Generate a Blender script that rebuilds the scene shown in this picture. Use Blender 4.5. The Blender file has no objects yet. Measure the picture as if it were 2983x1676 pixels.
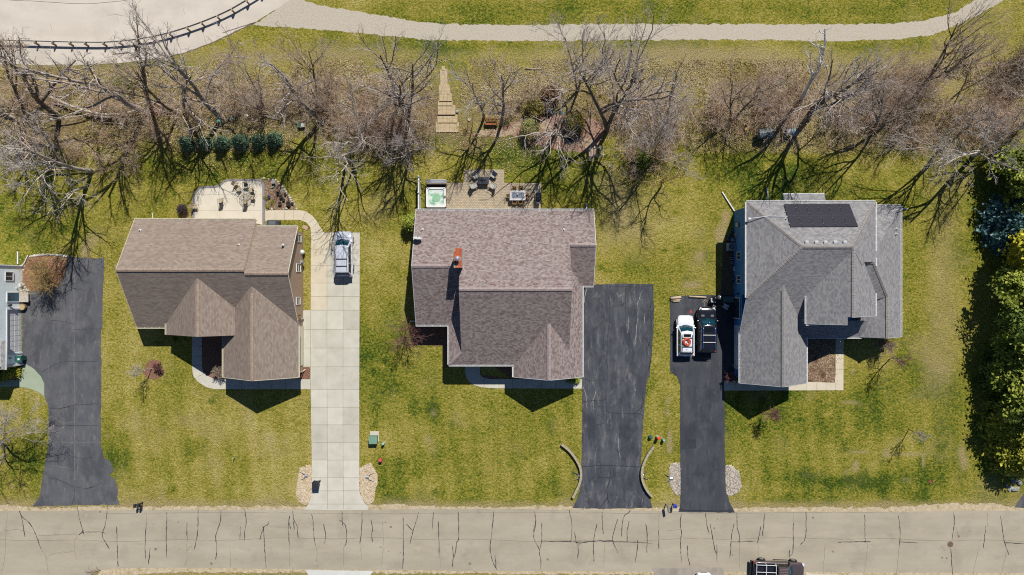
import bpy, math, random
import numpy as np
from mathutils import Vector, Matrix

# ---------------------------------------------------------------- camera, sky, sun, exposure
scene = bpy.context.scene
scene.render.engine = 'CYCLES'
col = scene.collection
CAM_H = 75.0                      # drone height, metres
PXM = 26.0                        # photograph pixels per metre on the ground
cam_data = bpy.data.cameras.new("camera")
cam = bpy.data.objects.new("camera", cam_data)
col.objects.link(cam)
cam.location = (0, 0, CAM_H)
cam.rotation_euler = (0, 0, 0)
cam_data.sensor_width = 36.0
cam_data.lens = 36.0 * PXM * CAM_H / 2983.0
cam_data.clip_start = 0.5
cam_data.clip_end = 3000.0
scene.camera = cam

SUN_EL = math.radians(50.0)
SUN_AZ = math.radians(19.8)
SUN = Vector((math.sin(SUN_AZ) * math.cos(SUN_EL), math.cos(SUN_AZ) * math.cos(SUN_EL), math.sin(SUN_EL)))
world = bpy.data.worlds.new("World")
scene.world = world
world.use_nodes = True
wn = world.node_tree
sky = wn.nodes.new("ShaderNodeTexSky")
sky.sky_type = 'NISHITA'
sky.sun_disc = False
sky.sun_elevation = SUN_EL
sky.sun_rotation = SUN_AZ
sky.ozone_density = 6.0
sky.altitude = 1500.0
sky.dust_density = 0.3
wn.links.new(sky.outputs[0], wn.nodes["Background"].inputs[0])
wn.nodes["Background"].inputs[1].default_value = 0.06
sun_data = bpy.data.lights.new("sun", 'SUN')
sun_data.energy = 4.8
sun_data.angle = math.radians(0.5)
sun_data.color = (1.0, 0.965, 0.90)
sun = bpy.data.objects.new("sun", sun_data)
col.objects.link(sun)
sun.location = SUN * 120
sun.rotation_euler = SUN.to_track_quat('Z', 'Y').to_euler()
scene.view_settings.view_transform = 'Standard'
scene.view_settings.look = 'None'
scene.view_settings.gamma = 1.0
scene.view_settings.exposure = 0.55
scene.cycles.use_denoising = False
scene.cycles.filter_width = 1.1
EXPO = 1.66

# ---------------------------------------------------------------- coordinates
def q(c, r, x, y):
    """a point of enlarged view (column c, row r) of the survey photo -> survey pixels"""
    return (x / 2.5885 + (0, 746, 1492, 2238)[c], y / 2.5885 + (0, 559, 1117)[r])
def D(x, y):
    return (x * 1.15845, y * 1.15845)
def g(u, v, z=0.0):
    """survey pixel seen at height z -> world point"""
    k = (1 - z / CAM_H) / PXM
    return ((u - 1491.5) * k, (838.0 - v) * k, z)
def o(dx, dy, z=0.0):
    """offset in ground pixels from the point below the drone -> world point"""
    return (dx / PXM, -dy / PXM, z)
def gq(c, r, x, y, z=0.0):
    return g(*q(c, r, x, y), z)
def gs(c, r, pts):
    return [gq(c, r, x, y)[:2] for x, y in pts]

# ---------------------------------------------------------------- noise for layouts
def _hash(ix, iy, seed):
    n = (ix.astype(np.int64) * 374761393 + iy.astype(np.int64) * 668265263 + seed * 974711) & 0x7fffffff
    n = ((n ^ (n >> 13)) * 1274126177) & 0x7fffffff
    return ((n ^ (n >> 16)) & 0xffff) / 65535.0
def vnoise(x, y, seed=0):
    x = np.asarray(x, float); y = np.asarray(y, float)
    ix = np.floor(x); iy = np.floor(y)
    fx = x - ix; fy = y - iy
    fx = fx * fx * (3 - 2 * fx); fy = fy * fy * (3 - 2 * fy)
    a = _hash(ix, iy, seed); b = _hash(ix + 1, iy, seed)
    c = _hash(ix, iy + 1, seed); d = _hash(ix + 1, iy + 1, seed)
    return (a * (1 - fx) + b * fx) * (1 - fy) + (c * (1 - fx) + d * fx) * fy
def fbm(x, y, s, oct=4, seed=0):
    t = 0; a = 0.5; n = 0
    x = np.asarray(x, float); y = np.asarray(y, float)
    for i in range(oct):
        t = t + a * vnoise(x / s, y / s, seed + i * 17); n += a; a *= 0.55; s *= 0.5
    return t / n

# ---------------------------------------------------------------- materials
def lin(c):
    return tuple((v / 12.92 if v <= 0.04045 else ((v + 0.055) / 1.055) ** 2.4) for v in (x / 255.0 for x in c))
def alb(c, k=1.0):
    """colour as it looks in full sun -> base colour"""
    return tuple(min(0.9, v * k / EXPO) for v in lin(c)) + (1.0,)
class Mat:
    def __init__(s, name, rough=0.8, metal=0.0, spec=0.3):
        s.m = bpy.data.materials.new(name); s.m.use_nodes = True
        s.t = s.m.node_tree; s.b = s.t.nodes["Principled BSDF"]
        s.b.inputs["Roughness"].default_value = rough
        s.b.inputs["Metallic"].default_value = metal
        s.b.inputs["Specular IOR Level"].default_value = spec
        s._c = None
    def n(s, kind, **kw):
        nd = s.t.nodes.new(kind)
        for k, v in kw.items():
            setattr(nd, k, v)
        return nd
    def l(s, a, b): s.t.links.new(a, b)
    def coord(s, which="Object"):
        if s._c is None: s._c = s.n("ShaderNodeTexCoord")
        return s._c.outputs[which]
    def mapped(s, src, scale=(1, 1, 1), rot=(0, 0, 0)):
        m = s.n("ShaderNodeMapping"); m.inputs["Scale"].default_value = scale; m.inputs["Rotation"].default_value = rot
        s.l(src, m.inputs["Vector"]); return m.outputs[0]
    def noise(s, scale, detail=3, rough=0.55, vec=None, dist=0.0):
        nd = s.n("ShaderNodeTexNoise"); nd.inputs["Scale"].default_value = scale
        nd.inputs["Detail"].default_value = detail; nd.inputs["Roughness"].default_value = rough
        nd.inputs["Distortion"].default_value = dist
        s.l(vec if vec is not None else s.coord(), nd.inputs["Vector"]); return nd.outputs["Fac"]
    def ramp(s, fac, stops, interp='LINEAR'):
        r = s.n("ShaderNodeValToRGB"); e = r.color_ramp.elements; r.color_ramp.interpolation = interp
        while len(e) < len(stops): e.new(0.5)
        for i, (p, c) in enumerate(stops):
            e[i].position = p; e[i].color = c if len(c) == 4 else tuple(c) + (1,)
        if fac is not None: s.l(fac, r.inputs[0])
        return r.outputs[0]
    def fr(s, fac, a, b, lo=0.0, hi=1.0):
        m = s.n("ShaderNodeMapRange"); m.clamp = True
        for i, v in zip((1, 2, 3, 4), (a, b, lo, hi)): m.inputs[i].default_value = v
        s.l(fac, m.inputs[0]); return m.outputs[0]
    def math(s, op, a, b=None):
        m = s.n("ShaderNodeMath", operation=op)
        for i, v in ((0, a), (1, b)):
            if v is None: continue
            if isinstance(v, (int, float)): m.inputs[i].default_value = v
            else: s.l(v, m.inputs[i])
        return m.outputs[0]
    def mix(s, fac, a, b, mode='MIX'):
        m = s.n("ShaderNodeMix", data_type='RGBA', blend_type=mode); m.clamp_factor = True
        for sock, v in ((m.inputs[0], fac), (m.inputs[6], a), (m.inputs[7], b)):
            if isinstance(v, (int, float)): sock.default_value = v
            elif isinstance(v, tuple): sock.default_value = v if len(v) == 4 else v + (1,)
            else: s.l(v, sock)
        return m.outputs[2]
    def attr(s, name):
        a = s.n("ShaderNodeAttribute"); a.attribute_name = name
        return a
    def sep(s, c):
        x = s.n("ShaderNodeSeparateColor"); s.l(c, x.inputs[0]); return x.outputs
    def base(s, c):
        if isinstance(c, tuple): s.b.inputs["Base Color"].default_value = c
        else: s.l(c, s.b.inputs["Base Color"])
        return s
    def bump(s, h, dist=0.02, strength=1.0):
        b = s.n("ShaderNodeBump"); b.inputs["Distance"].default_value = dist; b.inputs["Strength"].default_value = strength
        s.l(h, b.inputs["Height"]); s.l(b.outputs[0], s.b.inputs["Normal"]); return s
MATS = {}
def plain(name, c, rough=0.7, metal=0.0, spec=0.3, var=0.12, scale=3.0, k=1.0, bump=0.0):
    """paint / plastic / wood: a base colour with a little wear"""
    if name in MATS: return MATS[name]
    m = Mat(name, rough, metal, spec)
    a = alb(c, k)
    lo = tuple(v * (1 - var) for v in a[:3]); hi = tuple(min(0.92, v * (1 + var)) for v in a[:3])
    f = m.noise(scale, 4)
    m.base(m.ramp(f, [(0.3, lo), (0.7, hi)]))
    if bump: m.bump(m.noise(scale * 6, 3), bump)
    MATS[name] = m.m
    return m.m
def multi(name, stops, scale, detail=5, rough=0.9, bump=0.0, bscale=None, over=None, vec=None, spec=0.2, aniso=None, lanes=False):
    """noise through several colours; over = (scale, lo, hi, colour) patches laid over it"""
    if name in MATS: return MATS[name]
    m = Mat(name, rough, 0.0, spec)
    v = m.mapped(m.coord(), aniso) if aniso else None
    c = m.ramp(m.noise(scale, detail, 0.65, v), [(p, alb(cc)) for p, cc in stops])
    for (sc, lo, hi, cc) in (over or []):
        c = m.mix(m.fr(m.noise(sc, 4, 0.6), lo, hi), c, alb(cc))
    if lanes:
        c = m.mix(m.fr(m.noise(.8, 3, .6, m.mapped(m.coord(), (.03, 1, 1))), .42, .62, 0, .18), c, alb((160, 150, 132)))
        c = m.mix(m.fr(m.noise(1.4, 5, .75, m.mapped(m.coord(), (.25, 1, 1))), .56, .7, 0, .3), c, alb((150, 142, 128)))
    m.base(c)
    if bump: m.bump(m.noise(bscale or scale * 2, 4), bump)
    MATS[name] = m.m
    return m.m

# ---------------------------------------------------------------- mesh building
class MB:
    def __init__(s): s.v = []; s.f = []; s.mi = []; s.uv = {}
    def add(s, verts, faces, mi=0):
        b = len(s.v); s.v.extend([tuple(p) for p in verts])
        for f in faces: s.f.append([i + b for i in f]); s.mi.append(mi)
    def box(s, c, size, rz=0.0, mi=0, M=None):
        hx, hy, hz = (v / 2 for v in size)
        vs = [Vector((x, y, z)) for x in (-hx, hx) for y in (-hy, hy) for z in (-hz, hz)]
        T = M if M is not None else Matrix.Rotation(rz, 3, 'Z')
        c = Vector(c)
        s.add([c + T @ p for p in vs], [(0, 1, 3, 2), (4, 6, 7, 5), (0, 4, 5, 1), (2, 3, 7, 6), (0, 2, 6, 4), (1, 5, 7, 3)], mi)
    def bx(s, x0, x1, y0, y1, z0, z1, mi=0):
        s.box(((x0 + x1) / 2, (y0 + y1) / 2, (z0 + z1) / 2), (abs(x1 - x0), abs(y1 - y0), abs(z1 - z0)), 0, mi)
    def prism(s, poly, z0, z1, mi=0):
        n = len(poly)
        if sum(poly[i][0] * poly[(i + 1) % n][1] - poly[(i + 1) % n][0] * poly[i][1] for i in range(n)) < 0: poly = poly[::-1]
        s.add([(x, y, z0) for x, y in poly] + [(x, y, z1) for x, y in poly],
              [tuple(range(n - 1, -1, -1)), tuple(range(n, 2 * n))] + [(i, (i + 1) % n, n + (i + 1) % n, n + i) for i in range(n)], mi)
    def extr(s, prof, axis, a0, a1, mi=0):
        """profile [(t, z)] pushed along axis 'x' or 'y'"""
        n = len(prof)
        P = (lambda a, t, z: (a, t, z)) if axis == 'x' else (lambda a, t, z: (t, a, z))
        s.add([P(a0, t, z) for t, z in prof] + [P(a1, t, z) for t, z in prof],
              [tuple(range(n)), tuple(range(2 * n - 1, n - 1, -1))] + [(i, n + i, n + (i + 1) % n, (i + 1) % n) for i in range(n)], mi)
    def tube(s, pts, r, k=6, mi=0, r1=None):
        pts = [Vector(p) for p in pts]; n = len(pts); b = []
        for i, p in enumerate(pts):
            t = (pts[min(i + 1, n - 1)] - pts[max(i - 1, 0)]).normalized()
            a = t.cross(Vector((0, 0, 1)) if abs(t.z) < 0.9 else Vector((1, 0, 0))).normalized(); c = t.cross(a)
            rr = r if r1 is None else r + (r1 - r) * i / max(1, n - 1)
            b += [p + (a * math.cos(2 * math.pi * j / k) + c * math.sin(2 * math.pi * j / k)) * rr for j in range(k)]
        f = [(i * k + j, i * k + (j + 1) % k, (i + 1) * k + (j + 1) % k, (i + 1) * k + j) for i in range(n - 1) for j in range(k)]
        f += [tuple(range(k - 1, -1, -1)), tuple(range((n - 1) * k, n * k))]
        s.add(b, f, mi)
    def cyl(s, c, r, h, k=16, r1=None, mi=0):
        s.lathe(c, [(r, 0), (r if r1 is None else r1, h)], k, mi)
    def lathe(s, c, prof, k=16, mi=0, squash=1.0):
        c = Vector(c); n = len(prof)
        vs = [c + Vector((r * math.cos(2 * math.pi * j / k), r * squash * math.sin(2 * math.pi * j / k), z)) for r, z in prof for j in range(k)]
        f = [(i * k + j, i * k + (j + 1) % k, (i + 1) * k + (j + 1) % k, (i + 1) * k + j) for i in range(n - 1) for j in range(k)]
        f += [tuple(range(k - 1, -1, -1)), tuple(range((n - 1) * k, n * k))]
        s.add(vs, f, mi)
    def ball(s, c, r, k=12, sz=1.0, mi=0):
        n = 7
        s.lathe(c, [(max(1e-3, r * math.sin(math.pi * i / n)), -r * sz * math.cos(math.pi * i / n)) for i in range(n + 1)], k, mi)
    def torus(s, c, R, r, k=20, m=6, mi=0):
        c = Vector(c)
        vs = [c + Vector(((R + r * math.cos(b)) * math.cos(a), (R + r * math.cos(b)) * math.sin(a), r * math.sin(b)))
              for a in (2 * math.pi * i / k for i in range(k)) for b in (2 * math.pi * j / m for j in range(m))]
        s.add(vs, [(i * m + j, ((i + 1) % k) * m + j, ((i + 1) % k) * m + (j + 1) % m, i * m + (j + 1) % m) for i in range(k) for j in range(m)], mi)
    def slab(s, pts, t=0.16, mi=0, side=1, uvax=None):
        """roof slope: planar polygon seen from above, thickness t downward, uv in metres along eave / up slope"""
        pts = [Vector(p) for p in pts]; n = len(pts)
        ar = sum(pts[i].x * pts[(i + 1) % n].y - pts[(i + 1) % n].x * pts[i].y for i in range(n))
        if ar < 0: pts = pts[::-1]
        nr = Vector((0, 0, 0))
        for i in range(n): nr += (pts[i] - pts[0]).cross(pts[(i + 1) % n] - pts[0])
        nr.normalize()
        ua = Vector((0, 0, 1)).cross(nr)
        ua = ua.normalized() if ua.length > 0.02 else Vector((1, 0, 0))
        va = nr.cross(ua)
        b = len(s.v); s.v.extend([tuple(p) for p in pts]); s.v.extend([(p.x, p.y, p.z - t) for p in pts])
        s.uv[len(s.f)] = [(p.dot(ua), p.dot(va)) for p in pts]
        s.f.append([b + i for i in range(n)]); s.mi.append(mi)
        s.f.append([b + n + i for i in range(n - 1, -1, -1)]); s.mi.append(side)
        for i in range(n):
            s.f.append([b + i, b + n + i, b + n + (i + 1) % n, b + (i + 1) % n]); s.mi.append(side)
    def build(s, name, mats, parent=None, smooth=False, bevel=0.0, sub=0, rel=True):
        if not isinstance(mats, (list, tuple)): mats = [mats]
        off = Vector((0, 0, 0))
        if parent is not None and rel:
            p = parent
            while p is not None: off += p.location; p = p.parent
        me = bpy.data.meshes.new(name)
        me.from_pydata([(x - off.x, y - off.y, z - off.z) for x, y, z in s.v], [], s.f)
        for m in mats: me.materials.append(m)
        me.polygons.foreach_set("material_index", np.array(s.mi, dtype=np.int32))
        if smooth: me.polygons.foreach_set("use_smooth", np.ones(len(s.f), dtype=bool))
        if s.uv:
            ul = me.uv_layers.new(name="shingle")
            for fi, uvs in s.uv.items():
                p = me.polygons[fi]
                for k, li in enumerate(p.loop_indices): ul.data[li].uv = uvs[k]
        me.update()
        ob = bpy.data.objects.new(name, me); col.objects.link(ob)
        if parent is not None: ob.parent = parent
        if bevel:
            b = ob.modifiers.new("soft_edges", 'BEVEL'); b.width = bevel; b.segments = 2; b.limit_method = 'ANGLE'; b.angle_limit = 0.6
        if sub:
            u = ob.modifiers.new("smooth", 'SUBSURF'); u.levels = sub; u.render_levels = sub
        return ob
class PL:
    """several like parts of one thing: every shape added becomes a part of its own"""
    def __init__(s): s.l = []
    def new(s): s.l.append(MB()); return s.l[-1]
    def __getattr__(s, nm):
        if nm in ('tube', 'box', 'bx', 'lathe', 'extr', 'add', 'prism', 'slab', 'ball', 'torus'): return getattr(s.new(), nm)
        raise AttributeError(nm)
    def build(s, name, mats, parent=None, **kw): return [m.build(name, mats, parent, **kw) for m in s.l]
def tag(ob, label, cat, group=None, kind=None):
    ob["label"] = label; ob["category"] = cat
    if group: ob["group"] = group
    if kind: ob["kind"] = kind
    return ob
def thing(name, label, cat, loc=(0, 0, 0), rz=0.0, group=None):
    e = bpy.data.objects.new(name, None); e.empty_display_size = 0.3; col.objects.link(e)
    e.location = loc if len(loc) == 3 else (loc[0], loc[1], 0); e.rotation_euler = (0, 0, rz)
    return tag(e, label, cat, group)
def structure(ob): ob["kind"] = "structure"; return ob
def dup(root, loc, rz, label=None):
    r = root.copy(); col.objects.link(r); r.location = loc; r.rotation_euler = (0, 0, rz)
    if label: r["label"] = label
    for ch in list(root.children):
        c = ch.copy(); col.objects.link(c); c.parent = r
        for gch in list(ch.children):
            d = gch.copy(); col.objects.link(d); d.parent = c
    return r
def mesh_np(name, V, F, mat, parent=None, smooth=False, off=None):
    """big mesh from numpy arrays; F is (n,3) or (n,4)"""
    V = np.asarray(V, dtype=np.float32)
    if off is not None: V = V - np.asarray(off, dtype=np.float32)
    F = np.asarray(F, dtype=np.int32); k = F.shape[1]
    me = bpy.data.meshes.new(name)
    me.vertices.add(len(V)); me.vertices.foreach_set("co", V.ravel())
    me.loops.add(F.size); me.loops.foreach_set("vertex_index", F.ravel())
    me.polygons.add(len(F))
    me.polygons.foreach_set("loop_start", np.arange(0, F.size, k, dtype=np.int32))
    try: me.polygons.foreach_set("loop_total", np.full(len(F), k, dtype=np.int32))
    except Exception: pass
    if smooth: me.polygons.foreach_set("use_smooth", np.ones(len(F), dtype=bool))
    me.materials.append(mat)
    me.update(calc_edges=True); me.validate()
    ob = bpy.data.objects.new(name, me); col.objects.link(ob)
    if parent is not None: ob.parent = parent
    return ob
rnd = random.Random(7)
def resample(pts, step, closed=True):
    out = []; n = len(pts)
    for i in range(n if closed else n - 1):
        a = pts[i]; b = pts[(i + 1) % n]
        k = max(1, int(math.dist(a, b) / step))
        out += [(a[0] + (b[0] - a[0]) * j / k, a[1] + (b[1] - a[1]) * j / k) for j in range(k)]
    if not closed: out.append(pts[-1])
    return out
def spline(pts, per=6, closed=False):
    """Catmull-Rom through 2-D or 3-D points"""
    P = [Vector(p) for p in pts]; n = len(P); out = []
    for i in range(n if closed else n - 1):
        p0 = P[i - 1] if (i > 0 or closed) else P[0]; p1 = P[i]; p2 = P[(i + 1) % n]
        p3 = P[(i + 2) % n] if (closed or i + 2 < n) else P[-1]
        for j in range(per):
            t = j / per
            out.append(tuple(0.5 * ((2 * p1) + (p2 - p0) * t + (2 * p0 - 5 * p1 + 4 * p2 - p3) * t * t + (3 * p1 - p0 - 3 * p2 + p3) * t ** 3)))
    if not closed: out.append(tuple(P[-1]))
    return out
def ragged(poly, step=0.25, amp=0.05, seed=1):
    p = resample(poly, step); a = np.array(p)
    nx = vnoise(a[:, 0] * 2.3, a[:, 1] * 2.3, seed) - 0.5 + 0.8 * (vnoise(a[:, 0] * 6, a[:, 1] * 6, seed + 5) - 0.5)
    ny = vnoise(a[:, 0] * 2.3, a[:, 1] * 2.3, seed + 9) - 0.5 + 0.8 * (vnoise(a[:, 0] * 6, a[:, 1] * 6, seed + 3) - 0.5)
    return [(x + 2 * amp * i, y + 2 * amp * j) for (x, y), i, j in zip(p, nx, ny)]
def sheet(name, poly, z, mat, th=0.0, parent=None, rel=True):
    """a flat patch on the ground; th > 0 gives it edges down into the soil"""
    m = MB()
    if th: m.prism(list(poly), z - th, z)
    else:
        n = len(poly); pl = list(poly)
        if sum(pl[i][0] * pl[(i + 1) % n][1] - pl[(i + 1) % n][0] * pl[i][1] for i in range(n)) < 0: pl = pl[::-1]
        m.add([(x, y, z) for x, y in pl], [tuple(range(n))])
    return m.build(name, mat, parent, rel=rel)
def strip(mb, pts, w, z, taper=True, wob=0.0):
    """flat painted or poured line along 2-D points"""
    p = [Vector((x, y)) for x, y in pts]; n = len(p); vs = []
    for i in range(n):
        t = p[min(i + 1, n - 1)] - p[max(i - 1, 0)]
        t = t.normalized() if t.length > 1e-6 else Vector((1, 0)); nn = Vector((-t.y, t.x))
        ww = w * 0.5 * (1 + wob * (rnd.random() - 0.5) * 2)
        if taper and i in (0, n - 1): ww *= 0.6
        vs += [(p[i].x + nn.x * ww, p[i].y + nn.y * ww, z), (p[i].x - nn.x * ww, p[i].y - nn.y * ww, z)]
    mb.add(vs, [(2 * i, 2 * i + 1, 2 * i + 3, 2 * i + 2) for i in range(n - 1)])
def wobbly(pts, amp=0.03, step=0.3):
    r = resample(spline(pts, 4), step, closed=False)
    return [(x + (rnd.random() - 0.5) * 2 * amp, y + (rnd.random() - 0.5) * 2 * amp) for x, y in r]
# ---------------------------------------------------------------- ground
def bump_h(x, y):
    """the low bank the garden steps climb"""
    cx, cy, _ = g(1300, 262)
    return 0.55 * np.exp(-((x - cx) / 5.5) ** 2 - ((y - cy) / 2.6) ** 2)
def gh(x, y): return float(bump_h(np.float64(x), np.float64(y)))

def build_ground():
    ext = np.array([72, 80, 95, 120, 170, 260, 420, 700, 1100.0])
    xs = np.concatenate([-ext[::-1], np.arange(-66, 66.01, 0.24), ext])
    ys = np.concatenate([-ext[::-1] + 28, np.arange(-40, 40.01, 0.24), ext - 28])
    X, Y = np.meshgrid(xs, ys)
    U = X * PXM + 1491.5; W = 838 - Y * PXM
    ok = (np.abs(X) < 70) & (np.abs(Y) < 45)
    Z = np.where(ok, bump_h(X, Y) + 0.0, 0.0)
    def blob(u, v, ru, rv, pw=2.0):
        return np.exp(-(((U - u) / ru) ** 2 + ((W - v) / rv) ** 2) ** (pw / 2))
    def band(v0, v1, s=18.0): return 1 / (1 + np.exp(-(W - v0) / s)) / (1 + np.exp((W - v1) / s))
    def colm(u0, u1, s=18.0): return 1 / (1 + np.exp(-(U - u0) / s)) / (1 + np.exp((U - u1) / s))
    big = fbm(X, Y, 9.0, 4, 3) - 0.5
    mid = fbm(X, Y, 2.2, 3, 8) - 0.5
    warp = 40 * (fbm(X, Y, 4.0, 3, 21) - 0.5)
    G = 0.44 + 0.85 * big + 0.5 * mid
    for (u, v, ru, rv, a) in [
        (600, 490, 190, 70, .55), (1290, 400, 70, 35, .7), (1450, 430, 200, 60, .55), (1700, 520, 160, 60, .35), (2330, 520, 260, 55, .35),
        (2330, 590, 400, 40, .2), (1560, 380, 120, 50, .3), (900, 560, 120, 90, .1), (2900, 480, 120, 140, .3), (1300, 150, 60, 20, .45),
        (60, 700, 130, 70, .2), (330, 900, 26, 420, .28), (130, 1350, 90, 110, .25), (1120, 950, 60, 200, .22), (1250, 1260, 240, 190, .18), (1130, 1400, 120, 80, .2),
        (1255, 1195, 28, 26, .45), (1550, 1250, 150, 110, .12), (1600, 1430, 140, 60, .12), (1980, 750, 110, 90, .22), (1880, 1130, 60, 60, .15),
        (2480, 1240, 300, 120, .22), (2450, 1396, 210, 20, .55), (2270, 1455, 60, 18, .5), (2690, 1420, 90, 40, .3), (2560, 1180, 200, 60, .15), (2700, 1460, 60, 20, .3),
        (2650, 850, 70, 160, .12), (2220, 1250, 80, 100, .2), (2870, 1440, 60, 30, .4), (1910, 1440, 60, 60, -.12), (340, 1350, 40, 90, .3), (840, 1330, 60, 120, .1),
        (1740, 1210, 60, 60, .12), (1950, 1330, 50, 60, .15),
        (1780, 58, 1100, 20, .30), (1780, 132, 900, 16, .22), (2000, 20, 600, 20, .1), (480, 185, 260, 24, .3),
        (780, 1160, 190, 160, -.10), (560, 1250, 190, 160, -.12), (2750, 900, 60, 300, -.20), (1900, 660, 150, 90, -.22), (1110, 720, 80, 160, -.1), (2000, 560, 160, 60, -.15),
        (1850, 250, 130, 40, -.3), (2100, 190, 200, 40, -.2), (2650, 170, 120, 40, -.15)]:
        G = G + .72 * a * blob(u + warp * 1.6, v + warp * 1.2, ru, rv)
    rs = np.random.RandomState(12)
    def spots(n, amp, F, rmin, rmax):
        for _ in range(n):
            u = rs.uniform(0, 2983); v = rs.choice([rs.uniform(440, 830), rs.uniform(830, 1470)]); k = rs.uniform(rmin, rmax)
            j = np.abs(xs - (u - 1491.5) / PXM) < 1.6; i = np.abs(ys - (838 - v) / PXM) < 1.6
            sub = np.ix_(i, j); F[sub] += amp * rs.uniform(.5, 1.1) * np.exp(-((U[sub] - u) / k) ** 2 - ((W[sub] - v) / (k * rs.uniform(.6, 1.3))) ** 2)
    spots(150, .45, G, 5, 11); spots(60, .3, G, 12, 22); spots(110, -.3, G, 6, 18)
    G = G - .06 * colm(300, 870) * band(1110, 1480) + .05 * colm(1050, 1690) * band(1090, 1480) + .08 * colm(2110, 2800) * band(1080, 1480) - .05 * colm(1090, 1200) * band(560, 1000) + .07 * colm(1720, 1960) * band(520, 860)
    # mower passes: faint straight stripes along the street fronts
    G = G + 0.07 * np.sin((X * 0.97 + Y * 0.1) * 2 * np.pi / 2.1) * band(1150, 1470)
    G = G + 0.07 * np.sin(Y * 2 * np.pi / 2.2) * band(0, 130) * colm(1000, 2800)
    T = 0.10 + 0.5 * np.clip(fbm(X, Y, 3.0, 4, 31) - 0.52, 0, 1) * 2
    strip_top = 205 + 0.5 * warp; strip_bot = 415 + warp * 1.2 + 25 * np.sin(U / 170)
    wood = 1 / (1 + np.exp(-(W - strip_top) / 14)) / (1 + np.exp((W - strip_bot) / 12))
    gap = 1 - 0.85 * blob(1960, 300, 150, 120, 4) - 0.65 * blob(2760, 260, 110, 120, 4) - .5 * blob(1560, 250, 130, 60)
    wood = wood * gap
    L = wood * np.clip(0.75 + 1.5 * (fbm(X, Y, 2.6, 4, 44) - 0.5), 0, 1)
    for (u, v, ru, rv, a) in [
        (1840, 230, 260, 70, .9), (2120, 190, 300, 50, .6), (1650, 160, 700, 24, .35), (2620, 230, 180, 70, .8), (700, 170, 250, 30, .55), (1050, 150, 150, 40, .4),
        (2750, 800, 55, 380, .42), (1860, 620, 110, 130, .35), (2050, 720, 60, 120, .2), (1500, 290, 160, 40, .5), (250, 215, 300, 25, .6), (1100, 620, 70, 120, .2),
        (2870, 150, 120, 120, .4), (1780, 600, 60, 120, .2), (2880, 1440, 80, 40, .3),
        (2115, 635, 9, 18, 1.6), (2103, 685, 13, 24, 1.7), (2491, 1355, 8, 14, 1.6), (2500, 1315, 30, 4, .9), (2580, 1322, 8, 10, .9), (2650, 1324, 45, 5, .8),
        (2690, 1345, 5, 20, .8), (2800, 1320, 10, 25, .7), (2810, 1350, 12, 22, .6), (1950, 1280, 6, 30, 1.2), (1951, 1300, 8, 18, 1.3), (1945, 1205, 7, 12, .8), (1948, 1170, 6, 18, .7),
        (250, 735, 14, 22, 1.0), (270, 700, 20, 25, .7), (2015, 830, 22, 8, .8), (2480, 1175, 30, 6, .7), (1262, 1204, 12, 12, .5), (790, 1275, 8, 6, .6),
        (545, 632, 14, 14, 1.3), (2040, 745, 10, 14, .5), (2486, 1085, 8, 14, .7), (2710, 1060, 50, 100, .2), (2640, 1400, 20, 12, .4)]:
        T = T + a * blob(u + warp * .25, v + warp * .25, ru, rv)
    for v0 in (1462, 1478): T = T + 0.5 * band(v0 + warp * .2, 1500, 6) * (0.6 + fbm(X, Y, .8, 3, 71))
    T = T + 0.9 * (band(1655, 1668, 3)) + .45 * band(1660, 1720, 6)
    spots(90, .5, T, 4, 10)
    T = T + 0.10 * colm(300, 870) * band(1110, 1480) + 0.55 * wood * (fbm(X, Y, 1.2, 3, 91))
    rgb = np.zeros((X.size, 4), dtype=np.float32)
    rgb[:, 0] = np.clip(G, 0, 1).ravel(); rgb[:, 1] = np.clip(T, 0, 1).ravel(); rgb[:, 2] = np.clip(L, 0, 1).ravel(); rgb[:, 3] = 1
    ny, nx = X.shape
    idx = np.arange(nx * ny).reshape(ny, nx)
    F = np.stack([idx[:-1, :-1], idx[:-1, 1:], idx[1:, 1:], idx[1:, :-1]], -1).reshape(-1, 4)
    m = Mat("lawn", 0.95, 0, 0.1)
    a = m.attr("mask").outputs["Color"]
    s = m.sep(a)
    fine = m.noise(4.2, 5, 0.75); tuft = m.noise(2.0, 3, 0.6); blade = m.noise(16, 2, 0.6, m.mapped(m.coord(), (1, .5, 1), (0, 0, .5)))
    gf = m.math('ADD', s[0], m.math('MULTIPLY', m.math('SUBTRACT', fine, 0.5), 2.6))
    gf = m.math('ADD', gf, m.math('MULTIPLY', m.math('SUBTRACT', tuft, 0.5), 0.9))
    c = m.ramp(gf, [(0.0, alb((204, 188, 116), 1.05)), (0.30, alb((176, 162, 76), 1.12)), (0.58, alb((144, 140, 48), 1.15)), (0.85, alb((100, 116, 31), 1.1)), (1.0, alb((60, 86, 20), 1.05))])
    tf = m.math('ADD', s[1], m.math('MULTIPLY', m.math('SUBTRACT', fine, 0.5), 0.8))
    c = m.mix(m.fr(tf, 0.22, 0.85, 0, .92), c, m.ramp(blade, [(0.35, alb((168, 146, 96))), (0.65, alb((206, 190, 140)))]))
    lf = m.math('ADD', s[2], m.math('MULTIPLY', m.math('SUBTRACT', tuft, 0.5), 1.2))
    c = m.mix(m.fr(lf, 0.3, 0.95, 0, .9), c, m.ramp(m.noise(9, 4, .7), [(0.3, alb((104, 84, 62))), (0.5, alb((156, 132, 100))), (0.7, alb((196, 174, 140)))]))
    c = m.mix(m.fr(m.noise(7.5, 3, .6), 0.55, 0.70, 0, .5), c, alb((76, 82, 32)))
    c = m.mix(m.fr(blade, 0.55, 0.75, 0, .30), c, alb((208, 194, 120)))
    m.base(c)
    m.bump(m.math('ADD', blade, m.math('MULTIPLY', fine, 1.5)), 0.16)
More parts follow.
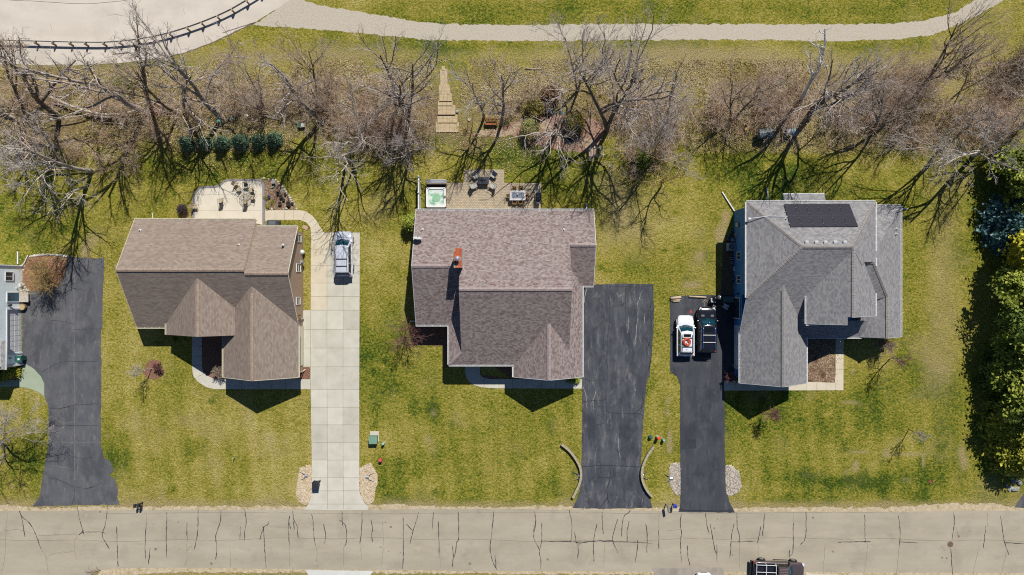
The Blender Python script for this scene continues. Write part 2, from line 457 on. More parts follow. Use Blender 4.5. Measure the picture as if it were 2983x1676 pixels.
    V = np.stack([X.ravel(), Y.ravel(), Z.ravel()], -1)
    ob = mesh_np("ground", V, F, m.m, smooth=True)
    at = ob.data.color_attributes.new("mask", 'FLOAT_COLOR', 'POINT')
    at.data.foreach_set("color", rgb.ravel())
    structure(ob)
    return ob
ground = build_ground()

# ---------------------------------------------------------------- road surfaces
m_road = multi("weathered_asphalt", [(0.25, (164, 153, 134)), (0.5, (178, 168, 148)), (0.75, (190, 180, 160))], 0.5, 8, 0.92, 0.006, 60,
               over=[(0.35, 0.54, 0.8, (156, 147, 132)), (14.0, 0.60, 0.85, (146, 136, 118)), (22.0, 0.58, 0.8, (206, 196, 178)), (.8, .6, .78, (190, 178, 156))], aniso=(.35, 1, 1), lanes=True)
m_highway = multi("pale_highway_asphalt", [(0.25, (202, 192, 178)), (0.5, (214, 204, 190)), (0.75, (222, 212, 200))], 0.4, 7, 0.92, 0.005, 60,
                  over=[(0.25, 0.5, 0.8, (196, 186, 172)), (22.0, 0.62, 0.85, (196, 186, 172))], aniso=(.3, 1, 1))
m_seal = plain("crack_sealant", (66, 63, 64), 0.6, 0, 0.4, 0.3, 4)
m_hair = plain("hairline_crack", (132, 118, 100), 0.95, 0, 0.1, 0.2)
m_sand = multi("sandy_verge", [(0.3, (172, 152, 120)), (0.5, (198, 180, 150)), (0.7, (214, 200, 172))], 2.5, 6, 0.95, 0.02, 14, over=[(1.6, 0.55, 0.7, (150, 146, 80)), (4.0, 0.6, 0.75, (126, 110, 84))])
def asphalt(name, a, b, c, streak=0.18, blot=(150, 148, 150)):
    m = Mat(name, 0.85, 0, 0.25)
    v = m.mapped(m.coord(), (1, streak, 1))
    base = m.ramp(m.noise(1.1, 8, 0.72, v), [(0.3, alb(a)), (0.52, alb(b)), (0.75, alb(c))])
    base = m.mix(m.fr(m.noise(0.45, 5, 0.6), 0.45, 0.75, 0, .6), base, alb(c))
    base = m.mix(m.fr(m.noise(1.1, 8, 0.8, m.mapped(m.coord(), (1.5, .4, 1))), 0.53, 0.72, 0, .8), base, alb(blot))
    base = m.mix(m.fr(m.noise(30, 2), 0.62, 0.8, 0, .5), base, alb(c))
    base = m.mix(m.fr(m.noise(.33, 7, .7, m.mapped(m.coord(), (1.3, .7, 1))), .52, .62, 0, .7), base, alb(a, .85))
    m.base(base); m.bump(m.noise(55, 3), 0.004)
    return m.m
m_drive0 = asphalt("grey_drive_asphalt", (78, 79, 84), (92, 93, 98), (110, 110, 111), 0.5, (136, 133, 129))
m_drive2 = asphalt("cracked_drive_asphalt", (54, 57, 65), (72, 75, 83), (102, 103, 106), 0.14, (148, 145, 141))
m_drive3 = asphalt("sealed_drive_asphalt", (54, 57, 64), (67, 70, 77), (84, 86, 90), 0.14, (104, 104, 105))
def concrete(name, a, b, c, spot=(150, 142, 120)):
    m = Mat(name, 0.85, 0, 0.25)
    base = m.ramp(m.noise(0.8, 7, 0.6), [(0.25, alb(a)), (0.5, alb(b)), (0.75, alb(c))])
    base = m.mix(m.fr(m.noise(3.2, 5, .7), 0.55, 0.8, 0, .35), base, alb(spot))
    base = m.mix(m.fr(m.noise(28, 3), 0.58, 0.8, 0, .4), base, alb(a))
    m.base(base); m.bump(m.noise(40, 3), 0.003)
    return m.m
m_conc = concrete("concrete", (192, 188, 172), (206, 201, 186), (216, 212, 198), (186, 180, 160))
m_concw = concrete("warm_concrete", (204, 190, 164), (216, 204, 180), (224, 214, 194), (206, 186, 156))
m_patio = concrete("patio_concrete", (212, 202, 180), (222, 213, 194), (230, 222, 206), (208, 190, 160))
m_green = concrete("green_tinted_concrete", (152, 164, 140), (164, 175, 152), (174, 184, 162), (146, 156, 130))
m_joint = plain("slab_joint", (150, 140, 114), 0.95, 0, 0.1, 0.25, 2)
m_trail = multi("woodchip_path", [(0.25, (160, 147, 128)), (0.45, (192, 181, 163)), (0.65, (206, 197, 181)), (0.8, (220, 212, 198))], 7.0, 6, 0.95, 0.03, 18,
                over=[(0.7, 0.58, 0.85, (182, 166, 142)), (2.5, 0.64, 0.85, (174, 158, 128))])

# highway curve in the corner
hw_low = spline([(-900, 660), (-300, 640), (0, 492), (300, 493), (600, 492), (800, 480), (1000, 465), (1200, 440), (1400, 395), (1600, 320), (1800, 225), (1931, 165)], 5)[10:]
hw = gs(0, 0, [(-6000, 480), (-600, 492)] + hw_low) + gs(1, 0, [(265, 0), (700, -290), (1500, -860), (6000, -4200)]) + gs(0, 0, [(7000, -4900), (2500, -1500), (1900, -1120), (1300, -800), (700, -640), (0, -580), (-6000, -590)])
structure(sheet("highway", ragged(hw, 0.5, 0.05, 2), 0.012, m_highway))
mb = MB()
strip(mb, wobbly(gs(0, 0, [(-300, -40), (0, -4), (300, 12), (600, 30), (800, 20), (970, 0), (1150, -40)]), 0.02, .5), 0.05, 0.017)
strip(mb, wobbly(gs(0, 0, [(1530, 240), (1545, 300), (1560, 330)]), 0.03, .3), 0.03, 0.017)
for k in range(3):
    strip(mb, wobbly(gs(0, 0, [(380 + k * 500, 180 - k * 60), (395 + k * 500, 240 - k * 60)]), 0.02, .3), 0.02, 0.017)
structure(mb.build("highway_seam", m_hair))
edge = MB()
strip(edge, ragged([p for p in gs(0, 0, [(1000, 468), (1200, 443), (1400, 398), (1600, 323), (1800, 228), (1931, 168)])], .3, .03, 5)[:60], 0.10, 0.018)
structure(edge.build("highway_edge_line", plain("tar_edge", (120, 108, 96), .9)))

# woodchip trail
tl = gs(1, 0, [(-30, 195), (200, 205), (500, 225), (800, 250), (1000, 272), (1300, 300), (1931, 312)]) + gs(2, 0, [(500, 307), (900, 305), (1500, 300)]) + gs(3, 0, [(0, 305), (600, 312), (1000, 295), (1250, 260), (1500, 160), (1780, 0), (2100, -250), (2500, -700)])
tu = gs(1, 0, [(262, 0), (300, -60), (340, -30), (380, 15), (560, 55), (800, 95), (1000, 125), (1150, 155), (1350, 180), (1931, 190)]) + gs(2, 0, [(500, 184), (900, 184), (1500, 183)]) + gs(3, 0, [(0, 185), (600, 184), (900, 180), (1150, 160), (1400, 100), (1560, 0), (1800, -250), (2100, -700)])
structure(sheet("trail", ragged(tl + tu[::-1], 0.16, 0.10, 7), 0.008, m_trail))

# street
rt = [g(-420, 1492)[:2], g(0, 1489)[:2], g(400, 1486)[:2], g(746, 1485)[:2], g(1492, 1483)[:2], g(1960, 1489)[:2], g(2238, 1491)[:2], g(2600, 1491)[:2], g(2900, 1488)[:2], g(3400, 1486)[:2]]
rb = [g(3400, 1672)[:2], g(2700, 1668)[:2], g(2238, 1667)[:2], g(1492, 1664)[:2], g(900, 1659)[:2], g(640, 1655)[:2], g(420, 1654)[:2], g(330, 1656)[:2], g(280, 1664)[:2], g(240, 1690)[:2], g(210, 1800)[:2], g(-420, 1800)[:2]]
road = structure(sheet("street", ragged(rt + rb, 0.3, 0.035, 9), 0.016, m_road))
seals = {0: [[(148, 960), (170, 1040), (190, 1160)], [(148, 960), (170, 1010), (240, 1075), (310, 1245)], [(583, 920), (600, 1020), (637, 1145)], [(597, 1142), (640, 1122), (770, 1122), (797, 1135)], [(635, 1108), (597, 1142)],
    [(812, 920), (797, 1060), (773, 1125), (780, 1170), (827, 1250)], [(879, 1080), (885, 1220), (891, 1385)], [(1103, 1045), (1095, 1200), (1098, 1322)], [(1132, 1240), (1120, 1362)], [(1260, 968), (1255, 1150), (1258, 1315)],
    [(1411, 1055), (1411, 1187)], [(1496, 950), (1490, 1130), (1466, 1252)], [(1665, 952), (1663, 1040), (1628, 1150), (1635, 1230), (1628, 1332)], [(1812, 1082), (1811, 1185)], [(1846, 953), (1858, 1040), (1845, 1120), (1846, 1185)]],
 1: [[(98, 1040), (90, 1065), (55, 1088), (28, 1182)], [(52, 1072), (62, 1170), (74, 1390)], [(255, 998), (244, 1090), (252, 1230)], [(250, 1050), (262, 1098)], [(275, 960), (285, 1030), (310, 1080), (316, 1167)], [(280, 1040), (290, 1100)],
    [(420, 985), (432, 1060), (437, 1170), (449, 1228)], [(508, 1062), (525, 1140), (518, 1205)], [(650, 963), (650, 1050), (660, 1085)], [(627, 1030), (672, 1068), (684, 1140), (680, 1200), (660, 1235)], [(800, 963), (797, 1090), (782, 1212)],
    [(866, 1025), (877, 1100), (872, 1150), (880, 1200)], [(1108, 1008), (1110, 1110), (1110, 1290), (1104, 1400)], [(1228, 968), (1205, 1050), (1185, 1110), (1160, 1210)], [(1132, 1060), (1183, 1112)], [(1337, 970), (1331, 1095)],
    [(1373, 1038), (1378, 1150), (1381, 1298)], [(1523, 963), (1530, 1150), (1510, 1210), (1505, 1270), (1488, 1320), (1480, 1385)], [(1483, 1225), (1486, 1310)], [(1793, 963), (1775, 1150), (1765, 1240), (1780, 1330), (1808, 1395)], [(1801, 1297), (1812, 1410)]],
 2: [[(168, 965), (178, 1040), (170, 1115)], [(166, 1070), (165, 1170), (205, 1250), (207, 1290), (217, 1330), (212, 1405)], [(223, 1047), (222, 1180), (207, 1250)], [(215, 1190), (440, 1193), (570, 1200)], [(430, 950), (450, 1080), (443, 1195)],
    [(470, 1120), (482, 1195), (497, 1215), (495, 1325)], [(500, 1215), (540, 1195), (620, 1192), (680, 1184), (765, 1186)], [(638, 1060), (612, 1200), (618, 1350)], [(668, 1193), (905, 1197), (1055, 1207)], [(678, 968), (682, 1080), (688, 1135)],
    [(795, 1020), (758, 1160), (765, 1205), (796, 1282)], [(893, 953), (880, 975), (845, 1000), (827, 1080), (826, 1158)], [(882, 1040), (868, 1110), (867, 1205)], [(945, 1182), (945, 1245), (926, 1352)], [(1005, 1063), (1017, 1120), (1015, 1282)],
    [(1105, 1105), (1105, 1248)], [(1275, 988), (1267, 1060), (1277, 1130), (1269, 1190), (1276, 1350)], [(1320, 1220), (1322, 1290), (1342, 1380)], [(1458, 978), (1468, 1070), (1487, 1138)], [(1492, 1058), (1533, 1280)], [(1542, 1212), (1543, 1342)],
    [(1676, 1055), (1655, 1140), (1642, 1320)], [(1693, 975), (1697, 1080), (1713, 1150), (1712, 1198)], [(1652, 1197), (1832, 1190)], [(1873, 1075), (1852, 1205)], [(1905, 980), (1885, 1155)]],
 3: [[(189, 1050), (185, 1270), (160, 1300)], [(160, 1255), (158, 1320)], [(285, 967), (283, 1130), (270, 1190), (238, 1215)], [(727, 988), (730, 1205)], [(525, 1197), (773, 1192)], [(980, 998), (993, 1100), (990, 1220)], [(993, 1195), (1123, 1203)],
    [(1395, 975), (1403, 1040), (1383, 1180)], [(1375, 1245), (1390, 1447)], [(1638, 1080), (1622, 1243)], [(1750, 998), (1770, 1130), (1782, 1200), (1813, 1293)], [(1783, 1203), (1928, 1208)]]}
mb = MB()
for c, ls in seals.items():
    for l in ls: strip(mb, wobbly(gs(c, 2, l), 0.03, 0.2), 0.072, 0.0225, wob=.55)
mb.build("crack_sealant", m_seal, road)
mb = MB()
strip(mb, wobbly([g(u, 1572 + 4 * math.sin(u / 210) + 2 * math.sin(u / 47))[:2] for u in range(-50, 3100, 60)], 0.03, .25), 0.03, 0.0205)
strip(mb, wobbly([g(u, 1495 + 2 * math.sin(u / 140))[:2] for u in range(300, 2700, 60)], 0.03, .25), 0.025, 0.0205)
for c, l in [(0, [(60, 980), (45, 1100), (40, 1290), (10, 1440)]), (0, [(600, 1135), (560, 1200), (575, 1330)]), (0, [(310, 1250), (350, 1320), (365, 1440)]), (0, [(20, 1110), (150, 1105), (300, 1145), (590, 1135)]), (0, [(340, 1310), (450, 1275), (560, 1270)]),
             (0, [(1103, 970), (1103, 1040)]), (0, [(1410, 1190), (1405, 1260), (1450, 1220)]), (0, [(1735, 1230), (1740, 1390)]), (0, [(1420, 1300), (1390, 1380)]), (1, [(252, 1235), (252, 1390)]), (1, [(458, 1235), (460, 1395)]),
             (1, [(950, 1040), (960, 1200), (945, 1380)]), (1, [(790, 1215), (795, 1330)]), (1, [(660, 1240), (660, 1380)]), (1, [(880, 1050), (990, 1052)]), (1, [(100, 1075), (250, 1090)]), (1, [(1383, 1300), (1395, 1400)]),
             (2, [(700, 1190), (690, 1380)]), (2, [(1160, 1110), (1280, 1100)]), (2, [(1714, 1200), (1716, 1400)]), (2, [(1853, 1210), (1858, 1300)]), (2, [(1106, 980), (1106, 1100)]), (3, [(430, 1210), (420, 1330), (410, 1440)]),
             (3, [(745, 1210), (740, 1320), (720, 1440)]), (3, [(988, 1225), (965, 1440)]), (3, [(1590, 1240), (1560, 1350), (1545, 1447)]), (3, [(1650, 970), (1650, 1080)]), (3, [(1790, 1290), (1755, 1447)]), (3, [(190, 975), (190, 1050)]),
             (3, [(1420, 1080), (1425, 1130), (1440, 1160)]), (3, [(1300, 1220), (1335, 1265)])]:
    strip(mb, wobbly(gs(c, 2, l), 0.05, 0.2), 0.028, 0.0205, wob=.4)
mb.build("hairline_crack", m_hair, road)
mb = MB()
for c, x, y, r in [(0, 755, 968, 9), (0, 1174, 1250, 11), (0, 1160, 1060, 4), (0, 1345, 1047, 5), (0, 1357, 1248, 4), (0, 1595, 1360, 10), (1, 1016, 1083, 9), (1, 940, 1236, 6), (1, 1000, 1268, 4), (1, 1088, 1277, 4), (1, 1612, 1360, 11),
                   (2, 1524, 1092, 7), (2, 1660, 1294, 6), (2, 268, 1328, 9), (2, 1548, 1024, 5), (3, 338, 1013, 8), (3, 485, 1268, 8), (3, 1310, 1315, 8), (3, 1345, 1318, 8), (3, 1520, 1112, 5), (3, 1435, 1155, 10)]:
    X, Y, _ = gq(c, 2, x, y); rr = r / 2.59 / PXM
    mb.add([(X + rr * (0.8 + .4 * rnd.random()) * math.cos(a), Y + rr * (0.8 + .4 * rnd.random()) * math.sin(a), 0.0205) for a in (i * .628 for i in range(10))], [tuple(range(10))])
mb.build("oil_stain", plain("oil_stain", (140, 122, 102), .8), road)
# sandy edge on both sides
for nm, pts in (("sandy_verge", [g(u, v)[:2] for u, v in [(-50, 1466), (90, 1480), (330, 1476), (380, 1477), (750, 1474), (900, 1476), (1090, 1470), (1250, 1474), (1400, 1478), (1660, 1474), (1900, 1480), (2150, 1480), (2400, 1478), (2600, 1478), (2760, 1466), (2890, 1468), (2960, 1478), (3050, 1478), (3050, 1492), (2238, 1496), (1492, 1488), (-50, 1494)]]),
                ("sandy_verge", [g(u, v)[:2] for u, v in [(270, 1690), (300, 1650), (420, 1648), (1000, 1654), (1700, 1660), (2200, 1660), (2600, 1664), (3050, 1664), (3050, 1680), (2300, 1679), (1500, 1672), (800, 1668), (480, 1668), (380, 1674), (350, 1690)]])):
    structure(sheet(nm, ragged(pts, .2, .14, 11), 0.012, m_sand))

# driveways
d0 = gs(0, 1, [(515, 490), (650, 498), (788, 505), (775, 800), (770, 1035), (762, 1040), (765, 1447)]) + gs(0, 2, [(762, 200), (762, 450), (785, 565), (830, 580), (860, 660), (822, 690), (870, 730), (890, 800), (885, 860), (905, 915), (600, 917), (245, 928), (300, 850), (335, 640), (368, 450), (365, 180), (335, 100)]) + \
     gs(0, 1, [(330, 1447), (250, 1335), (190, 1300), (168, 1290), (170, 900), (215, 745), (330, 745), (440, 715), (480, 650), (500, 570)])
drive0 = structure(sheet("driveway", ragged(d0, .3, .05, 13), 0.024, m_drive0))
mb = MB()
for c, r, l in [(0, 2, [(370, 185), (450, 190), (560, 165), (750, 155)]), (0, 2, [(430, 205), (480, 185), (560, 175)]), (0, 2, [(565, 780), (560, 850), (548, 910)]), (0, 2, [(565, 780), (640, 790), (720, 780)]), (0, 2, [(375, 710), (450, 730), (520, 765), (565, 780)]),
                (0, 2, [(620, 805), (700, 780), (770, 745)]), (0, 2, [(520, 540), (600, 565), (700, 560)]), (0, 1, [(315, 1362), (400, 1310), (480, 1282), (620, 1280), (770, 1278)]), (0, 1, [(480, 700), (560, 730), (640, 745)]), (0, 2, [(400, 320), (560, 318), (740, 318)]),
                (0, 1, [(380, 970), (450, 975), (560, 1000)]), (0, 1, [(560, 1040), (680, 1035), (765, 1035)])]:
    strip(mb, wobbly(gs(c, r, l), 0.03, 0.2), 0.05, 0.0285, wob=.5)
mb.build("crack", plain("driveway_crack", (60, 60, 66), .9), drive0)
mb = MB()
strip(mb, wobbly([gq(0, 1, 560, y)[:2] for y in range(600, 1440, 60)] + [gq(0, 2, 565, y)[:2] for y in range(10, 740, 60)], .03, .3), 0.07, 0.0285, wob=.5)
for l in ([(380, 430), (560, 450), (740, 440)], [(390, 620), (540, 640)], [(400, 250), (480, 300), (560, 290)]):
    strip(mb, wobbly(gs(0, 2, l), .05, .25), 0.05, 0.0285, wob=.6)
mb.build("lane_seam", plain("worn_seam", (122, 120, 118), .9), drive0)
structure(sheet("green_walkway", ragged(gs(0, 1, [(190, 1295), (250, 1330), (310, 1390), (335, 1447)]) + gs(0, 2, [(335, 60), (335, 102), (300, 70), (240, 45), (190, 30), (130, 25)]) + gs(0, 1, [(-200, 1480), (-200, 1400), (120, 1420), (150, 1400), (165, 1330)]), .3, .02), 0.028, m_green))

# concrete drive of the tan house
d1 = gs(1, 1, [(415, 308), (783, 308), (780, 900), (778, 1447)]) + gs(1, 2, [(778, 300), (778, 800), (783, 830), (800, 870), (820, 905), (845, 930), (842, 955), (600, 957), (360, 952), (385, 925), (402, 895), (418, 850), (424, 800), (418, 400), (412, 48), (412, 45)]) + gs(1, 1, [(410, 1325), (400, 1322), (352, 1322), (345, 1150), (352, 895), (413, 893)])
drive1 = structure(sheet("concrete_driveway", d1, 0.030, m_conc, 0.06))
mb = MB()
for y in (433, 558, 688): strip(mb, [gq(1, 1, 415, y)[:2], gq(1, 1, 782, y)[:2]], 0.035, 0.0345, False)
for y, x0 in ((790, 413), (893, 413), (1037, 350), (1178, 348), (1320, 350)): strip(mb, [gq(1, 1, x0, y)[:2], gq(1, 1, 779, y)[:2]], 0.035, 0.0345, False)
for y, x0, x1 in ((45, 413, 778), (180, 413, 778), (313, 415, 778), (445, 418, 778), (578, 420, 778), (712, 422, 778), (810, 420, 780), (910, 395, 826)): strip(mb, [gq(1, 2, x0, y)[:2], gq(1, 2, x1, y)[:2]], 0.035, 0.0345, False)
strip(mb, [gq(1, 1, 535, 310)[:2], gq(1, 1, 535, 1440)[:2], gq(1, 2, 538, 400)[:2], gq(1, 2, 540, 950)[:2]], 0.035, 0.0345, False)
strip(mb, [gq(1, 1, 658, 310)[:2], gq(1, 1, 656, 1440)[:2], gq(1, 2, 656, 400)[:2], gq(1, 2, 660, 950)[:2]], 0.035, 0.0345, False)
strip(mb, [gq(1, 1, 412, 893)[:2], gq(1, 1, 410, 1440)[:2]], 0.035, 0.0345, False)
mb.build("slab_joint", m_joint, drive1)
ys_ = [gq(1, 1, 0, y)[1] for y in (893, 1037, 1178, 1320)] + [gq(1, 2, 0, y)[1] for y in (45, 180, 313, 445, 578, 712, 810)]
xs_ = [gq(1, 2, x, 0)[0] for x in (420, 538, 657, 778)]
slab_m = [concrete('concrete_slab_tone', tuple(c + k for c in (192, 188, 172)), tuple(c + k for c in (206, 201, 186)), tuple(c + k for c in (216, 212, 198)), (176 + k, 168 + k, 146 + k)) for k in (-9, -4, 6)]
for i in range(len(ys_) - 1):
    for j in range(3):
        if rnd.random() < .6: sheet('slab', [(xs_[j] + .03, ys_[i] - .03), (xs_[j + 1] - .03, ys_[i] - .03), (xs_[j + 1] - .03, ys_[i + 1] + .03), (xs_[j] + .03, ys_[i + 1] + .03)], .0325, slab_m[rnd.randint(0, 2)], parent=drive1)
structure(sheet("warm_driveway_slab", gs(1, 1, [(418, 310), (655, 310), (655, 432), (534, 434), (534, 556), (532, 890), (416, 890)]), 0.0335, m_concw))
# front and back walks of the tan house
w1 = gs(0, 1, [(1448, 1040), (1522, 1040), (1522, 1310), (1530, 1350), (1556, 1385), (1610, 1408), (1700, 1412)]) + gs(1, 1, [(409, 1414)]) + gs(1, 2, [(409, 44), (0, 44)]) + gs(0, 2, [(1620, 44), (1560, 30), (1510, 0)]) + gs(0, 1, [(1490, 1430), (1460, 1390), (1450, 1340)])
walk1 = structure(sheet("front_walk", w1, 0.028, m_conc, 0.05))
mb = MB()
for x in (1700, 1820): strip(mb, [gq(0, 1, x, 1412)[:2], gq(0, 1, x, 1556)[:2]], .03, .0325, False)
for x in (20, 120, 220, 325): strip(mb, [gq(1, 2, x, -28)[:2], gq(1, 2, x, 44)[:2]], .03, .0325, False)
for y in (1090, 1165, 1240, 1310): strip(mb, [gq(0, 1, 1449, y)[:2], gq(0, 1, 1522, y)[:2]], .03, .0325, False)
strip(mb, [gq(0, 1, 1470, 1410)[:2], gq(0, 1, 1540, 1370)[:2]], .03, .0325, False)
mb.build("slab_joint", m_joint, walk1)
z1 = lambda x, y: g(x / 6.43 + 540, y / 6.43 + 490)[:2]
pat_out = [z1(*p) for p in [(135, 1010), (135, 560), (150, 500), (185, 440), (225, 395), (270, 360), (340, 338), (480, 335), (580, 330), (630, 312), (680, 270), (730, 230), (780, 210), (850, 207), (1380, 207), (1430, 225), (1465, 265), (1485, 330), (1488, 1120), (1200, 1120), (1200, 1010)]]
pat_in = [z1(*p) for p in [(178, 1008), (178, 570), (190, 510), (215, 465), (255, 425), (300, 395), (360, 382), (500, 380), (600, 372), (660, 345), (710, 300), (755, 262), (800, 250), (1370, 250), (1405, 262), (1432, 295), (1442, 340), (1442, 1115), (1202, 1115), (1202, 1008)]]
structure(sheet("patio_border", pat_out, 0.034, multi("grey_border_pavers", [(0.3, (120, 116, 122)), (0.5, (142, 138, 144)), (0.7, (160, 156, 158))], 3.5, 4, .9, .008, 12), 0.06))
patio1 = structure(sheet("patio", pat_in, 0.040, m_patio, 0.004))
mb = MB()
for y in (497, 795): strip(mb, [z1(180, y), z1(1440, y)], .03, .0445, False)
strip(mb, [z1(640, 380), z1(640, 1000)], .02, .0445, False)
mb.build("slab_joint", plain("pale_joint", (196, 184, 158), .9), patio1)
wb = [z1(*p) for p in [(1490, 725), (1510, 760), (1560, 788), (2150, 790), (2230, 802), (2320, 850), (2400, 915), (2460, 990), (2510, 1080), (2572, 1175)]] + gs(1, 1, [(500, 300), (520, 309), (414, 309), (410, 270), (385, 235), (330, 212), (90, 212), (70, 225)])
walk2 = structure(sheet("back_walk", wb, 0.026, m_concw, 0.05))
mb = MB()
for x in (1680, 1860, 2030): strip(mb, [z1(x, 792), z1(x, 962)], .03, .0305, False)
for a, b in (((2200, 965), (2250, 820)), ((2310, 1030), (2430, 935)), ((2355, 1205), (2570, 1200))): strip(mb, [z1(*a), z1(*b)], .03, .0305, False)
mb.build("slab_joint", m_joint, walk2)

# cracked drive of the middle house
d2 = gs(2, 1, [(500, 712), (620, 700), (800, 692), (1065, 697), (1067, 850), (1068, 1000), (1055, 1200), (1035, 1380), (1012, 1447)]) + gs(2, 2, [(1000, 150), (990, 270), (980, 420), (972, 620), (985, 760), (1005, 810), (1040, 870), (1055, 940), (760, 945), (455, 942), (480, 895), (500, 850), (518, 780), (525, 700), (527, 0)]) + gs(2, 1, [(527, 1440), (500, 1400)])
drive2 = structure(sheet("driveway", ragged(d2, .3, .04, 15), 0.024, m_drive2))
mb = MB()
for c, r, l in [(2, 1, [(535, 850), (580, 815), (630, 805), (665, 830), (685, 900), (690, 960), (660, 1005), (600, 1040), (535, 1055)]), (2, 1, [(535, 1072), (600, 1055), (650, 1020)]), (2, 1, [(680, 735), (715, 760), (735, 850), (730, 1000), (718, 1100), (715, 1250), (715, 1447)]),
                (2, 1, [(855, 715), (853, 850), (855, 1000), (840, 1150)]), (2, 1, [(760, 865), (790, 860), (845, 845)]), (2, 1, [(720, 712), (850, 715), (960, 720), (1060, 705)]), (2, 1, [(905, 745), (990, 730), (1030, 780), (1045, 870), (1048, 1000)]),
                (2, 1, [(1060, 700), (1055, 800), (1040, 900), (1050, 1050), (1020, 1200), (1015, 1300), (1000, 1420)]), (2, 1, [(1050, 1000), (1020, 1120), (1050, 1200), (1030, 1350)]), (2, 1, [(1010, 1050), (1012, 1200), (1040, 1280), (1010, 1400)]), (2, 1, [(535, 1410), (600, 1420), (700, 1415)]),
                (2, 2, [(527, 140), (600, 130), (700, 120), (705, 0)]), (2, 2, [(600, 178), (700, 175)]), (2, 2, [(705, 120), (712, 220), (708, 290), (660, 310), (600, 335)]), (2, 2, [(712, 200), (740, 222), (960, 232), (985, 265)]), (2, 2, [(920, 228), (970, 180), (990, 60)]), (2, 2, [(965, 230), (985, 160), (995, 80)]),
                (2, 2, [(527, 627), (640, 622), (735, 620), (860, 625), (965, 632)]), (2, 2, [(745, 625), (735, 720), (715, 800), (715, 865), (660, 940)]), (2, 2, [(715, 865), (740, 920), (760, 940)]), (2, 2, [(580, 740), (620, 708), (700, 712), (750, 705), (768, 680), (755, 630)])]:
    strip(mb, wobbly(gs(c, r, l), 0.03, 0.2), 0.075, 0.0285, wob=.5)
mb.build("crack_sealant", plain("driveway_sealant", (44, 46, 52), .6, 0, .4), drive2)
mb = MB()
for c, r, l in [(2, 1, [(560, 730), (550, 790), (545, 840)]), (2, 1, [(790, 760), (800, 790), (830, 770)]), (2, 1, [(950, 870), (945, 960), (935, 1060), (930, 1150)]), (2, 1, [(1000, 920), (990, 1010)]), (2, 1, [(880, 950), (870, 1060)]), (2, 2, [(535, 20), (560, 110), (565, 190)]), (2, 2, [(800, 410), (805, 500), (815, 560)]),
                (2, 2, [(925, 20), (930, 60)]), (2, 1, [(940, 880), (960, 800), (980, 750)]), (2, 2, [(630, 60), (610, 130), (615, 200)])]:
    strip(mb, wobbly(gs(c, r, l), 0.06, 0.15), 0.045, 0.0285, wob=.7)
mb.build("pale_crack", plain("pale_scrape", (164, 160, 154), .9), drive2)

# sealed drive of the grey house
d3 = gs(2, 1, [(1190, 785), (1400, 780), (1690, 780), (1690, 1447)]) + gs(2, 2, [(1600, 30), (1600, 55), (1605, 600), (1615, 800), (1640, 900), (1680, 975), (1450, 973), (1255, 972), (1262, 935), (1268, 900), (1266, 300), (1265, 0)]) + gs(2, 1, [(1262, 1447), (1252, 1410), (1240, 1390), (1195, 1360), (1190, 1340)])
drive3 = structure(sheet("driveway", ragged(d3, .3, .03, 17), 0.024, m_drive3))
sheet("newer_patch", gs(2, 2, [(1275, 440), (1320, 435), (1325, 422), (1385, 425), (1388, 490), (1275, 500)]), 0.0285, asphalt("newer_asphalt", (50, 53, 62), (58, 61, 69), (66, 69, 76), .5, (70, 72, 78)), parent=drive3)
mb = MB()
strip(mb, wobbly(gs(2, 2, [(1262, 950), (1330, 958), (1500, 962), (1660, 962)]), .03, .2), .12, .0285)
mb.build("street_seam", plain("dark_seam", (44, 45, 50), .8), drive3)
mb = MB(); mb.box(gq(2, 1, 1348, 905, .029), (.22, .32, .004), .4); mb.build("paint_mark", plain("red_paint", (190, 70, 66), .8), drive3)
# walks by the middle and grey houses
w2 = gs(1, 1, [(1575, 1240), (1688, 1240), (1688, 1380), (1715, 1402), (1760, 1412)]) + gs(2, 1, [(527, 1412)]) + gs(2, 2, [(525, 40), (-60, 38)]) + gs(1, 2, [(1760, 36), (1690, 28), (1640, 12), (1610, -10)]) + gs(1, 1, [(1590, 1410), (1577, 1370)])
walk3 = structure(sheet("front_walk", w2, 0.026, m_conc, 0.05))
mb = MB()
for x in (1720, 1830, 1931): strip(mb, [gq(1, 1, x, 1412)[:2], gq(1, 1, x, 1482)[:2]], .03, .0305, False)
for x in (110, 220, 330, 430): strip(mb, [gq(2, 1, x, 1412)[:2], gq(2, 1, x, 1482)[:2]], .03, .0305, False)
mb.build("slab_joint", m_joint, walk3)
w3 = gs(2, 2, [(1597, -20), (1900, -20)]) + gs(3, 2, [(150, -16), (500, -4)]) + gs(3, 1, [(507, 1380), (507, 1090), (568, 1090)]) + gs(3, 2, [(566, 0), (566, 52), (0, 54)]) + gs(2, 2, [(1597, 55)])
walk4 = structure(sheet("front_walk", w3, 0.026, m_concw, 0.05))
mb = MB()
for x in (290, 365, 435, 505): strip(mb, [gq(3, 2, x, -5)[:2], gq(3, 2, x, 52)[:2]], .03, .0305, False)
for x in (1680, 1770, 1860): strip(mb, [gq(2, 2, x, -18)[:2], gq(2, 2, x, 54)[:2]], .03, .0305, False)
for y in (1180, 1260, 1340): strip(mb, [gq(3, 1, 508, y)[:2], gq(3, 1, 567, y)[:2]], .03, .0305, False)
mb.build("slab_joint", m_joint, walk4)
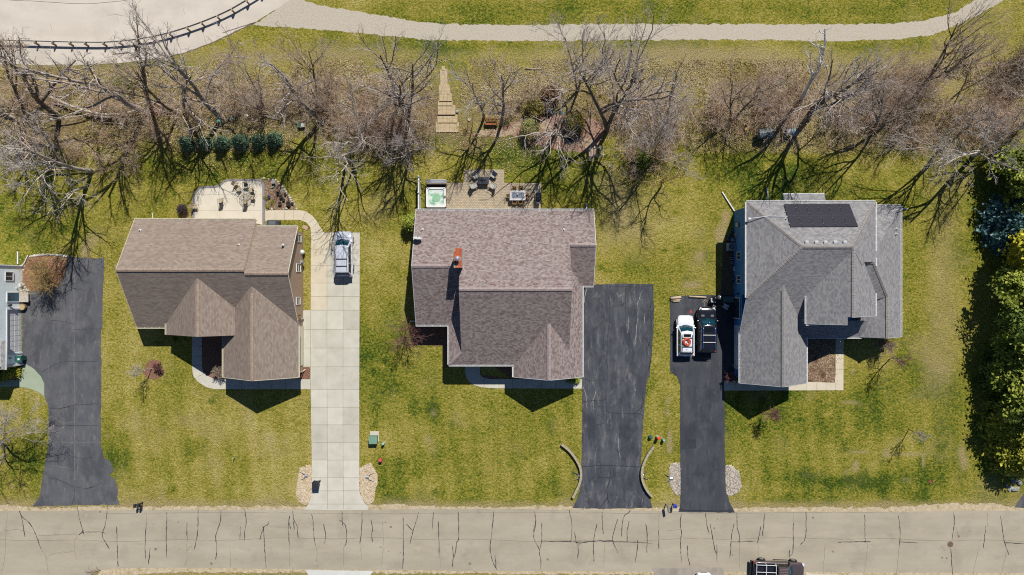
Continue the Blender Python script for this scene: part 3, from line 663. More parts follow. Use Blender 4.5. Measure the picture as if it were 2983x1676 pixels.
# aprons across the street
structure(sheet("concrete_apron", gs(1, 2, [(372, 1407), (885, 1416), (860, 1447), (850, 1700), (400, 1700), (395, 1447)]), 0.030, concrete("pale_concrete", (206, 206, 200), (216, 216, 210), (224, 224, 220), (200, 198, 190)), .05))
structure(sheet("asphalt_apron", ragged(gs(2, 2, [(1050, 1392), (1590, 1388), (1600, 1447), (1600, 1700), (1090, 1700), (1080, 1447)]), .3, .03), 0.024, asphalt("pale_drive_asphalt", (150, 142, 130), (164, 154, 142), (174, 164, 152), .4, (180, 170, 156))))
structure(sheet("concrete_apron", gs(3, 2, [(285, 1424), (350, 1440), (520, 1442), (520, 1700), (260, 1700)]), 0.030, m_concw, .05))
structure(sheet("driveway", gs(3, 2, [(1928, 830), (1855, 935), (1928, 940), (2300, 950), (2300, 500), (2050, 650)]), 0.024, m_drive0))

# mulch, pebbles, soil
m_mulch = multi("brown_mulch", [(0.25, (84, 58, 46)), (0.45, (128, 92, 74)), (0.62, (160, 120, 98)), (0.8, (190, 160, 136))], 8, 6, .95, .04, 16)
m_redmulch = multi("red_mulch", [(0.28, (84, 56, 44)), (0.45, (136, 92, 72)), (0.6, (166, 128, 102)), (0.75, (196, 170, 144))], 8, 6, .95, .04, 16, over=[(1.0, .5, .7, (176, 140, 92))])
m_pinkmulch = multi("pinkish_mulch", [(0.25, (110, 80, 68)), (0.45, (160, 124, 106)), (0.65, (184, 150, 132)), (0.8, (206, 184, 164))], 9, 6, .95, .04, 18)
m_bed = multi("flowerbed_soil", [(0.3, (70, 54, 42)), (0.45, (126, 100, 80)), (0.58, (164, 140, 116)), (0.7, (204, 184, 160))], 6, 6, .95, .06, 12, over=[(.9, .5, .66, (92, 66, 50)), (1.6, .58, .7, (186, 164, 130)), (2.2, .62, .75, (132, 130, 72))])
m_tansand = multi("tan_paver", [(0.3, (176, 155, 122)), (0.5, (194, 173, 138)), (0.7, (206, 188, 156))], 3, 5, .9, .01, 14)
def bed(name, pts, z, mat, seed=3): return structure(sheet(name, ragged(pts, .2, .05, seed), z, mat))
bed("mulch_bed", gs(0, 1, [(215, 490), (290, 478), (400, 488), (505, 490), (495, 600), (470, 660), (435, 715), (330, 748), (215, 748), (176, 748), (176, 555)]), 0.012, m_redmulch)
bed("mulch_bed", gs(0, 1, [(165, 1290), (182, 1300), (160, 1345), (140, 1430), (-100, 1440), (-100, 1295)]), 0.012, m_redmulch)
bed("mulch_ring", gs(0, 1, [(1160 + 76 * math.cos(a) * (1 + .12 * math.sin(3 * a)), 1342 + 74 * math.sin(a)) for a in (i * .314 for i in range(20))]), 0.012, m_mulch)
bed("mulch_bed", gs(0, 1, [(1522, 1040), (1690, 1040), (1700, 1412), (1610, 1408), (1556, 1385), (1530, 1350)]), 0.012, m_mulch)
bed("mulch_bed", gs(1, 1, [(322, 1322), (400, 1322), (408, 1332), (408, 1414), (322, 1414)]), 0.012, m_mulch)
bed("flower_bed", [z1(*p) for p in [(1488, 215), (1560, 200), (1640, 205), (1700, 230), (1750, 290), (1800, 350), (1850, 410), (1900, 450), (1960, 530), (2010, 600), (2050, 690), (2085, 775), (1560, 785), (1510, 760), (1488, 720)]], 0.012, m_bed)
bed("mulch_bed", gs(1, 1, [(1190, 1010), (1460, 1010), (1460, 1320), (1420, 1330), (1418, 1165), (1190, 1150)]), 0.012, m_mulch)
bed("mulch_bed", gs(1, 1, [(1690, 1240), (1931, 1300), (1931, 1412), (1760, 1412), (1715, 1402), (1690, 1380)]) + gs(2, 1, [(0, 1412)]), 0.012, m_mulch)
bed("mulch_bed", gs(2, 1, [(-10, 1380), (500, 1380), (500, 1412), (-10, 1412)]), 0.0125, m_mulch)
bed("garden_bed", gs(3, 1, [(270, 1080), (505, 1080), (505, 1447), (270, 1440)]), 0.012, m_bed)
bed("side_soil", gs(2, 1, [(1590, 400), (1690, 250), (1690, 790), (1570, 790)]), 0.012, multi("dark_side_soil", [(.3, (90, 78, 60)), (.7, (130, 114, 90))], 5, 5, .95, .04, 12))
z8 = lambda x, y: g(x / 4.522 + 1280, y / 4.522 + 180)[:2]
bed("mulch_bed", [z8(*p) for p in [(215, 640), (330, 610), (560, 600), (800, 590), (1000, 610), (1190, 650), (1400, 720), (1600, 700), (1880, 740), (2050, 760), (2190, 840), (2150, 1000), (2080, 1130), (1960, 1190), (1820, 1190), (1580, 1170), (1330, 1100), (1150, 1080), (1060, 1010), (960, 960), (880, 985), (650, 990), (470, 990), (330, 960), (280, 890), (235, 790)]], 0.012, m_pinkmulch)
m_flag = multi("flagstone", [(.3, (158, 134, 112)), (.5, (180, 156, 132)), (.7, (196, 174, 150))], 2.5, 5, .9, .01, 12)
bed("garden_path", [z8(*p) for p in [(470, 985), (640, 990), (860, 990), (980, 945), (1060, 860), (1120, 790), (1100, 750), (1040, 770), (980, 850), (900, 905), (760, 900), (640, 905), (520, 900), (480, 930)]], 0.018, m_flag)
bed("garden_path", [z8(*p) for p in [(1290, 790), (1400, 770), (1480, 830), (1480, 900), (1400, 900), (1310, 860)]], 0.018, m_flag)
bed("garden_path", [z8(*p) for p in [(1500, 900), (1620, 930), (1720, 1010), (1880, 1000), (2020, 1020), (2080, 1100), (2060, 1260), (1980, 1270), (1920, 1130), (1780, 1090), (1600, 1050), (1520, 990)]], 0.018, m_flag)
m_peb0 = multi("pebble_soil", [(.3, (150, 132, 104)), (.7, (190, 174, 146))], 6, 4, .95)
PEB = [("pebble_bed", gs(1, 2, [(330, 640), (380, 620), (422, 620), (424, 800), (418, 850), (402, 895), (370, 918), (320, 890), (300, 830), (310, 760), (320, 690)]), 0, "east"),
       ("pebble_bed", gs(1, 2, [(780, 640), (860, 598), (890, 640), (915, 690), (915, 760), (895, 800), (890, 880), (850, 917), (822, 903), (800, 868), (780, 800)]), 0, "west"),
       ("pebble_bed", gs(2, 2, [(1200, 610), (1240, 600), (1264, 602), (1266, 845), (1240, 840), (1200, 790), (1180, 720), (1185, 650)]), 1, "a"),
       ("pebble_bed", gs(2, 2, [(1610, 620), (1650, 620), (1710, 665), (1730, 770), (1700, 825), (1640, 848), (1618, 840), (1612, 790)]), 1, "b")]
def inside(poly, x, y):
    c = False; n = len(poly)
    for i in range(n):
        (x0, y0), (x1, y1) = poly[i], poly[(i + 1) % n]
        if (y0 > y) != (y1 > y) and x < (x1 - x0) * (y - y0) / (y1 - y0) + x0: c = not c
    return c
def pebble_mat(name, stops):
    m = Mat(name, .8, 0, .3); a = m.attr("tone")
    m.base(m.ramp(a.outputs["Fac"], [(p, alb(c)) for p, c in stops])); return m.m
m_pebA = pebble_mat("cream_pebble", [(0, (176, 146, 112)), (.3, (196, 172, 136)), (.6, (214, 198, 168)), (.85, (226, 214, 192)), (1, (132, 106, 84))])
m_pebB = pebble_mat("grey_pebble", [(0, (140, 128, 118)), (.25, (150, 136, 120)), (.55, (188, 176, 160)), (.85, (214, 206, 194)), (1, (92, 80, 72))])
def pebbles(poly, mat, n, smin=.05, smax=.11, seed=1):
    r = random.Random(seed); xs = [p[0] for p in poly]; ys = [p[1] for p in poly]
    V = []; F = []; tone = []
    oc = [(1, 0, 0), (0, 1, 0), (-1, 0, 0), (0, -1, 0), (0, 0, 1), (0.7, .7, .5), (-.7, .7, .5), (-.7, -.7, .5), (.7, -.7, .5)]
    of = [(0, 5, 4), (5, 1, 4), (1, 6, 4), (6, 2, 4), (2, 7, 4), (7, 3, 4), (3, 8, 4), (8, 0, 4)]
    k = 0
    while k < n:
        x = r.uniform(min(xs), max(xs)); y = r.uniform(min(ys), max(ys))
        if not inside(poly, x, y): continue
        k += 1
        s = r.uniform(smin, smax); a = r.random() * 6.28; e = r.uniform(.6, 1); t = r.random(); b = len(V)
        for px, py, pz in oc:
            px *= s; py *= s * e
            V.append((x + px * math.cos(a) - py * math.sin(a), y + px * math.sin(a) + py * math.cos(a), .014 + pz * s * .6)); tone.append(t)
        F += [tuple(i + b for i in f) for f in of]
    ob = mesh_np("pebbles", V, F, mat)
    at = ob.data.attributes.new("tone", 'FLOAT', 'POINT'); at.data.foreach_set("value", np.array(tone, dtype=np.float32))
    ob["kind"] = "stuff"; return ob
for i, (nm, poly, k, _) in enumerate(PEB):
    bed(nm, poly, 0.012, m_peb0, i)
    p = pebbles(poly, (m_pebA, m_pebB)[k], 2600 if k == 0 else 1300, .04 if k == 0 else .06, .085 if k == 0 else .12, i)
    tag(p, ["cream pebbles beside the concrete driveway behind the black bin", "cream pebbles beside the concrete driveway near the green utility box", "grey white pebbles between the curved wall and the dark driveway", "grey white pebbles on the lawn side of the dark driveway"][i], "pebbles", kind="stuff")

# paver patio of the middle house
z2 = lambda x, y: g(x / 6.131 + 1180, y / 6.131 + 470)[:2]
def paver_mat():
    m = Mat("patio_pavers", .85, 0, .25)
    b = m.n("ShaderNodeTexBrick"); m.l(m.coord(), b.inputs["Vector"])
    b.inputs["Scale"].default_value = 1.0; b.inputs["Brick Width"].default_value = .26; b.inputs["Row Height"].default_value = .18; b.inputs["Mortar Size"].default_value = .012
    b.inputs["Color1"].default_value = alb((202, 184, 154)); b.inputs["Color2"].default_value = alb((176, 162, 140)); b.inputs["Mortar"].default_value = alb((120, 104, 84))
    m.base(m.mix(m.fr(m.noise(.9, 5), .5, .75, 0, .5), b.outputs[0], alb((166, 156, 148)))); return m.m
patio2 = structure(sheet("paver_patio", [z2(*p) for p in [(380, 345), (750, 345), (750, 385), (1055, 385), (1055, 150), (1770, 150), (1770, 390), (2435, 390), (2435, 960), (380, 960)]], 0.040, paver_mat(), .06))
# ---------------------------------------------------------------- houses
def shingles(name, stops, w=0.30, h=0.145, line=0.5, patch=None, roofk=.8, tint=.5):
    m = Mat(name, .9, 0, .15)
    uv = m.n("ShaderNodeUVMap"); uv.uv_map = "shingle"
    b = m.n("ShaderNodeTexBrick"); m.l(uv.outputs[0], b.inputs["Vector"])
    b.inputs["Scale"].default_value = 1.0; b.inputs["Brick Width"].default_value = w; b.inputs["Row Height"].default_value = h
    b.inputs["Mortar Size"].default_value = 0.0; b.offset = .43; b.squash = 1.0
    b.inputs["Color1"].default_value = (0, 0, 0, 1); b.inputs["Color2"].default_value = (1, 1, 1, 1)
    v = m.sep(b.outputs[0])[0]
    v = m.math('ADD', m.math('ADD', m.math('MULTIPLY', v, tint), .5 - .5 * tint - .2), m.math('MULTIPLY', m.noise(16, 2, .7, uv.outputs[0]), .40))
    c = m.ramp(v, [(p, alb(cc, roofk)) for p, cc in stops])
    sx = m.n("ShaderNodeSeparateXYZ"); m.l(uv.outputs[0], sx.inputs[0])
    f = m.math('FRACT', m.math('DIVIDE', sx.outputs[1], h))
    c = m.mix(m.fr(f, 0.0, .22, line, 0.0), c, tuple(x * .35 for x in alb(stops[0][1])[:3]))  # shade under each course edge painted in as a dark line
    c = m.mix(m.fr(m.noise(.35, 5, .6), .5, .85, 0, .07), c, alb(patch or stops[-2][1], roofk))
    m.base(c)
    m.bump(m.math('ADD', f, m.math('MULTIPLY', v, .5)), .005)
    return m.m
sh_tan = shingles("tan_shingles", [(0.1, (128, 112, 102)), (.35, (156, 139, 127)), (.6, (167, 151, 138)), (.85, (181, 168, 153)), (1, (198, 191, 172))], .36, .145, .4, None, .85, .45)
sh_mauve = shingles("mauve_shingles", [(0.05, (90, 75, 74)), (.22, (134, 115, 112)), (.42, (161, 144, 140)), (.62, (176, 161, 157)), (.82, (192, 180, 175)), (1, (204, 194, 188))], .24, .145, .45, (172, 156, 152), .78, .5)
sh_grey = shingles("grey_shingles", [(0.1, (116, 114, 117)), (.35, (142, 140, 142)), (.6, (157, 155, 156)), (.85, (172, 168, 165)), (1, (188, 180, 172))], .28, .145, .4, None, .95)
cap_tan = plain("tan_ridge_shingle", (166, 146, 130), .9, 0, .15, .2, 4)
cap_mauve = plain("mauve_ridge_shingle", (166, 150, 147), .9, 0, .15, .25, 5)
cap_grey = plain("grey_ridge_shingle", (150, 145, 142), .9, 0, .15, .2, 4)
w_white = plain("white_trim", (236, 236, 236), .5, 0, .4, .05)
w_cream = plain("cream_gutter", (222, 214, 186), .5, 0, .4, .06)
w_gutter = plain("gutter_inside", (150, 142, 136), .8, 0, .2, .3)  # grey that paints the channel's shade into its inside
m_glass = Mat("window_glass", .08, 0, .6); m_glass.base((0.03, 0.04, 0.05, 1)); m_glass = m_glass.m
def siding(name, c, k=1.0, board=.13):
    m = Mat(name, .7, 0, .25); cc = m.coord(); sx = m.n("ShaderNodeSeparateXYZ"); m.l(cc, sx.inputs[0])
    f = m.math('FRACT', m.math('DIVIDE', sx.outputs[2], board)); a = alb(c, k)
    base = m.ramp(m.noise(.7, 4), [(.3, tuple(x * .92 for x in a[:3])), (.7, tuple(x * 1.05 for x in a[:3]))])
    m.base(m.mix(m.fr(f, 0, .16, .6, 0), base, tuple(x * .45 for x in a[:3]))); m.bump(f, .012)
    return m.m
sd_tan = siding("tan_siding", (168, 142, 122), 1.7); sd_mauve = siding("cream_siding", (214, 202, 186)); sd_blue = siding("blue_grey_siding", (76, 146, 206), 1.1); sd_pale = siding("pale_blue_siding", (176, 196, 204), 1.1)
m_found = plain("foundation", (150, 146, 138), .9)
m_metal = plain("galvanised", (186, 190, 194), .4, .6, .5, .1)
m_black = plain("black_plastic", (34, 34, 36), .5, 0, .4, .15)
m_whitep = plain("white_plastic", (232, 232, 228), .5, 0, .4, .04)

def gutter(mb, a, b, out, w=.16, h=.10):
    """open channel from a to b, on the out side of the eave; material 1 is the inside, its shade painted in grey"""
    mb = mb.new() if isinstance(mb, PL) else mb
    a = Vector(a); b = Vector(b); d = (b - a); L = d.length; d.normalize(); n = Vector(out).normalized()
    R = Matrix((d, n, Vector((0, 0, 1)))).transposed()
    def bb(u0, u1, n0, n1, z0, z1, mi=0):
        c = a + d * ((u0 + u1) / 2) + n * ((n0 + n1) / 2) + Vector((0, 0, (z0 + z1) / 2))
        mb.box(c, (u1 - u0, n1 - n0, z1 - z0), 0, mi, R)
    bb(0, L, w - .06, w, -h, .012); bb(0, L, .004, .03, -h, .0); bb(0, L, .03, w - .06, -h, -h + .02, 1)
    bb(-.02, 0, .004, w, -h, .012); bb(L, L + .02, .004, w, -h, .012)
    k = int(L / .8)
    for i in range(1, k): bb(L * i / k - .02, L * i / k + .02, .03, w - .06, -.03, .004)
def ridge_cap(mb, a, b, w=.19, seg=.28):
    """overlapping cap shingles along a ridge or hip"""
    mb = mb.new() if isinstance(mb, PL) else mb
    a = Vector(a); b = Vector(b); d = b - a; L = d.length; d.normalize()
    s = d.cross(Vector((0, 0, 1))).normalized(); n = max(1, int(L / seg)); up = s.cross(d)
    for i in range(n):
        p0 = a + d * (L * i / n); p1 = a + d * (L * (i + 1) / n + .05)
        l0 = .03 ; l1 = .055
        vs = [p0 - s * w + up * (l0 - .07), p0 + up * (l0 + .015), p0 + s * w + up * (l0 - .07), p1 - s * w + up * (l1 - .07), p1 + up * (l1 + .015), p1 + s * w + up * (l1 - .07)]
        vs += [v - up * .05 for v in vs]
        mb.add(vs, [(0, 1, 4, 3), (1, 2, 5, 4), (3, 4, 10, 9), (4, 5, 11, 10), (0, 3, 9, 6), (2, 8, 11, 5), (0, 6, 7, 1), (1, 7, 8, 2)])
def pipe_vent(parent, u, v, z, r=.06, h=.35):
    m = MB(); p = g(u, v, z); m.lathe((p[0], p[1], z - .1), [(r * 2.4, 0), (r * 2.0, .10), (r, .16), (r, h), (r * .7, h), (r * .7, h - .05)], 10)
    return m.build("vent_pipe", m_whitep, parent)
def wall_window(parent, wx, side, y0, y1, z0, z1, pane_split='v'):
    """a framed window on a wall facing +x (side 1) or -x (side -1)"""
    m = MB(); s = side; t = .07
    m.bx(wx + s * .005, wx + s * .07, y0 - t, y0, z0 - t, z1 + t); m.bx(wx + s * .005, wx + s * .07, y1, y1 + t, z0 - t, z1 + t)
    m.bx(wx + s * .005, wx + s * .07, y0, y1, z1, z1 + t); m.bx(wx + s * .005, wx + s * .085, y0, y1, z0 - t, z0)
    if pane_split == 'v': m.bx(wx + s * .012, wx + s * .05, (y0 + y1) / 2 - .025, (y0 + y1) / 2 + .025, z0, z1)
    else: m.bx(wx + s * .012, wx + s * .05, y0, y1, (z0 + z1) / 2 - .025, (z0 + z1) / 2 + .025)
    f = m.build("window", w_white, parent)
    m = MB(); m.bx(wx + s * .004, wx + s * .024, y0, y1, z0, z1); m.build("pane", m_glass, f)
    return f

# --- tan house
H1 = thing("house", "tan shingled house with two front gables beside the concrete driveway", "house", o(-820, 30))
roof = MB(); wall = MB(); cap = PL(); gut = PL()
sS = (6.6 - 2.75) / 158; sN = 3.4 / 142
zS = lambda y: 6.6 - (y + 47) * sS
roof.slab([o(-1053.5, -189, 3.2), o(-713, -189, 3.2), o(-713, -47, 6.6), o(-1053.5, -47, 6.6)])
roof.slab([o(-713, -170, 3.2), o(-598, -170, 3.2), o(-598, -37.6, 6.37), o(-713, -37.6, 6.37)])
roof.slab([o(-1053.5, -47, 6.6), o(-713, -47, 6.6), o(-713, -37.6, zS(-37.6)), o(-598, -37.6, zS(-37.6)), o(-598, 111, zS(111)), o(-1053.5, 111, zS(111))])
roof.slab([o(-807, 60, 3.0), o(-807, 252, 3.0), o(-702, 252, 5.6), o(-702, -2, 5.6)])
roof.slab([o(-598, 101, 3.0), o(-598, 252, 3.0), o(-702, 252, 5.6), o(-702, -2, 5.6)])
roof.slab([o(-966.6, 98, 3.0), o(-966.6, 132, 3.0), o(-843, 132, 6.1), o(-843, -26, 6.1)])
roof.slab([o(-719, 98, 3.0), o(-719, 132, 3.0), o(-843, 132, 6.1), o(-843, -26, 6.1)])
rf1 = roof.build("roof", [sh_tan, w_cream], H1)
Y = lambda d: -d / PXM
wall.extr([(Y(-179), 0), (Y(-179), 3.1), (Y(-47), 6.3), (Y(101), 2.75), (Y(101), 0)], 'x', -1043.5 / PXM, -713 / PXM)
wall.extr([(Y(-160), 0), (Y(-160), 3.1), (Y(-37.6), 6.12), (Y(101), 2.78), (Y(101), 0)], 'x', -712.9 / PXM, -608 / PXM)
wall.extr([(-797 / PXM, 0), (-797 / PXM, 3.0), (-702 / PXM, 5.35), (-608.2 / PXM, 3.0), (-608.2 / PXM, 0)], 'y', Y(100.9), Y(242))
wall.extr([(-956 / PXM, 0), (-956 / PXM, 3.0), (-843 / PXM, 5.85), (-797.1 / PXM, 4.6), (-797.1 / PXM, 0)], 'y', Y(100.8), Y(110))
wl1 = wall.build("wall", sd_tan, H1)
post = MB(); post.bx(-950 / PXM, -942 / PXM, Y(128), Y(120), 0, 2.95); post.build("porch_post", w_cream, H1)
ridge_cap(cap, o(-1053, -47, 6.6), o(-714, -47, 6.6)); ridge_cap(cap, o(-713, -37.6, 6.37), o(-599, -37.6, 6.37))
ridge_cap(cap, o(-702, 252, 5.6), o(-702, 16, 5.6)); ridge_cap(cap, o(-843, 132, 6.1), o(-843, -8, 6.1))
cap.build("ridge_cap", cap_tan, rf1)
gutter(gut, o(-1053, -189, 3.2), o(-716, -189, 3.2), (0, 1, 0)); gutter(gut, o(-711, -170, 3.2), o(-599, -170, 3.2), (0, 1, 0))
gutter(gut, o(-1053, 111, zS(111)), o(-968, 111, zS(111)), (0, -1, 0)); gutter(gut, o(-966.6, 99, 3.0), o(-966.6, 131, 3.0), (-1, 0, 0))
gutter(gut, o(-598, 108, 3.0), o(-598, 251, 3.0), (1, 0, 0)); gutter(gut, o(-807, 134, 3.0), o(-807, 251, 3.0), (-1, 0, 0))
gut.build("gutter", [w_cream, w_gutter], H1)
rk = PL()
for a, b in (((-1053.5, -189, 3.2), (-1053.5, -47, 6.6)), ((-1053.5, -47, 6.6), (-1053.5, 111, zS(111))), ((-598, -170, 3.2), (-598, -37.6, 6.37)), ((-598, -37.6, 6.37), (-598, 98, zS(98))), ((-807, 252, 3), (-702, 252, 5.6)), ((-702, 252, 5.6), (-598, 252, 3))):
    pa = Vector(o(*a)); pb = Vector(o(*b)); rk.tube([pa - Vector((0, 0, .03)), pb - Vector((0, 0, .03))], .05, 4)
rk.build("rake_trim", w_cream, H1)
X1 = -608 / PXM
wall_window(H1, X1, 1, Y(-131), Y(-150), .97, 2.33, 'h'); wall_window(H1, X1, 1, Y(-46), Y(-66), 1.1, 2.4, 'h'); wall_window(H1, X1, 1, Y(47), Y(29), 1.3, 2.5, 'h')
mt = MB(); p = gq(1, 1, 352, 535); mt.bx(X1 + .01, X1 + .28, p[1] - .2, p[1] + .2, .7, 1.3); mt.lathe((X1 + .28, p[1], 1.3), [(.1, 0), (.1, .18), (.02, .2)], 10); mt.build("utility_meter", m_metal, H1, bevel=.02)
mt = MB(); p = gq(1, 1, 352, 458); mt.lathe((X1 + .05, p[1], .4), [(.28, 0), (.3, .3), (.2, .5), (.02, .55)], 14, 0, .9); mt.build("dryer_hood", w_white, H1, smooth=True)
for y in (930, 955): 
    mt = MB(); p = gq(1, 1, 322, y, 2.0); mt.lathe((X1 + .16, p[1], 1.6), [(.03, 0), (.13, .05), (.11, .3), (.03, .36)], 8); mt.build("wall_lamp", plain("brass_lamp", (150, 116, 70), .4, .5), H1)
gd = MB(); gd.bx(X1 + .002, X1 + .045, Y(226), Y(112), .03, 2.15)
for i in range(5): gd.bx(X1 + .045, X1 + .065, Y(224), Y(114), .08 + i * .42, .40 + i * .42)
gd.build("garage_door", w_cream, H1)
for u, v in ((q(0, 1, 1055, 290)), (q(0, 1, 1800, 400)), (q(1, 1, 200, 402))):
    yy = 838 - v; pipe_vent(rf1, u, v, 3.2 + (189 + (v - 838) * .94) * sN)
ds = PL()
a = gq(0, 1, 1150, 160, .12); b = gq(0, 1, 1153, 225, .15); ds.tube([a, b], .06, 6)
a = gq(1, 1, 322, 1352, .3); b = gq(1, 1, 372, 1340, .1); ds.tube([(X1 + .1, a[1], 2.9), (X1 + .1, a[1], .3), b], .055, 6)
ds.tube([(X1 + .1, gq(1, 1, 320, 955)[1], 2.8), (X1 + .1, gq(1, 1, 320, 955)[1], .2)], .05, 6)
ds.build("downspout", w_cream, H1)
sp = PL(); p = z1(270, 958); 
for i in range(4): sp.tube([(p[0] - .3 + i * .2, p[1] + .04, .06), (p[0] - .25 + i * .2, p[1] - .1, .06)], .02, 5)
sp.build("hose_bracket", m_black, H1)

# --- middle house
H2 = thing("house", "mauve shingled house with an orange topped chimney behind the cracked driveway", "house", o(0, 20))
roof = MB(); wall = MB(); cap = PL(); gut = PL()
Nz = lambda y: 3.0 + (y + 216) * .5 / PXM * 1.0
zr = Nz(4.6); 
roof.slab([o(-268.8, -216, 3.0), o(228.6, -216, 3.0), o(228.6, -116.3, Nz(-116.3)), o(158, -116.3, Nz(-116.3)), o(158, 4.6, zr), o(-140, 4.6, zr), o(-140, -58, Nz(-58)), o(-268.8, -58, Nz(-58))])
Mz = lambda y: zr - (y - 4.6) * .515 / PXM
Sz = 217
roof.slab([o(-140, 4.6, zr), o(158, 4.6, zr), o(158, 216, Mz(216)), o(-176, 216, Mz(216)), o(-140, 181, Mz(181))])
Wz = lambda y: Nz(-58) - (y + 58) * .5 / PXM
roof.slab([o(-268.8, -58, Nz(-58)), o(-110, -58, Nz(-58)), o(-110, 104.6, Wz(104.6)), o(-268.8, 104.6, Wz(104.6))])
zl = Mz(216)
roof.slab([o(-176, 216, zl), o(-140, 181, Mz(181)), o(-140, 20, Mz(181)), o(-176, 20, zl)])
roof.slab([o(228.6, -116.3, Nz(-116.3)), o(150, -116.3, Nz(-116.3)), o(150, -5, Nz(-116.3) - 111.3 * .5 / PXM), o(228.6, -5, Nz(-116.3) - 111.3 * .5 / PXM)])
roof.slab([o(196, -5, 2.96), o(196, 251, 2.96), o(100, 251, 5.45), o(100, 90, 5.45), o(100, -60, 5.45), o(156, -60, 4.0)])
roof.slab([o(4.5, 208, 2.96), o(4.5, 251, 2.96), o(100, 251, 5.45), o(100, 90, 5.45)])
rf2 = roof.build("roof", [sh_mauve, w_white], H2)
wall.extr([(Y(-206), 0), (Y(-206), 3.0), (Y(-58), Nz(-58) - .25), (Y(94), Wz(94) - .2), (Y(94), 0)], 'x', -258.8 / PXM, -100 / PXM)
wall.extr([(Y(-205.8), 0), (Y(-205.8), 3.0), (Y(4.6), zr - .25), (Y(206), Mz(206) - .2), (Y(206), 0)], 'x', -138 / PXM, 156 / PXM)
wall.extr([(Y(-205.6), 0), (Y(-205.6), 3.0), (Y(-116.3), Nz(-116.3) - .25), (Y(-15), 2.7), (Y(-15), 0)], 'x', 150 / PXM, 218.6 / PXM)
wall.bx(-166 / PXM, -137.9 / PXM, Y(205.8), Y(94.1), 0, 2.75)
wall.extr([(14.5 / PXM, 0), (14.5 / PXM, 2.9), (100 / PXM, 5.2), (186 / PXM, 2.9), (186 / PXM, 0)], 'y', Y(60), Y(241))
wall.build("wall", sd_mauve, H2)
ridge_cap(cap, o(-268, -58, Nz(-58)), o(-172, -58, Nz(-58))); ridge_cap(cap, o(-139, 4.6, zr), o(158, 4.6, zr)); ridge_cap(cap, o(228, -116.3, Nz(-116.3)), o(160, -116.3, Nz(-116.3)))
ridge_cap(cap, o(100, 251, 5.45), o(100, 100, 5.45)); ridge_cap(cap, o(-176, 216, zl), o(-140, 181, Mz(181)))
cap.build("ridge_cap", cap_mauve, rf2)
gutter(gut, o(-268.8, -216, 3), o(228.6, -216, 3), (0, 1, 0)); gutter(gut, o(-268.8, 104.6, Wz(104.6)), o(-177, 104.6, Wz(104.6)), (0, -1, 0)); gutter(gut, o(-176, 108, zl), o(-176, 215, zl), (-1, 0, 0))
gutter(gut, o(-176, 216, zl), o(4, 216, zl), (0, -1, 0)); gutter(gut, o(4.5, 218, 2.96), o(4.5, 250, 2.96), (-1, 0, 0)); gutter(gut, o(196, -3, 2.96), o(196, 250, 2.96), (1, 0, 0)); gutter(gut, o(199, -5, 2.76), o(228, -5, 2.76), (0, -1, 0))
gut.build("gutter", [w_white, w_gutter], H2)
rk = PL()
for a, b in (((-268.8, -216, 3.0), (-268.8, -58, Nz(-58))), ((-268.8, -58, Nz(-58)), (-268.8, 104.6, Wz(104.6))), ((228.6, -216, 3), (228.6, -116, Nz(-116.3))), ((228.6, -116, Nz(-116.3)), (228.6, -5, 2.77)), ((4.5, 251, 2.96), (100, 251, 5.45)), ((100, 251, 5.45), (196, 251, 2.96))):
    pa = Vector(o(*a)); pb = Vector(o(*b)); rk.tube([pa - Vector((0, 0, .04)), pb - Vector((0, 0, .04))], .05, 4)
rk.build("rake_trim", w_white, H2)
ch = MB(); cz = 8.35
cx0, cy0, _ = g(1321.7, 781, cz); cx1, cy1, _ = g(1345, 723.5, cz)
ch.bx(cx0 + .06, cx1 - .06, cy0 + .06, cy1 - .06, 4.6, cz)
chim = ch.build("chimney", siding("white_chimney_siding", (232, 234, 232), 1, .15), H2)
m_rust = multi("rusty_cap", [(.3, (160, 72, 42)), (.5, (184, 92, 56)), (.7, (198, 112, 76))], 2.2, 5, .7, 0, None, [(1.1, .58, .66, (150, 160, 140)), (6, .6, .75, (150, 58, 30))])
ch = MB(); ch.bx(cx0, cx1, cy0, cy1, cz + .003, cz + .07); cc = ch.build("chimney_cap", m_rust, chim, bevel=.02)
ch = MB(); px, py, _ = g(1332.5, 754, cz + .3)
ch.lathe((px, py, cz + .07), [(.13, 0), (.13, .35), (.2, .38), (.26, .48), (.26, .56), (.12, .66), (.01, .68)], 18); ch.build("flue", m_metal, chim, smooth=False)
vt = PL()
for c, r, x, y in ((1, 1, 1278, 533), (1, 1, 1440, 526), (1, 1, 1622, 700), (1, 1, 1790, 700), (2, 1, 5, 700), (2, 1, 178, 697), (2, 1, 357, 697), (2, 1, 517, 383)):
    u, v = q(c, r, x, y); z = Nz((v - 838) * .92); p = g(u, v, z + .05); vt.box((p[0], p[1], p[2] - .02), (.42, .30, .10), 0, 0, Matrix.Rotation(math.radians(26), 3, 'X'))
vt.build("roof_vent", plain("mauve_vent", (176, 144, 138), .7), rf2, bevel=.02)
for c, r, x, y in ((1, 1, 1255, 285), (2, 1, 390, 285)):
    u, v = q(c, r, x, y); pipe_vent(rf2, u, v, Nz((v - 838) * .94))
dish = MB(); u, v = q(1, 1, 1217, 352); z = Nz((v - 838) * .94) + .65; p = Vector(g(u, v, z)); k = 22
R = Vector((-.12, -.45, .88)).to_track_quat('Z', 'Y').to_matrix(); R = Vector((.10, .90, .42)).to_track_quat('Z', 'Y').to_matrix()
vs = []; 
for i in range(5):
    rr = .48 * (i + .01) / 4
    vs += [p + R @ Vector((rr * 1.0 * math.cos(a), rr * .85 * math.sin(a), .35 * rr * rr)) for a in (2 * math.pi * j / k for j in range(k))]
nb = len(vs); vs += [v - R @ Vector((0, 0, .02)) for v in vs]
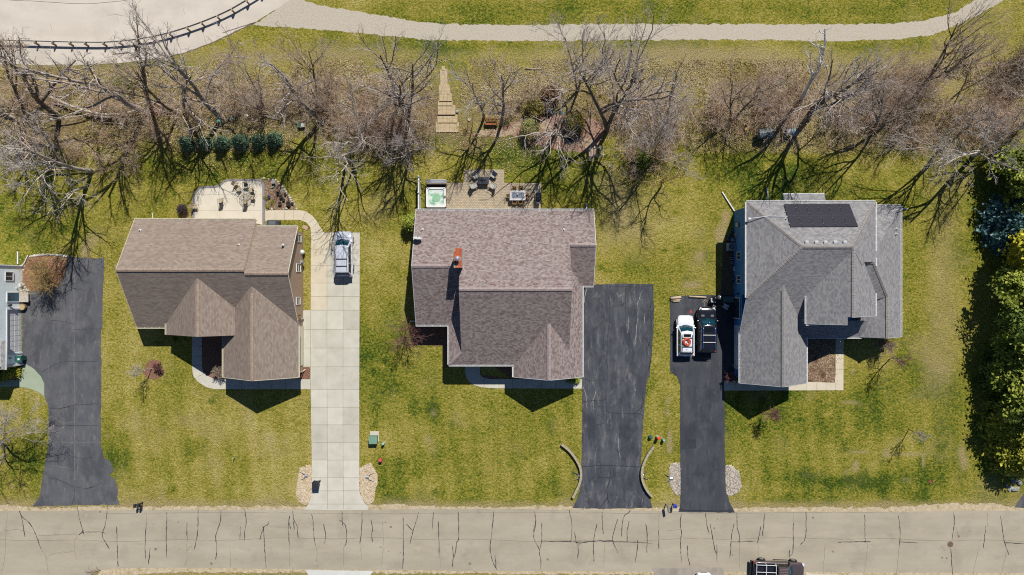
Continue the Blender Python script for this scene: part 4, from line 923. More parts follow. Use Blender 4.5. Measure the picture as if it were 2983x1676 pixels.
fs = [(i * k + j, i * k + (j + 1) % k, (i + 1) * k + (j + 1) % k, (i + 1) * k + j) for i in range(4) for j in range(k)]
fs += [tuple(nb + x for x in f[::-1]) for f in fs[:4 * k]] + [(4 * k + j, 4 * k + (j + 1) % k, nb + 4 * k + (j + 1) % k, nb + 4 * k + j) for j in range(k)]
dish.add(vs, fs); dsh = dish.build("satellite_dish", plain("dish_grey", (206, 210, 210), .5), rf2, smooth=True)
m = MB(); m.tube([(p.x, p.y, z), (p.x, p.y - .12, z - .1), (p.x, p.y - .12, z - .75)], .03, 6); m.tube([p + R @ Vector((0, -.38, .05)), p + R @ Vector((0, -.1, .45))], .02, 5); m.box(p + R @ Vector((0, -.08, .45)), (.09, .09, .14)); m.build("dish_mount", m_metal, dsh, rel=True)
ds = PL(); a = gq(2, 1, 562, 90, .1); b = gq(2, 1, 562, 136, .12); ds.tube([a, b], .08, 6); a = gq(1, 1, 1172, 196, .1); ds.tube([a, (a[0] + 1.1, a[1], .12)], .05, 6)
a = gq(1, 1, 1160, 977, .15); ds.tube([a, (a[0] + 1.2, a[1] + .05, .2)], .06, 6); ds.build("downspout", w_white, H2)
sv = MB(); p = gq(2, 1, 622, 445, 1.5); sv.bx(218.6 / PXM + .004, 218.6 / PXM + .2, p[1] - .35, p[1] + .35, 1.1, 1.8); sv.build("meter_box", w_white, H2, bevel=.02)
gd = MB(); gx = 186 / PXM; gd.bx(gx + .002, gx + .05, Y(210), Y(70), .03, 2.2); gd.build("garage_door", w_white, H2)

# --- grey house
H3 = thing("house", "grey shingled two storey house carrying solar panels behind its many roof slopes", "house", o(870, -30))
roof = MB(); wall = MB(); cap = PL(); gut = PL()
eE = (7.45 - 5.2) / 88
Ez = lambda x: 5.2 - (x - 985) * eE
Sm = lambda y: 7.6 - (y + 107) * .5 / PXM
roof.slab([o(636, -231.7, 5.2), o(985, -231.7, 5.2), o(890, -107, 7.6), o(761, -107, 7.6)])
roof.slab([o(636, -231.7, 5.2), o(761, -107, 7.6), o(636, 27, 5.2)])
roof.slab([o(761, -107, 7.6), o(890, -107, 7.6), o(930, -60, Sm(-60)), o(930, 99, Sm(99)), o(840, 132, Sm(132)), o(636, 132, Sm(132)), o(636, 27, 5.2)])
roof.slab([o(985, -231.7, 5.2), o(890, -107, 7.6 - .03), o(897, -99, 7.42), o(897, 78, 7.42), o(985, 78, 5.2), o(985, 14, 5.2), o(938, -68, Ez(938)), o(985, -98, 5.2)])
roof.slab([o(897, -99, 7.42), o(897, 78, 7.42), o(885, 78, 7.13), o(885, 99, 7.13), o(799, 99, 5.1), o(799, 10, 5.1)])
roof.slab([o(985, -98, Ez(985)), o(1097, -230, Ez(1097)), o(1097, 140, Ez(1097)), o(1039, 140, Ez(1039)), o(1039, 25, Ez(1039)), o(979, -69, Ez(979))])
roof.slab([o(938, -68, Ez(938)), o(979, -69, Ez(979)), o(985, -98, Ez(985))])
zn = Ez(1097)
roof.slab([o(985, -230, zn), o(1097, -230, zn), o(985, -98, 5.18)])
zB = Ez(979); zC = Ez(1039)
roof.slab([o(900, -69, zB), o(979, -69, zB), o(1039, 25, zC), o(930, 60, zC - 1.1)], .14)
roof.slab([o(1039, 25, zC), o(1039, 140, zC), o(975, 140, 2.45), o(975, 25, 2.45)])
roof.slab([o(818, 92, 3.45), o(990, 92, 3.45), o(990, 139.5, 2.5), o(818, 139.5, 2.5)])
roof.slab([o(638, 110, 3.0), o(638, 268, 3.0), o(731, 268, 5.7), o(731, -8, 5.7)])
roof.slab([o(823, 80, 3.0), o(823, 268, 3.0), o(731, 268, 5.7), o(731, -8, 5.7)])
roof.slab([o(757, -259, 3.1), o(872, -259, 3.1), o(872, -222, 3.9), o(757, -222, 3.9)])
rf3 = roof.build("roof", [sh_grey, w_white], H3)
# step between the upper east slope and the slope below it
st = MB(); a = o(938, -68, Ez(938) - .16); b = o(985, 14, 5.2 - .16); st.add([a, b, (b[0], b[1], zC - .1), (a[0], a[1], zB - .4)], [(0, 1, 2, 3)]); st.add([o(985, 14, 5.04), o(985, 78, 5.04), o(985, 78, 3), o(985, 14, 3)], [(0, 1, 2, 3)])
st.build("gable_side", w_white, H3)
wall.bx(646 / PXM, 700 / PXM, Y(20), Y(-222), 0, 5.06); wall.bx(700 / PXM, 925 / PXM, Y(20), Y(-221.8), 0, 4.8); wall.bx(925 / PXM, 975 / PXM, Y(-80), Y(-221.6), 0, 4.8)
wall.bx(646.2 / PXM, 812 / PXM, Y(130), Y(20.1), 0, 2.6); wall.bx(648 / PXM, 813 / PXM, Y(258), Y(130.1), 0, 2.85)
wall.extr([(646.2 / PXM, 2.9), (646.2 / PXM, 3.0), (731 / PXM, 5.5), (813 / PXM, 3.0), (813 / PXM, 2.9)], 'y', Y(250), Y(256))
wall.bx(809 / PXM, 925 / PXM, Y(88), Y(40), 0, 4.6); wall.bx(925 / PXM, 974 / PXM, Y(76), Y(30), 0, 3.0); wall.extr([(820 / PXM, 5.0), (897 / PXM, 7.0), (965 / PXM, 5.2)], 'y', Y(70), Y(76))
wall.bx(975.3 / PXM, 1087 / PXM, Y(130), Y(-220), 0, 2.2)
wall.extr([(990 / PXM, 0), (990 / PXM, 2.4), (1039 / PXM, 3.6), (1087 / PXM, 2.3), (1087 / PXM, 0)], 'y', Y(125), Y(131))
wall.bx(767 / PXM, 862 / PXM, Y(-222.2), Y(-250), 0, 3.0)
wall.build("wall", sd_blue, H3)
for a, b in (((638, -231, 5.21), (761, -107, 7.6)), ((761, -107, 7.6), (889, -107, 7.6)), ((761, -107, 7.6), (637, 27, 5.2)), ((890, -107, 7.58), (897, -98, 7.42)), ((897, -98, 7.42), (897, 78, 7.42)), ((979, -69, zB), (1039, 25, zC)), ((1039, 25, zC), (1039, 140, zC)), ((731, 268, 5.7), (731, 8, 5.7)), ((984, -229, 5.24), (892, -109, 7.56))):
    ridge_cap(cap, o(*a), o(*b))
ridge_cap(cap, o(940, -69, zB), o(979, -69, zB))
cap.build("ridge_cap", cap_grey, rf3)
for a, b, n in (((636, -231.7, 5.2), (985, -231.7, 5.2), (0, 1, 0)), ((636, -231, 5.2), (636, 27, 5.2), (-1, 0, 0)), ((985, -231, 5.2), (985, -100, 5.2), (1, 0, 0)), ((985, 16, 5.2), (985, 77, 5.2), (1, 0, 0)), ((799, 14, 5.1), (799, 98, 5.1), (-1, 0, 0)),
                ((989, -230, zn), (1097, -230, zn), (0, 1, 0)), ((1097, -229, zn), (1097, 139, zn), (1, 0, 0)), ((825, 139.5, 2.5), (985, 139.5, 2.5), (0, -1, 0)), ((638, 114, 3.0), (638, 267, 3.0), (-1, 0, 0)), ((823, 140, 3.0), (823, 267, 3.0), (1, 0, 0)), ((757, -259, 3.1), (872, -259, 3.1), (0, 1, 0)), ((799, 99, 5.1), (830, 99, 5.1), (0, -1, 0))):
    gutter(gut, o(*a), o(*b), n)
gut.build("gutter", [w_white, w_gutter], H3)
rk = PL()
for a, b in (((638, 268, 3), (731, 268, 5.7)), ((731, 268, 5.7), (823, 268, 3)), ((636, 27, 5.2), (636, 131, Sm(131))), ((799, 99, 5.1), (885, 99, 7.13)), ((897, 78, 7.42), (985, 78, 5.2)), ((1039, 140, zC), (1097, 140, zn)), ((1039, 140, zC), (985, 140, 2.55))):
    pa = Vector(o(*a)); pb = Vector(o(*b)); rk.tube([pa - Vector((0, 0, .04)), pb - Vector((0, 0, .04))], .045, 4)
rk.build("rake_trim", w_white, H3)
# solar array on the back slope
pv = Mat("solar_cell", .5, 0, .12); b = pv.n("ShaderNodeTexBrick"); pv.l(pv.coord(), b.inputs["Vector"]); b.offset = 0
b.inputs["Scale"].default_value = 1; b.inputs["Brick Width"].default_value = .16; b.inputs["Row Height"].default_value = .16; b.inputs["Mortar Size"].default_value = .004
b.inputs["Color1"].default_value = alb((34, 32, 46)); b.inputs["Color2"].default_value = alb((40, 38, 52)); b.inputs["Mortar"].default_value = alb((48, 46, 58)); pv.base(b.outputs[0]); pv = pv.m
N3 = lambda y: 5.2 + (y + 231.7) * 2.4 / 124.7
def on_n(u, v):
    z = 6.0
    for _ in range(8): z = N3((v - 838) * (1 - z / CAM_H)) + .12
    return Vector(g(u, v, z))
c00 = on_n(*q(3, 1, 116, 93)); c10 = on_n(*q(3, 1, 612, 90)); c01 = on_n(*q(3, 1, 168, 264)); c11 = on_n(*q(3, 1, 680, 262))
arr = MB()
for s, t in ((.02, .25), (.02, .75), (.98, .25), (.98, .75)): pass
for t in (.18, .42, .60, .86):
    pa = c00.lerp(c01, t); pb = c10.lerp(c11, t); arr.tube([pa - Vector((0, 0, .07)), pb - Vector((0, 0, .07))], .03, 4)
array = arr.build("solar_array", m_metal, rf3)
def quadpt(s, t): return c00.lerp(c10, s).lerp(c01.lerp(c11, s), t)
nn = (c10 - c00).cross(c01 - c00).normalized(); nn = nn if nn.z > 0 else -nn
for j in range(2):
    for i in range(6):
        e = .002; t0, t1 = (0, .492) if j == 0 else (.508, 1)
        pp = [quadpt(i / 6 + e, t0), quadpt((i + 1) / 6 - e, t0), quadpt((i + 1) / 6 - e, t1), quadpt(i / 6 + e, t1)]
        m = MB(); m.add([p for p in pp] + [p - nn * .04 for p in pp], [(3, 2, 1, 0), (4, 5, 6, 7)] + [(k, (k + 1) % 4, 4 + (k + 1) % 4, 4 + k) for k in range(4)])
        m.build("solar_panel", pv, array)
m = MB()
for i in range(1, 6):
    for t in (.16, .40, .60, .86):
        p = quadpt(i / 6, t); m.box(p + nn * .02, (.05, .05, .02))
for t in (.05, .35, .55, .85): m.box(quadpt(-.006, t), (.10, .06, .05))
pa = quadpt(0, .5); pb = quadpt(1, .5); m.tube([pa - nn * .0, pb], .012, 4)
m.build("panel_clamp", m_metal, array)
cd = MB(); a = quadpt(-.005, .55); b2 = on_n(*q(3, 1, 5, 184)); cd.tube([a, b2], .04, 6)
bz = Vector(gq(2, 1, 1790, 202, 5.75)); cd.tube([b2, bz], .04, 6); cd.box(bz, (.28, .2, .12)); cd.tube([bz, Vector(o(637, -172, 5.3)), Vector(o(641, -170, 4.9)), Vector(o(645, -165, 2.2))], .025, 6)
cd.build("cable_conduit", plain("pale_conduit", (216, 220, 226), .5), rf3)
for x in (290, 363, 431, 505, 577):
    m = MB(); p = on_n(*q(3, 1, x, 381)); m.box(p, (.34, .3, .16), 0, 0, Matrix.Rotation(math.radians(26), 3, 'X')); m.build("roof_vent", w_white, rf3, bevel=.03)
m = PL()
for y in (512, 545): p = gq(3, 1, 828, y, 5.6); m.box((p[0], p[1], Ez(p[0] * PXM) + .06), (.14, .42, .12), 0, 0, Matrix.Rotation(math.radians(34), 3, 'Y'))
m.build("roof_vent", w_white, rf3, bevel=.02)
for c, r, x, y in ((3, 1, 968, 280), (3, 1, 966, 318)):
    u, v = q(c, r, x, y); p = g(u, v, 3.1); pipe_vent(rf3, u, v, Ez(p[0] * PXM) + .02)
p = on_n(*q(3, 1, 133, 203)); u, v = q(3, 1, 133, 203); pipe_vent(rf3, u, v, p.z - .12)
X3 = 646 / PXM
wall_window(H3, X3, -1, Y(-80), Y(-100), 1.25, 2.27); wall_window(H3, X3, -1, Y(-13), Y(-33), 1.25, 2.27); wall_window(H3, X3, -1, Y(-12), Y(-64), 3.6, 4.8)
dr = MB(); p0 = gq(2, 1, 1683, 795)[1]; p1 = gq(2, 1, 1683, 955)[1]
dr.bx(X3 - .05, X3 - .004, p1, p0, .1, 2.1); dd = dr.build("patio_door", m_glass, H3)
dr = MB(); dr.bx(X3 - .09, X3 - .051, p0 - .1, p0, 0, 2.2); dr.bx(X3 - .09, X3 - .051, p1, p1 + .1, 0, 2.2); dr.bx(X3 - .09, X3 - .051, p1 + .1, p0 - .1, 2.1, 2.2); dr.build("door_frame", w_white, dd)
gd = MB(); p0 = gq(2, 1, 1683, 1000)[1]; p1 = gq(2, 1, 1683, 1330)[1]; xg = 648 / PXM
gd.bx(xg - .05, xg - .003, p1, p0, .03, 2.2)
for i in range(4): gd.bx(xg - .07, xg - .051, p1 + .05, p0 - .05, .08 + i * .53, .55 + i * .53)
gd.build("garage_door", w_white, H3)
el = MB(); p = gq(2, 1, 1697, 250, 1.4); el.bx(X3 - .2, X3 - .004, p[1] - .25, p[1] + .2, 1.2, 1.9); el.bx(X3 - .12, X3 - .004, p[1] - 1.3, p[1] - .9, .6, 1.2); el.bx(X3 - .45, X3 - .05, p[1] - 1.8, p[1] - 1.4, .3, .6); el.build("electric_meter", m_metal, H3, bevel=.03)
lm = MB(); p = gq(2, 1, 1700, 768, 1.8); lm.lathe((X3 - .16, p[1], 1.6), [(.05, 0), (.12, .08), (.1, .3), (.02, .38)], 10); lm.build("wall_lamp", m_black, H3)
ds = PL()
for a, b in ((gq(2, 1, 1583, 2, .1), gq(2, 1, 1684, 160, .15)), (gq(3, 1, 1052, 128, .12), gq(3, 1, 1000, 131, .15)), (q(3, 0, 0, 0), None)):
    if b: ds.tube([a, b], .085, 6)
z4 = lambda x, y, z=.1: g(x / 6.43 + 2080, y / 6.43 + 540, z)
ds.tube([z4(992, 50), z4(1018, 310)], .075, 6); p = gq(3, 1, 275, 968, 4.6); ds.tube([o(798, 90, 4.9), (p[0], p[1], 4.6), (p[0], p[1], 3.6)], .04, 6)
p = gq(2, 1, 1700, 1310); ds.tube([(X3 - .1, p[1], 2.8), (X3 - .1, p[1], .1)], .04, 6)
ds.build("downspout", w_white, H3)
# --- pale blue neighbour at the west edge
H0 = thing("house", "pale blue grey house with a white garage door at the grey driveway", "house", (-58.5, -3, 0))
xw = -1425.8 / PXM
wall = MB()
gy1, gy0 = Y(63), Y(188); ny = Y(-64.5); sy = Y(221)
wall.bx(-70, xw, gy1, ny, 0, 5.2); wall.bx(-70, xw, sy, gy0, 0, 5.2); wall.bx(-70, xw - .004, gy0, gy1, 2.3, 5.2); wall.bx(-70, xw - .16, gy0, gy1, 0, 2.3)
wall.build("wall", siding("vertical_blue_siding", (206, 218, 222), 2.2, .2), H0)
m = MB(); m.bx(xw - .155, xw - .12, gy0 + .05, gy1 - .05, .03, 2.28)
for i in range(4):
    for j in range(8): m.bx(xw - .12, xw - .105, gy0 + .18 + j * .575, gy0 + .62 + j * .575, .12 + i * .54, .52 + i * .54)
gdoor = m.build("garage_door", w_white, H0)
m = PL(); m.bx(xw + .003, xw + .06, gy0 - .14, gy0, 0, 2.42); m.bx(xw + .003, xw + .06, gy1, gy1 + .14, 0, 2.42); m.bx(xw + .003, xw + .06, gy0, gy1, 2.3, 2.42); m.bx(xw + .003, xw + .05, sy - .02, sy + .1, 0, 5); m.bx(xw + .003, xw + .05, ny - .12, ny, 0, 5); m.build("door_trim", w_white, H0)
wall_window(H0, xw, 1, Y(-20.6), Y(-43), 1.5, 2.55)
wy0, wy1 = Y(39.5), Y(16)
m = MB(); m.bx(xw + .003, xw + .05, wy0, wy1, .6, 2.3); dd = m.build("entry_door", plain("teal_door", (60, 110, 130), .5), H0)
m = MB(); m.bx(xw + .05, xw + .07, wy0 + .25, wy1 - .25, 1.5, 2.1); m.build("door_glass", m_glass, dd)
m = MB(); m.bx(xw + .003, xw + .08, wy0 - .1, wy0 - .003, .6, 2.4); m.bx(xw + .003, xw + .08, wy1 + .003, wy1 + .1, .6, 2.4); m.bx(xw + .003, xw + .08, wy0, wy1, 2.303, 2.4); m.build("door_frame", w_white, dd)
m = MB(); m.bx(xw + .004, xw + 1.05, wy0 - .1, wy1 + .1, .5, .6); m.bx(xw + .004, xw + .95, wy0, wy1, 0, .5); m.build("doorstep", plain("grey_step_boards", (196, 186, 174), .8, 0, .2, .15, 6), H0)
m = MB(); p = gq(0, 1, 75, 855, 2.1); m.box((xw + .1, p[1], 2.1), (.2, .12, .3)); m.lathe((xw + .22, p[1], 1.85), [(.03, 0), (.1, .1), (.09, .3), (.02, .38)], 8); m.build("wall_lamp", m_black, H0)
m = MB(); p = gq(0, 1, 70, 1255, 1.9); m.lathe((xw + .15, p[1], 1.8), [(.03, 0), (.1, .1), (.09, .3), (.02, .38)], 8); m.build("wall_lamp", m_metal, H0)
m = MB(); p = gq(0, 1, 165, 705, .4); m.box((xw + .1, p[1], .45), (.2, .3, .25)); m.box((xw + .06, p[1] - .3, 1.0), (.1, .12, .12)); m.build("wall_outlet", m_whitep, H0)
r0 = MB(); r0.slab([(-59.2, Y(-75), 5.2), (-70, Y(-75), 5.2), (-70, Y(78), 8.0), (-59.2, Y(78), 8.0)]); r0.slab([(-59.2, Y(78), 8.0), (-70, Y(78), 8.0), (-70, Y(232), 5.2), (-59.2, Y(232), 5.2)])
pz = 3.1; a = g(16, 992, pz); b = g(14, 1077, pz); r0.slab([a, (a[0] - 5, a[1] , pz + 1.6), (b[0] - 5, b[1], pz + 1.6), b])
rr0 = r0.build("roof", [sh_grey, w_white], H0)
gut = PL(); gutter(gut, a, b, (1, 0, 0)); gut.build("gutter", [w_white, w_gutter], H0)
m = MB(); m.bx(b[0] - .35, b[0] - .2, b[1] + .15, b[1] + .3, 0, 3.0); m.build("porch_post", w_white, H0)
ds = PL(); ds.tube([gq(0, 1, 133, 450, .1), gq(0, 1, 133, 545, .12)], .07, 6); ds.tube([gq(0, 1, 210, 478, .12), gq(0, 1, 180, 540, .2), (xw + .08, ny - .1, .4), (xw + .08, ny - .1, 4)], .05, 6); ds.build("downspout", w_white, H0)
# ---------------------------------------------------------------- trees
def bark(name, a, b, c):
    m = Mat(name, .95, 0, .1); m.base(m.ramp(m.noise(3.0, 5, .6), [(.3, alb(a, 1.3)), (.52, alb(b, 1.4)), (.72, alb(c, 1.4))])); m.bump(m.noise(12, 3), .01); return m.m
bk_grey = bark("grey_bark", (112, 100, 90), (150, 138, 126), (184, 174, 164)); tw_grey = bark("grey_twig", (148, 134, 124), (176, 164, 156), (200, 192, 187))
bk_dark = bark("dark_bark", (80, 68, 58), (112, 100, 88), (150, 138, 124)); tw_brown = bark("brown_twig", (140, 120, 106), (168, 150, 134), (194, 180, 166))
bk_pale = bark("pale_bark", (146, 136, 120), (174, 164, 150), (198, 190, 178)); tw_pale = bark("pale_twig", (144, 132, 122), (172, 162, 154), (194, 187, 181))
tw_yel = bark("yellow_twig", (140, 116, 70), (172, 148, 100), (196, 176, 130)); tw_red = bark("purple_twig", (98, 62, 60), (132, 92, 88), (164, 126, 120)); bk_yel = bark("mossy_bark", (140, 118, 70), (170, 148, 96), (196, 178, 130))
bk_white = bark("bleached_bark", (190, 184, 176), (216, 212, 206), (232, 230, 226))
def tubes_np(lines):
    """lines: list of (pts (n,3), radii (n,), sides) -> V, F quads"""
    groups = {}
    for p, r, k in lines: groups.setdefault((len(p), k), []).append((p, r))
    Vs = []; Fs = []; base = 0
    for (n, k), L in groups.items():
        P = np.array([x[0] for x in L], dtype=np.float64); R = np.array([x[1] for x in L], dtype=np.float64); N = len(L)
        T = np.empty_like(P); T[:, 1:-1] = P[:, 2:] - P[:, :-2]; T[:, 0] = P[:, 1] - P[:, 0]; T[:, -1] = P[:, -1] - P[:, -2]
        T /= np.maximum(np.linalg.norm(T, axis=2, keepdims=True), 1e-9)
        ref = np.where((np.abs(T[:, :1, 2:3]) > .9), np.array([1., 0, 0]), np.array([0, 0, 1.]))
        A = np.cross(T, np.broadcast_to(ref, T.shape)); A /= np.maximum(np.linalg.norm(A, axis=2, keepdims=True), 1e-9); B = np.cross(T, A)
        ang = np.arange(k) * 2 * np.pi / k
        V = P[:, :, None, :] + R[:, :, None, None] * (A[:, :, None, :] * np.cos(ang)[None, None, :, None] + B[:, :, None, :] * np.sin(ang)[None, None, :, None])
        Vs.append(V.reshape(-1, 3))
        i = np.arange(n - 1)[:, None]; j = np.arange(k)[None, :]
        q4 = np.stack([i * k + j, i * k + (j + 1) % k, (i + 1) * k + (j + 1) % k, (i + 1) * k + j], -1).reshape(-1, 4)
        F = q4[None] + (np.arange(N) * n * k)[:, None, None] + base
        Fs.append(F.reshape(-1, 4)); base += N * n * k
    return np.concatenate(Vs), np.concatenate(Fs)
def rot_about(d, ang, r):
    """direction d turned by ang round a random side axis"""
    a = np.cross(d, (0.0, 0.0, 1.0) if abs(d[2]) < .9 else (1.0, 0, 0)); a /= np.linalg.norm(a); b = np.cross(d, a)
    t = r.random() * 6.283
    return d * math.cos(ang) + (a * math.cos(t) + b * math.sin(t)) * math.sin(ang)
def grow(r, p, d, L, rad, lvl, top, out, spec, aim=None):
    n = (8, 6, 5, 4, 3)[lvl]; wob = (.10, .17, .22, .26, .22)[lvl] * spec.get('wob', 1)
    pts = [p]; dirs = [d]; step = L / (n - 1)
    for i in range(n - 1):
        d = d + np.array([r.gauss(0, wob), r.gauss(0, wob), r.gauss(0, wob * .8)])
        if aim is not None: d = d + (aim - p) / max(.5, np.linalg.norm(aim - p)) * .35
        d[2] += spec.get('up', .10) if lvl > 0 else .02
        d = d / np.linalg.norm(d); p = p + d * step
        if p[2] < .15: p[2] = .15
        pts.append(p); dirs.append(d)
    end = .35 if lvl < 4 else .6
    rr = [max(spec['tw'], rad * (1 - (1 - end) * i / (n - 1))) for i in range(n)]
    out.append((np.array(pts), np.array(rr), (8, 6, 4, 3, 3)[lvl], lvl))
    if lvl >= top: return
    cnt = spec['n'][lvl]
    f0 = (spec.get('fork', .35), .25, .2, .15, 0)[lvl]
    for c in range(cnt):
        f = f0 + (1 - f0) * (c + r.random() * .8) / cnt; f = min(f, .98)
        i = min(n - 2, int(f * (n - 1))); t = f * (n - 1) - i
        q0 = pts[i] * (1 - t) + pts[i + 1] * t
        dd = rot_about(dirs[i + 1], math.radians(r.uniform(*spec['ang'][lvl])), r)
        ll = L * r.uniform(*spec['len'][lvl]) * (1.12 - .55 * f)
        grow(r, q0, dd, ll, max(spec['tw'], rr[i] * r.uniform(.52, .74)), lvl + 1, top, out, spec)
SPEC = dict(n=(7, 6, 5, 4), ang=((18, 48), (20, 48), (22, 52), (20, 50)), len=((.55, .88), (.42, .70), (.38, .62), (.35, .6)), tw=.0068, up=.09, fork=.28)
def bare_tree(name, label, base, tip, h, rad, seed, bk, tw, spread=1.0, dens=1.0, stems=1, group="bare trees along the back gardens", cat="tree", **kw):
    """base: ground point (survey pixels); tip: where the top is seen in the survey photo, h metres up"""
    r = random.Random(seed); b = np.array(g(*base)); b[2] = gh(b[0], b[1]) - .05
    t = np.array(g(tip[0], tip[1], h)); L = np.linalg.norm(t - b) * .92
    spec = dict(SPEC); spec.update(kw)
    spec['n'] = tuple(max(2, int(round(x * (dens if i else 1)))) for i, x in enumerate(spec['n'])); spec['len'] = ((spec['len'][0][0] * spread, spec['len'][0][1] * spread),) + spec['len'][1:]
    out = []
    for s in range(stems):
        aim = t if stems == 1 else t + np.array([math.cos(6.28 * s / stems + seed), math.sin(6.28 * s / stems + seed), 0]) * h * .26 * spread
        d = (aim - b); d /= np.linalg.norm(d); d = d * .75 + np.array([0, 0, .35]); d /= np.linalg.norm(d)
        grow(r, b, d, L, rad * (1 if stems == 1 else .72), 0, 4, out, spec, aim)
    root = thing(name, label, cat, tuple(b), 0, group)
    lo = [x[:3] for x in out if x[3] <= 1]; hi = [x[:3] for x in out if x[3] >= 2]
    V, F = tubes_np(lo); mesh_np("trunk", V, F, bk, root, True, b)
    V, F = tubes_np(hi); mesh_np("crown", V, F, tw, root, False, b)
    return root
T = bare_tree
